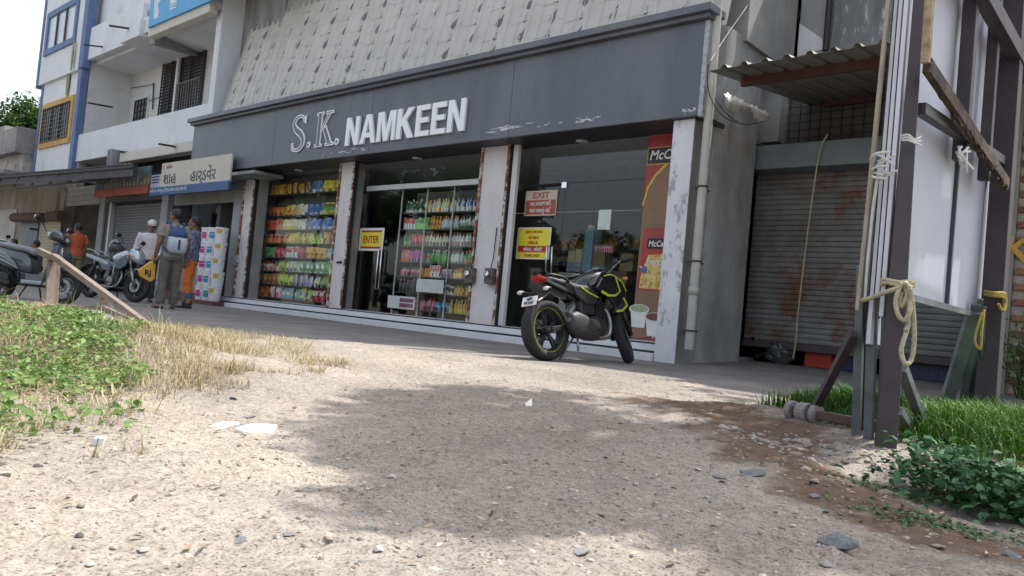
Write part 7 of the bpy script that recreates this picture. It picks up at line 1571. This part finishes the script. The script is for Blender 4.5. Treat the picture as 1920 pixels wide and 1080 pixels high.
man2 = person('man in navy checked shirt and orange trousers partly hidden behind the backpack', tuple(G(335, 578)+Vector((-.25, .25, 0))), away+R(80), pose(look=R(8)), navyp, orangec, 1.6, trouser2=jean)
p3 = W(277, 500, 15.9); man3 = person('man in pale pink shirt and white cap facing the camera behind the silver motorcycle', (p3.x, p3.y, 0), to_cam-math.pi/2+R(8), pose(look=R(-6), lel=(-.25, -.02, 1.09), rel=(.25, -.02, 1.09), lwr=(-.18, .16, .95), rwr=(.2, .14, .92)), palepink, darkt, 1.6, cap=(mat('white cap', (.62, .60, .58), .8), mat('white cap', (.6, .6, .6))))
p4 = W(141, 480, 19.0); person('person seen from behind in a brick orange shirt by the narrow shop', (p4.x, p4.y, 0), away+R(35), pose(look=R(10)), redsh, mat('olive cloth', (.20, .18, .11), .9), .7)
SIT = dict(hip=(0, -.1, .50), chest=(0, -.06, .80), neck=(0, -.04, .98), head=(0, -.0, 1.10), lsh=(-.18, -.04, .92), rsh=(.18, -.04, .92), lel=(-.23, .06, .68), rel=(.23, .06, .68), lwr=(-.14, .26, .58), rwr=(.14, .26, .58), lhp=(-.09, -.08, .48), rhp=(.09, -.08, .48), lkn=(-.13, .34, .48), rkn=(.13, .34, .48), lan=(-.13, .34, .085), ran=(.13, .34, .085))
for (lat, dep, lab, m2, rot) in ((-13.6, 21.0, 'person in a dark blue shirt sitting by the old building far left', mat('dark blue shirt', (.04, .07, .10), .9), 200), (-12.75, 20.6, 'person in a dark shirt sitting to the right of the one in dark blue', darkt, 160)):
    p = CL(lat, dep); z_ = .0
    person(lab, (p.x, p.y, 0), R(rot), pose(**SIT), m2, darkt, .8, shirt_len=.46)
    mb = MB(); mb.box(-.22, .22, -.3, .1, 0, .40); tag(mb.build('stool', mat('grey counter', (.25, .25, .26)), None, False, .01, (p.x, p.y, 0)), 'low grey seat under the person in '+('dark blue' if lab.startswith('person in a dark blue') else 'the dark shirt')+' far left', 'seat'); bpy.context.view_layer.objects
    COL.objects[-1].rotation_euler.z = R(rot)
# ================================================================ PLANTS
def frame_of(q, n, tilt=(.1, 1.2)):
    az = q.uniform(0, 2*np.pi, n); tl = q.uniform(*tilt, n)
    N_ = np.stack([np.sin(tl)*np.cos(az), np.sin(tl)*np.sin(az), np.cos(tl)], 1); a = q.normal(size=(n, 3)); U_ = np.cross(N_, a); U_ /= np.linalg.norm(U_, axis=1)[:, None]; V_ = np.cross(N_, U_); return N_, U_, V_
def leaves(name, P, size, q, m, tilt=(.1, 1.2), asp=.6, tone=None, parent=None, fold=.25):
    n = len(P); N_, U_, V_ = frame_of(q, n, tilt); s = size[:, None]
    a = P-U_*s; b_ = P+V_*s*asp+N_*s*fold; c = P+U_*s; d = P-V_*s*asp+N_*s*fold
    V = np.stack([a, b_, c, d], 1).reshape(-1, 3); i = np.arange(n)[:, None]*4
    Fc = np.concatenate([i+np.array([0, 1, 2]), i+np.array([0, 2, 3])], 0)
    t = np.repeat(q.random(n) if tone is None else tone, 4); return np_mesh(name, V, Fc, m, t, parent)
def leaves6(name, P, size, q, m, tilt=(.1, 1.0), asp=.5, tone=None, parent=None):
    n = len(P); N_, U_, V_ = frame_of(q, n, tilt); s = size[:, None]; f = .22
    a = P-U_*s; t = P+U_*s*1.05-N_*s*.25; c = P+U_*s*.0+N_*s*.02; l1 = P-U_*s*.45+V_*s*asp*.85+N_*s*f; l2 = P+U_*s*.3+V_*s*asp*.9+N_*s*f; r1 = P-U_*s*.45-V_*s*asp*.85+N_*s*f; r2 = P+U_*s*.3-V_*s*asp*.9+N_*s*f
    V = np.stack([a, l1, l2, t, r2, r1, c], 1).reshape(-1, 3); i = np.arange(n)[:, None]*7
    Fc = np.concatenate([i+np.array(k) for k in ([0, 6, 1], [1, 6, 2], [2, 6, 3], [3, 6, 4], [4, 6, 5], [5, 6, 0])], 0); tn = np.repeat(q.random(n) if tone is None else tone, 7); return np_mesh(name, V, Fc, m, tn, parent)
def blades(name, x, y, z, h, w_, q, m, lean=.5, tone=None, curl=.4):
    n = len(x); az = q.uniform(0, 2*np.pi, n); ln = lean*q.uniform(.2, 1, n); dx, dy = np.cos(az), np.sin(az); px_, py_ = -dy, dx
    B = np.stack([x, y, z], 1); D = np.stack([dx, dy, np.zeros(n)], 1); S_ = np.stack([px_, py_, np.zeros(n)], 1)*w_[:, None]; Zv = np.array([0, 0, 1.])
    mid = B+D*(h*ln*.35)[:, None]+Zv*(h*.6)[:, None]; tip = B+D*(h*ln*(1+curl))[:, None]+Zv*(h*(1-ln*.35))[:, None]
    V = np.stack([B-S_, B+S_, mid-S_*.8, mid+S_*.8, tip], 1).reshape(-1, 3); i = np.arange(n)[:, None]*5
    Fc = np.concatenate([i+np.array([0, 1, 3]), i+np.array([0, 3, 2]), i+np.array([2, 3, 4])], 0); t = np.repeat(q.random(n) if tone is None else tone, 5); return np_mesh(name, V, Fc, m, t)
q = np.random.default_rng(91)
green_g = attr_mat('green grass', [(0, (.025, .07, .008)), (.4, (.05, .135, .012)), (.75, (.10, .21, .02)), (1, (.20, .28, .04))], .55, .25)
dry_g = attr_mat('dry grass', [(0, (.16, .12, .06)), (.35, (.32, .26, .15)), (.65, (.42, .36, .23)), (.85, (.24, .26, .11)), (1, (.16, .22, .07))], .7, .2)
weed_m = attr_mat('weed leaves', [(0, (.05, .10, .02)), (.4, (.10, .18, .04)), (.75, (.19, .28, .08)), (1, (.34, .40, .17))], .5, .3)
dark_m = attr_mat('broad leaves', [(0, (.018, .055, .022)), (.5, (.04, .11, .04)), (1, (.08, .17, .07))], .7, .2)
def in_poly(poly, x, y):
    c = np.zeros(len(x), bool); n = len(poly)
    for i in range(n):
        (x0, y0), (x1, y1) = poly[i], poly[(i+1) % n]; k = (y0 > y) != (y1 > y); c ^= k & (x < (x1-x0)*(y-y0)/((y1-y0) or 1e-9)+x0)
    return c
def soft_poly(pts, z, x, y, jit, s_, seed):
    poly = [(G(*p, z).x, G(*p, z).y) for p in pts]; j1 = (vnoise(x, y, s_, seed)-.5)*jit+(vnoise(x, y, s_*4, seed+1)-.5)*jit*.5; j2 = (vnoise(x, y, s_, seed+2)-.5)*jit+(vnoise(x, y, s_*4, seed+3)-.5)*jit*.5
    return in_poly(poly, x+j1, y+j2)
DRYP = [(-700, 800), (0, 825), (60, 800), (160, 765), (250, 725), (330, 692), (430, 690), (545, 668), (575, 652), (540, 636), (300, 600), (100, 568), (-700, 540)]
WEEDP = [(-700, 800), (0, 795), (70, 765), (150, 728), (220, 690), (262, 655), (250, 628), (190, 618), (100, 604), (0, 594), (-700, 560)]
# right: thick green grass on its mound
def region_r(x, y): return np.clip(mound_r(x, y)*1.6-.08+(vnoise(x, y, 5, 21)-.5)*.5, 0, 1)
n = 120000; x = q.uniform(-2.2, 1.7, n); y = q.uniform(-6.0, -2.9, n); rr = region_r(x, y); ga, gb = G(1478, 800), G(1740, 880); side = (gb.x-ga.x)*(y-ga.y)-(gb.y-ga.y)*(x-ga.x); k = (q.random(n) < (rr-.12)*.95) & (side > 0.02*(1+4*vnoise(x, y, 8, 29))); x, y = x[k], y[k]
hh = (.05+.085*q.random(len(x))**1.5)*(.55+.9*vnoise(x, y, 3.0, 22)); z = height(x, y)-.01
g1 = blades('grass', x, y, z, hh, np.full(len(x), .0022)+.0016*q.random(len(x)), q, green_g, .9, tone=np.clip(.02+.55*vnoise(x, y, 2.4, 23)+.3*(q.random(len(x))-.3), 0, 1)); tag(g1, kind='stuff')
# left: dry grass and low leafy weeds
def region_l(x, y): return np.clip(mound_l(x, y)*2.2-.06+(vnoise(x, y, 4, 24)-.5)*.55, 0, 1)
n = 110000; x = q.uniform(-9.0, -2.0, n); y = q.uniform(-8.8, -5.0, n); wd = np.array([float(0)]); k = soft_poly(DRYP, .06, x, y, 1.0, 2.5, 60) & (q.random(n) < .25+.6*vnoise(x, y, 3.2, 66)); x, y = x[k], y[k]
hh = (.5+.9*vnoise(x, y, 2.6, 67))*(.03+.08*q.random(len(x))**1.6); z = height(x, y)-.008
g2 = blades('dry_grass', x, y, z, hh, np.full(len(x), .0014)+.0012*q.random(len(x)), q, dry_g, 1.5, tone=np.clip(.1+.5*q.random(len(x))+.55*(vnoise(x, y, 2.2, 25)-.35), 0, 1), curl=.9); tag(g2, kind='stuff')
n = 260; x = q.uniform(-8.5, -3.6, n); y = q.uniform(-7.5, -5.4, n); k = q.random(n) < region_l(x, y); x, y = x[k], y[k]
g3 = blades('grass_stalks', x, y, height(x, y), .10+.14*q.random(len(x)), np.full(len(x), .0018), q, dry_g, .8, curl=.5); tag(g3, kind='stuff')
def weed_d(x, y):
    c = G(10, 690, .12); d = np.hypot((x-c.x)/.95, (y-c.y)/.62); c2 = G(70, 640, .15); d2 = np.hypot((x-c2.x)/1.0, (y-c2.y)/.5)
    return np.clip(1.25-np.minimum(d, d2)+(vnoise(x, y, 3.5, 26)-.5)*.9, 0, 1)
n = 120000; x = q.uniform(-8.5, -2.2, n); y = q.uniform(-8.6, -5.6, n); k = soft_poly(WEEDP, .12, x, y, .6, 2.0, 70) & (q.random(n) < .15+.42*sstep(.3, .6, vnoise(x, y, 3, 26))); x, y = x[k], y[k]
zz = height(x, y)+.012+(.02+.12*vnoise(x, y, 2.6, 27))*q.random(len(x))**.7
w1 = leaves6('weeds', np.stack([x, y, zz], 1), .007+.014*q.random(len(x))**1.5, q, weed_m, (.0, 1.0), .62, np.clip(.2+.5*vnoise(x, y, 1.8, 28)+.45*(q.random(len(x))-.35), 0, 1)); tag(w1, kind='stuff')
# right front: dark broad leaved plants along the edge of the grass
c = [G(1762, 900, .04), G(1800, 915, .04), G(1860, 935, .04), G(1915, 950, .04), G(1780, 870, .06), G(1870, 900, .06), G(1930, 930, .06), G(1980, 960, .05)]
P_ = []
for v in c:
    m_ = 240; pp = np.stack([q.normal(v.x, .10, m_), q.normal(v.y, .075, m_), np.zeros(m_)], 1); pp[:, 2] = height(pp[:, 0], pp[:, 1])+.01+.10*q.random(m_); P_.append(pp)
P_ = np.concatenate(P_); w2 = leaves6('undergrowth', P_, .009+.015*q.random(len(P_)), q, dark_m, (.1, 1.0), .62); tag(w2, kind='stuff')
n = 900; cc = G(1760, 975, .02); x = np.concatenate([q.normal(G(1700, 925).x, .14, n//2), q.normal(cc.x, .12, n//2)]); y = np.concatenate([q.normal(G(1700, 925).y, .05, n//2), q.normal(cc.y, .05, n//2)])
tag(leaves('ground_cover', np.stack([x, y, height(x, y)+.012*q.random(n)], 1), .004+.007*q.random(n), q, attr_mat('ground cover', [(0, (.03, .09, .03)), (1, (.10, .20, .07))], .6, .2), (.0, .8)), kind='stuff')
# shrub by the brick wall
def bush(name, label, cat, c0, rx, ry, h, nst, nl, s, m, seed, lift=0, group=None):
    q = np.random.default_rng(seed); t = thing(name, label, cat, c0, 0, group); mb = MB(); P = []
    for k in range(nst):
        a = q.uniform(0, 6.28); r = q.uniform(.3, 1); p0 = Vector((q.normal(0, .04), q.normal(0, .04), 0)); p2 = Vector((math.cos(a)*rx*r, math.sin(a)*ry*r, h*q.uniform(.55, 1))); p1 = p0.lerp(p2, .5)+Vector((0, 0, h*.12))
        mb.tube([p0, p1, p2], [.010, .007, .003], 5)
        for j in range(nl//nst): u = q.uniform(.2, 1.03); b_ = (p0*(1-u)**2+p1*2*u*(1-u)+p2*u*u); P.append((b_.x+q.normal(0, .035+s), b_.y+q.normal(0, .035+s), max(.01, b_.z+q.normal(0, .03+s))))
    mb.build('stem', mat('green stem', (.10, .13, .05), .7), t, True); P = np.array(P); leaves('foliage', P, s*(.6+.8*q.random(len(P))), q, m, (.2, 1.3), .45, None, t); return t
pb_ = F(1905, 735, YW-.35); bush('shrub', 'small leafy shrub growing at the foot of the brick wall', 'shrub', (pb_.x+.1, YW-.4, .02), .45, .35, .95, 26, 620, .030, attr_mat('shrub leaves', [(0, (.02, .07, .02)), (.6, (.06, .15, .04)), (1, (.20, .30, .12))], .4, .25), 5)
bush('seedling', 'small bright green seedling on the canopy roof beside the boards', 'plant', cpt(F(1688, 70, yc0+.1).x, yc0+.15, .03), .12, .1, .18, 6, 46, .022, attr_mat('seedling leaves', [(0, (.15, .38, .02)), (1, (.25, .5, .04))], .5, .4), 6)
# ---------------------------------------------------------------- trees
bark = mat('tree bark', (.10, .08, .065), .95, .25, 9, .6, 30)
def tree(label, base, h, crown, nl, ls, seed, m, trunk_r=.16, clumps=26, group=None, shade=None):
    """crown: (rx, ry, rz) ellipsoid round the top"""
    q = np.random.default_rng(seed); t = thing('tree', label, 'tree', base, 0, group); rx, ry, rz = crown; cz = h-rz*.9
    mb = MB(); top = Vector((q.normal(0, .2), q.normal(0, .2), cz)); bend = Vector((q.normal(0, .15), q.normal(0, .15), cz*.5)); mb.tube([(0, 0, -.1), bend, top], [trunk_r, trunk_r*.8, trunk_r*.45], 10)
    C = []
    for k in range(clumps):
        d = q.normal(size=3); d /= np.linalg.norm(d); r = q.uniform(.45, 1)**.6; c_ = Vector((d[0]*rx*r, d[1]*ry*r, cz+d[2]*rz*r*.9)); C.append((c_, q.uniform(.45, 1.0)))
        if k < 14: a = bend.lerp(top, q.uniform(.4, 1)); mb.tube([a, a.lerp(c_, .5)+Vector((0, 0, .1*rz)), c_], [trunk_r*.32, trunk_r*.2, .015], 6)
    mb.build('trunk', bark, t, True); P, T = [], []
    per = nl//clumps
    for c_, sz in C:
        g = q.normal(size=(per, 3)); g /= np.linalg.norm(g, axis=1)[:, None]; r_ = q.random(per)**.45; g *= (r_*sz*min(rx, rz)*.55)[:, None]; P.append(g+np.array(c_)); T.append(np.clip(q.normal(.45, .22, per)+(q.random()-.5)*.35, 0, 1))
    P, T = np.concatenate(P), np.concatenate(T); leaves('crown', P, ls*(.6+.7*q.random(len(P))), q, m, (.0, 1.5), .5, T, t); return t
tl_m = attr_mat('tree leaves', [(0, (.018, .045, .012)), (.5, (.045, .095, .02)), (1, (.10, .16, .035))], .5, .3)
p = W(38, 240, 40); tree('leafy green tree rising behind the old building at the left edge', (p.x, p.y, 0), W(38, 192, 40).z, (2.0, 2.0, 2.0), 9000, .13, 71, tl_m, .2, 30)
# the roadside tree whose crown shades the front of the lot: it stands out of the frame to the right
sc_ = (G(1180, 850)+G(1300, 800))/2; zc = 5.2; cxy = Vector((sc_.x, sc_.y, 0))+SUN_AZ*(zc/math.tan(R(SUN_EL)))
SHT = dict(c=cxy, z=zc)
def shade_tree():
    q = np.random.default_rng(33); t = thing('tree', 'roadside tree spreading over the lot beside the hoarding frame', 'tree', (1.9, -4.6, 0)); b0 = Vector((1.9, -4.6, 0)); mb = MB()
    fork = Vector((-.4, .3, 4.6)); mb.tube([(0, 0, -.1), (-.1, .1, 2.2), fork], [.17, .15, .12], 10); P = []
    # limbs end where sun rays to the shaded patch pass
    targ = []
    for k in range(98):
        px, py = q.uniform(745, 1500), q.uniform(735, 925)
        if px < 800 and 860 < py: continue
        targ.append((px, py))
    for k in range(22): targ.append((q.uniform(1420, 1850), q.uniform(920, 1075)))
    for k in range(14): targ.append((q.uniform(830, 1040), q.uniform(936, 955)))
    for k in range(13): targ.append((q.uniform(700, 860), q.uniform(740, 835)))
    for (px, py) in targ:
        g = G(px, py); zc_ = q.uniform(6.4, 9.0); c_ = g+SUNV*(zc_/SUNV.z); s_ = .24+.14*q.random(); m_ = 34
        d = q.normal(size=(m_, 3)); d /= np.linalg.norm(d, axis=1)[:, None]; P.append(d*(s_*q.random(m_)**.5)[:, None]+np.array(c_-b0))
    for k in range(0, len(targ), 9): c_ = Vector(P[k][0]); mb.tube([fork, fork.lerp(c_, .5)+Vector((0, 0, .3)), c_], [.06, .035, .01], 6)
    mb.build('trunk', bark, t, True); P = np.concatenate(P); leaves('crown', P, .05+.05*q.random(len(P)), q, tl_m, (.0, .9), .6, None, t)
shade_tree()
# street trees across the road, mirrored in the shop glass
for k, (x_, y_, h_) in enumerate(((-38, -25, 10.5), (-31, -23, 8.2), (-23.5, -24, 5.2), (-17, -22, 6.0), (-11, -23, 5.6), (-48, -27, 11), (-27, -28, 5.6), (-55, -26, 11.5), (-62, -25, 12), (-71, -27, 13))):
    tree(['tall', 'dense', 'broad', 'low', 'short', 'far', 'rear', 'spreading', 'leafy', 'distant'][k]+' street tree across the road reflected in the shop glass', (x_, y_, 0), h_, (3.6, 2.8, 2.9), 5200, .22, 100+k, tl_m, .18, 20, 'street trees across the road')
# ================================================================ lettering becomes plain mesh
bpy.context.view_layer.update()
dg = bpy.context.evaluated_depsgraph_get()
for o in TEXTS:
    me = bpy.data.meshes.new_from_object(o.evaluated_get(dg)); nm = o.name; par, mw = o.parent, o.matrix_basis.copy()
    n = bpy.data.objects.new('lettering', me); COL.objects.link(n); n.parent = par; n.matrix_basis = mw
    if not len(me.materials): me.materials.append(o.data.materials[0])
    bpy.data.objects.remove(o)
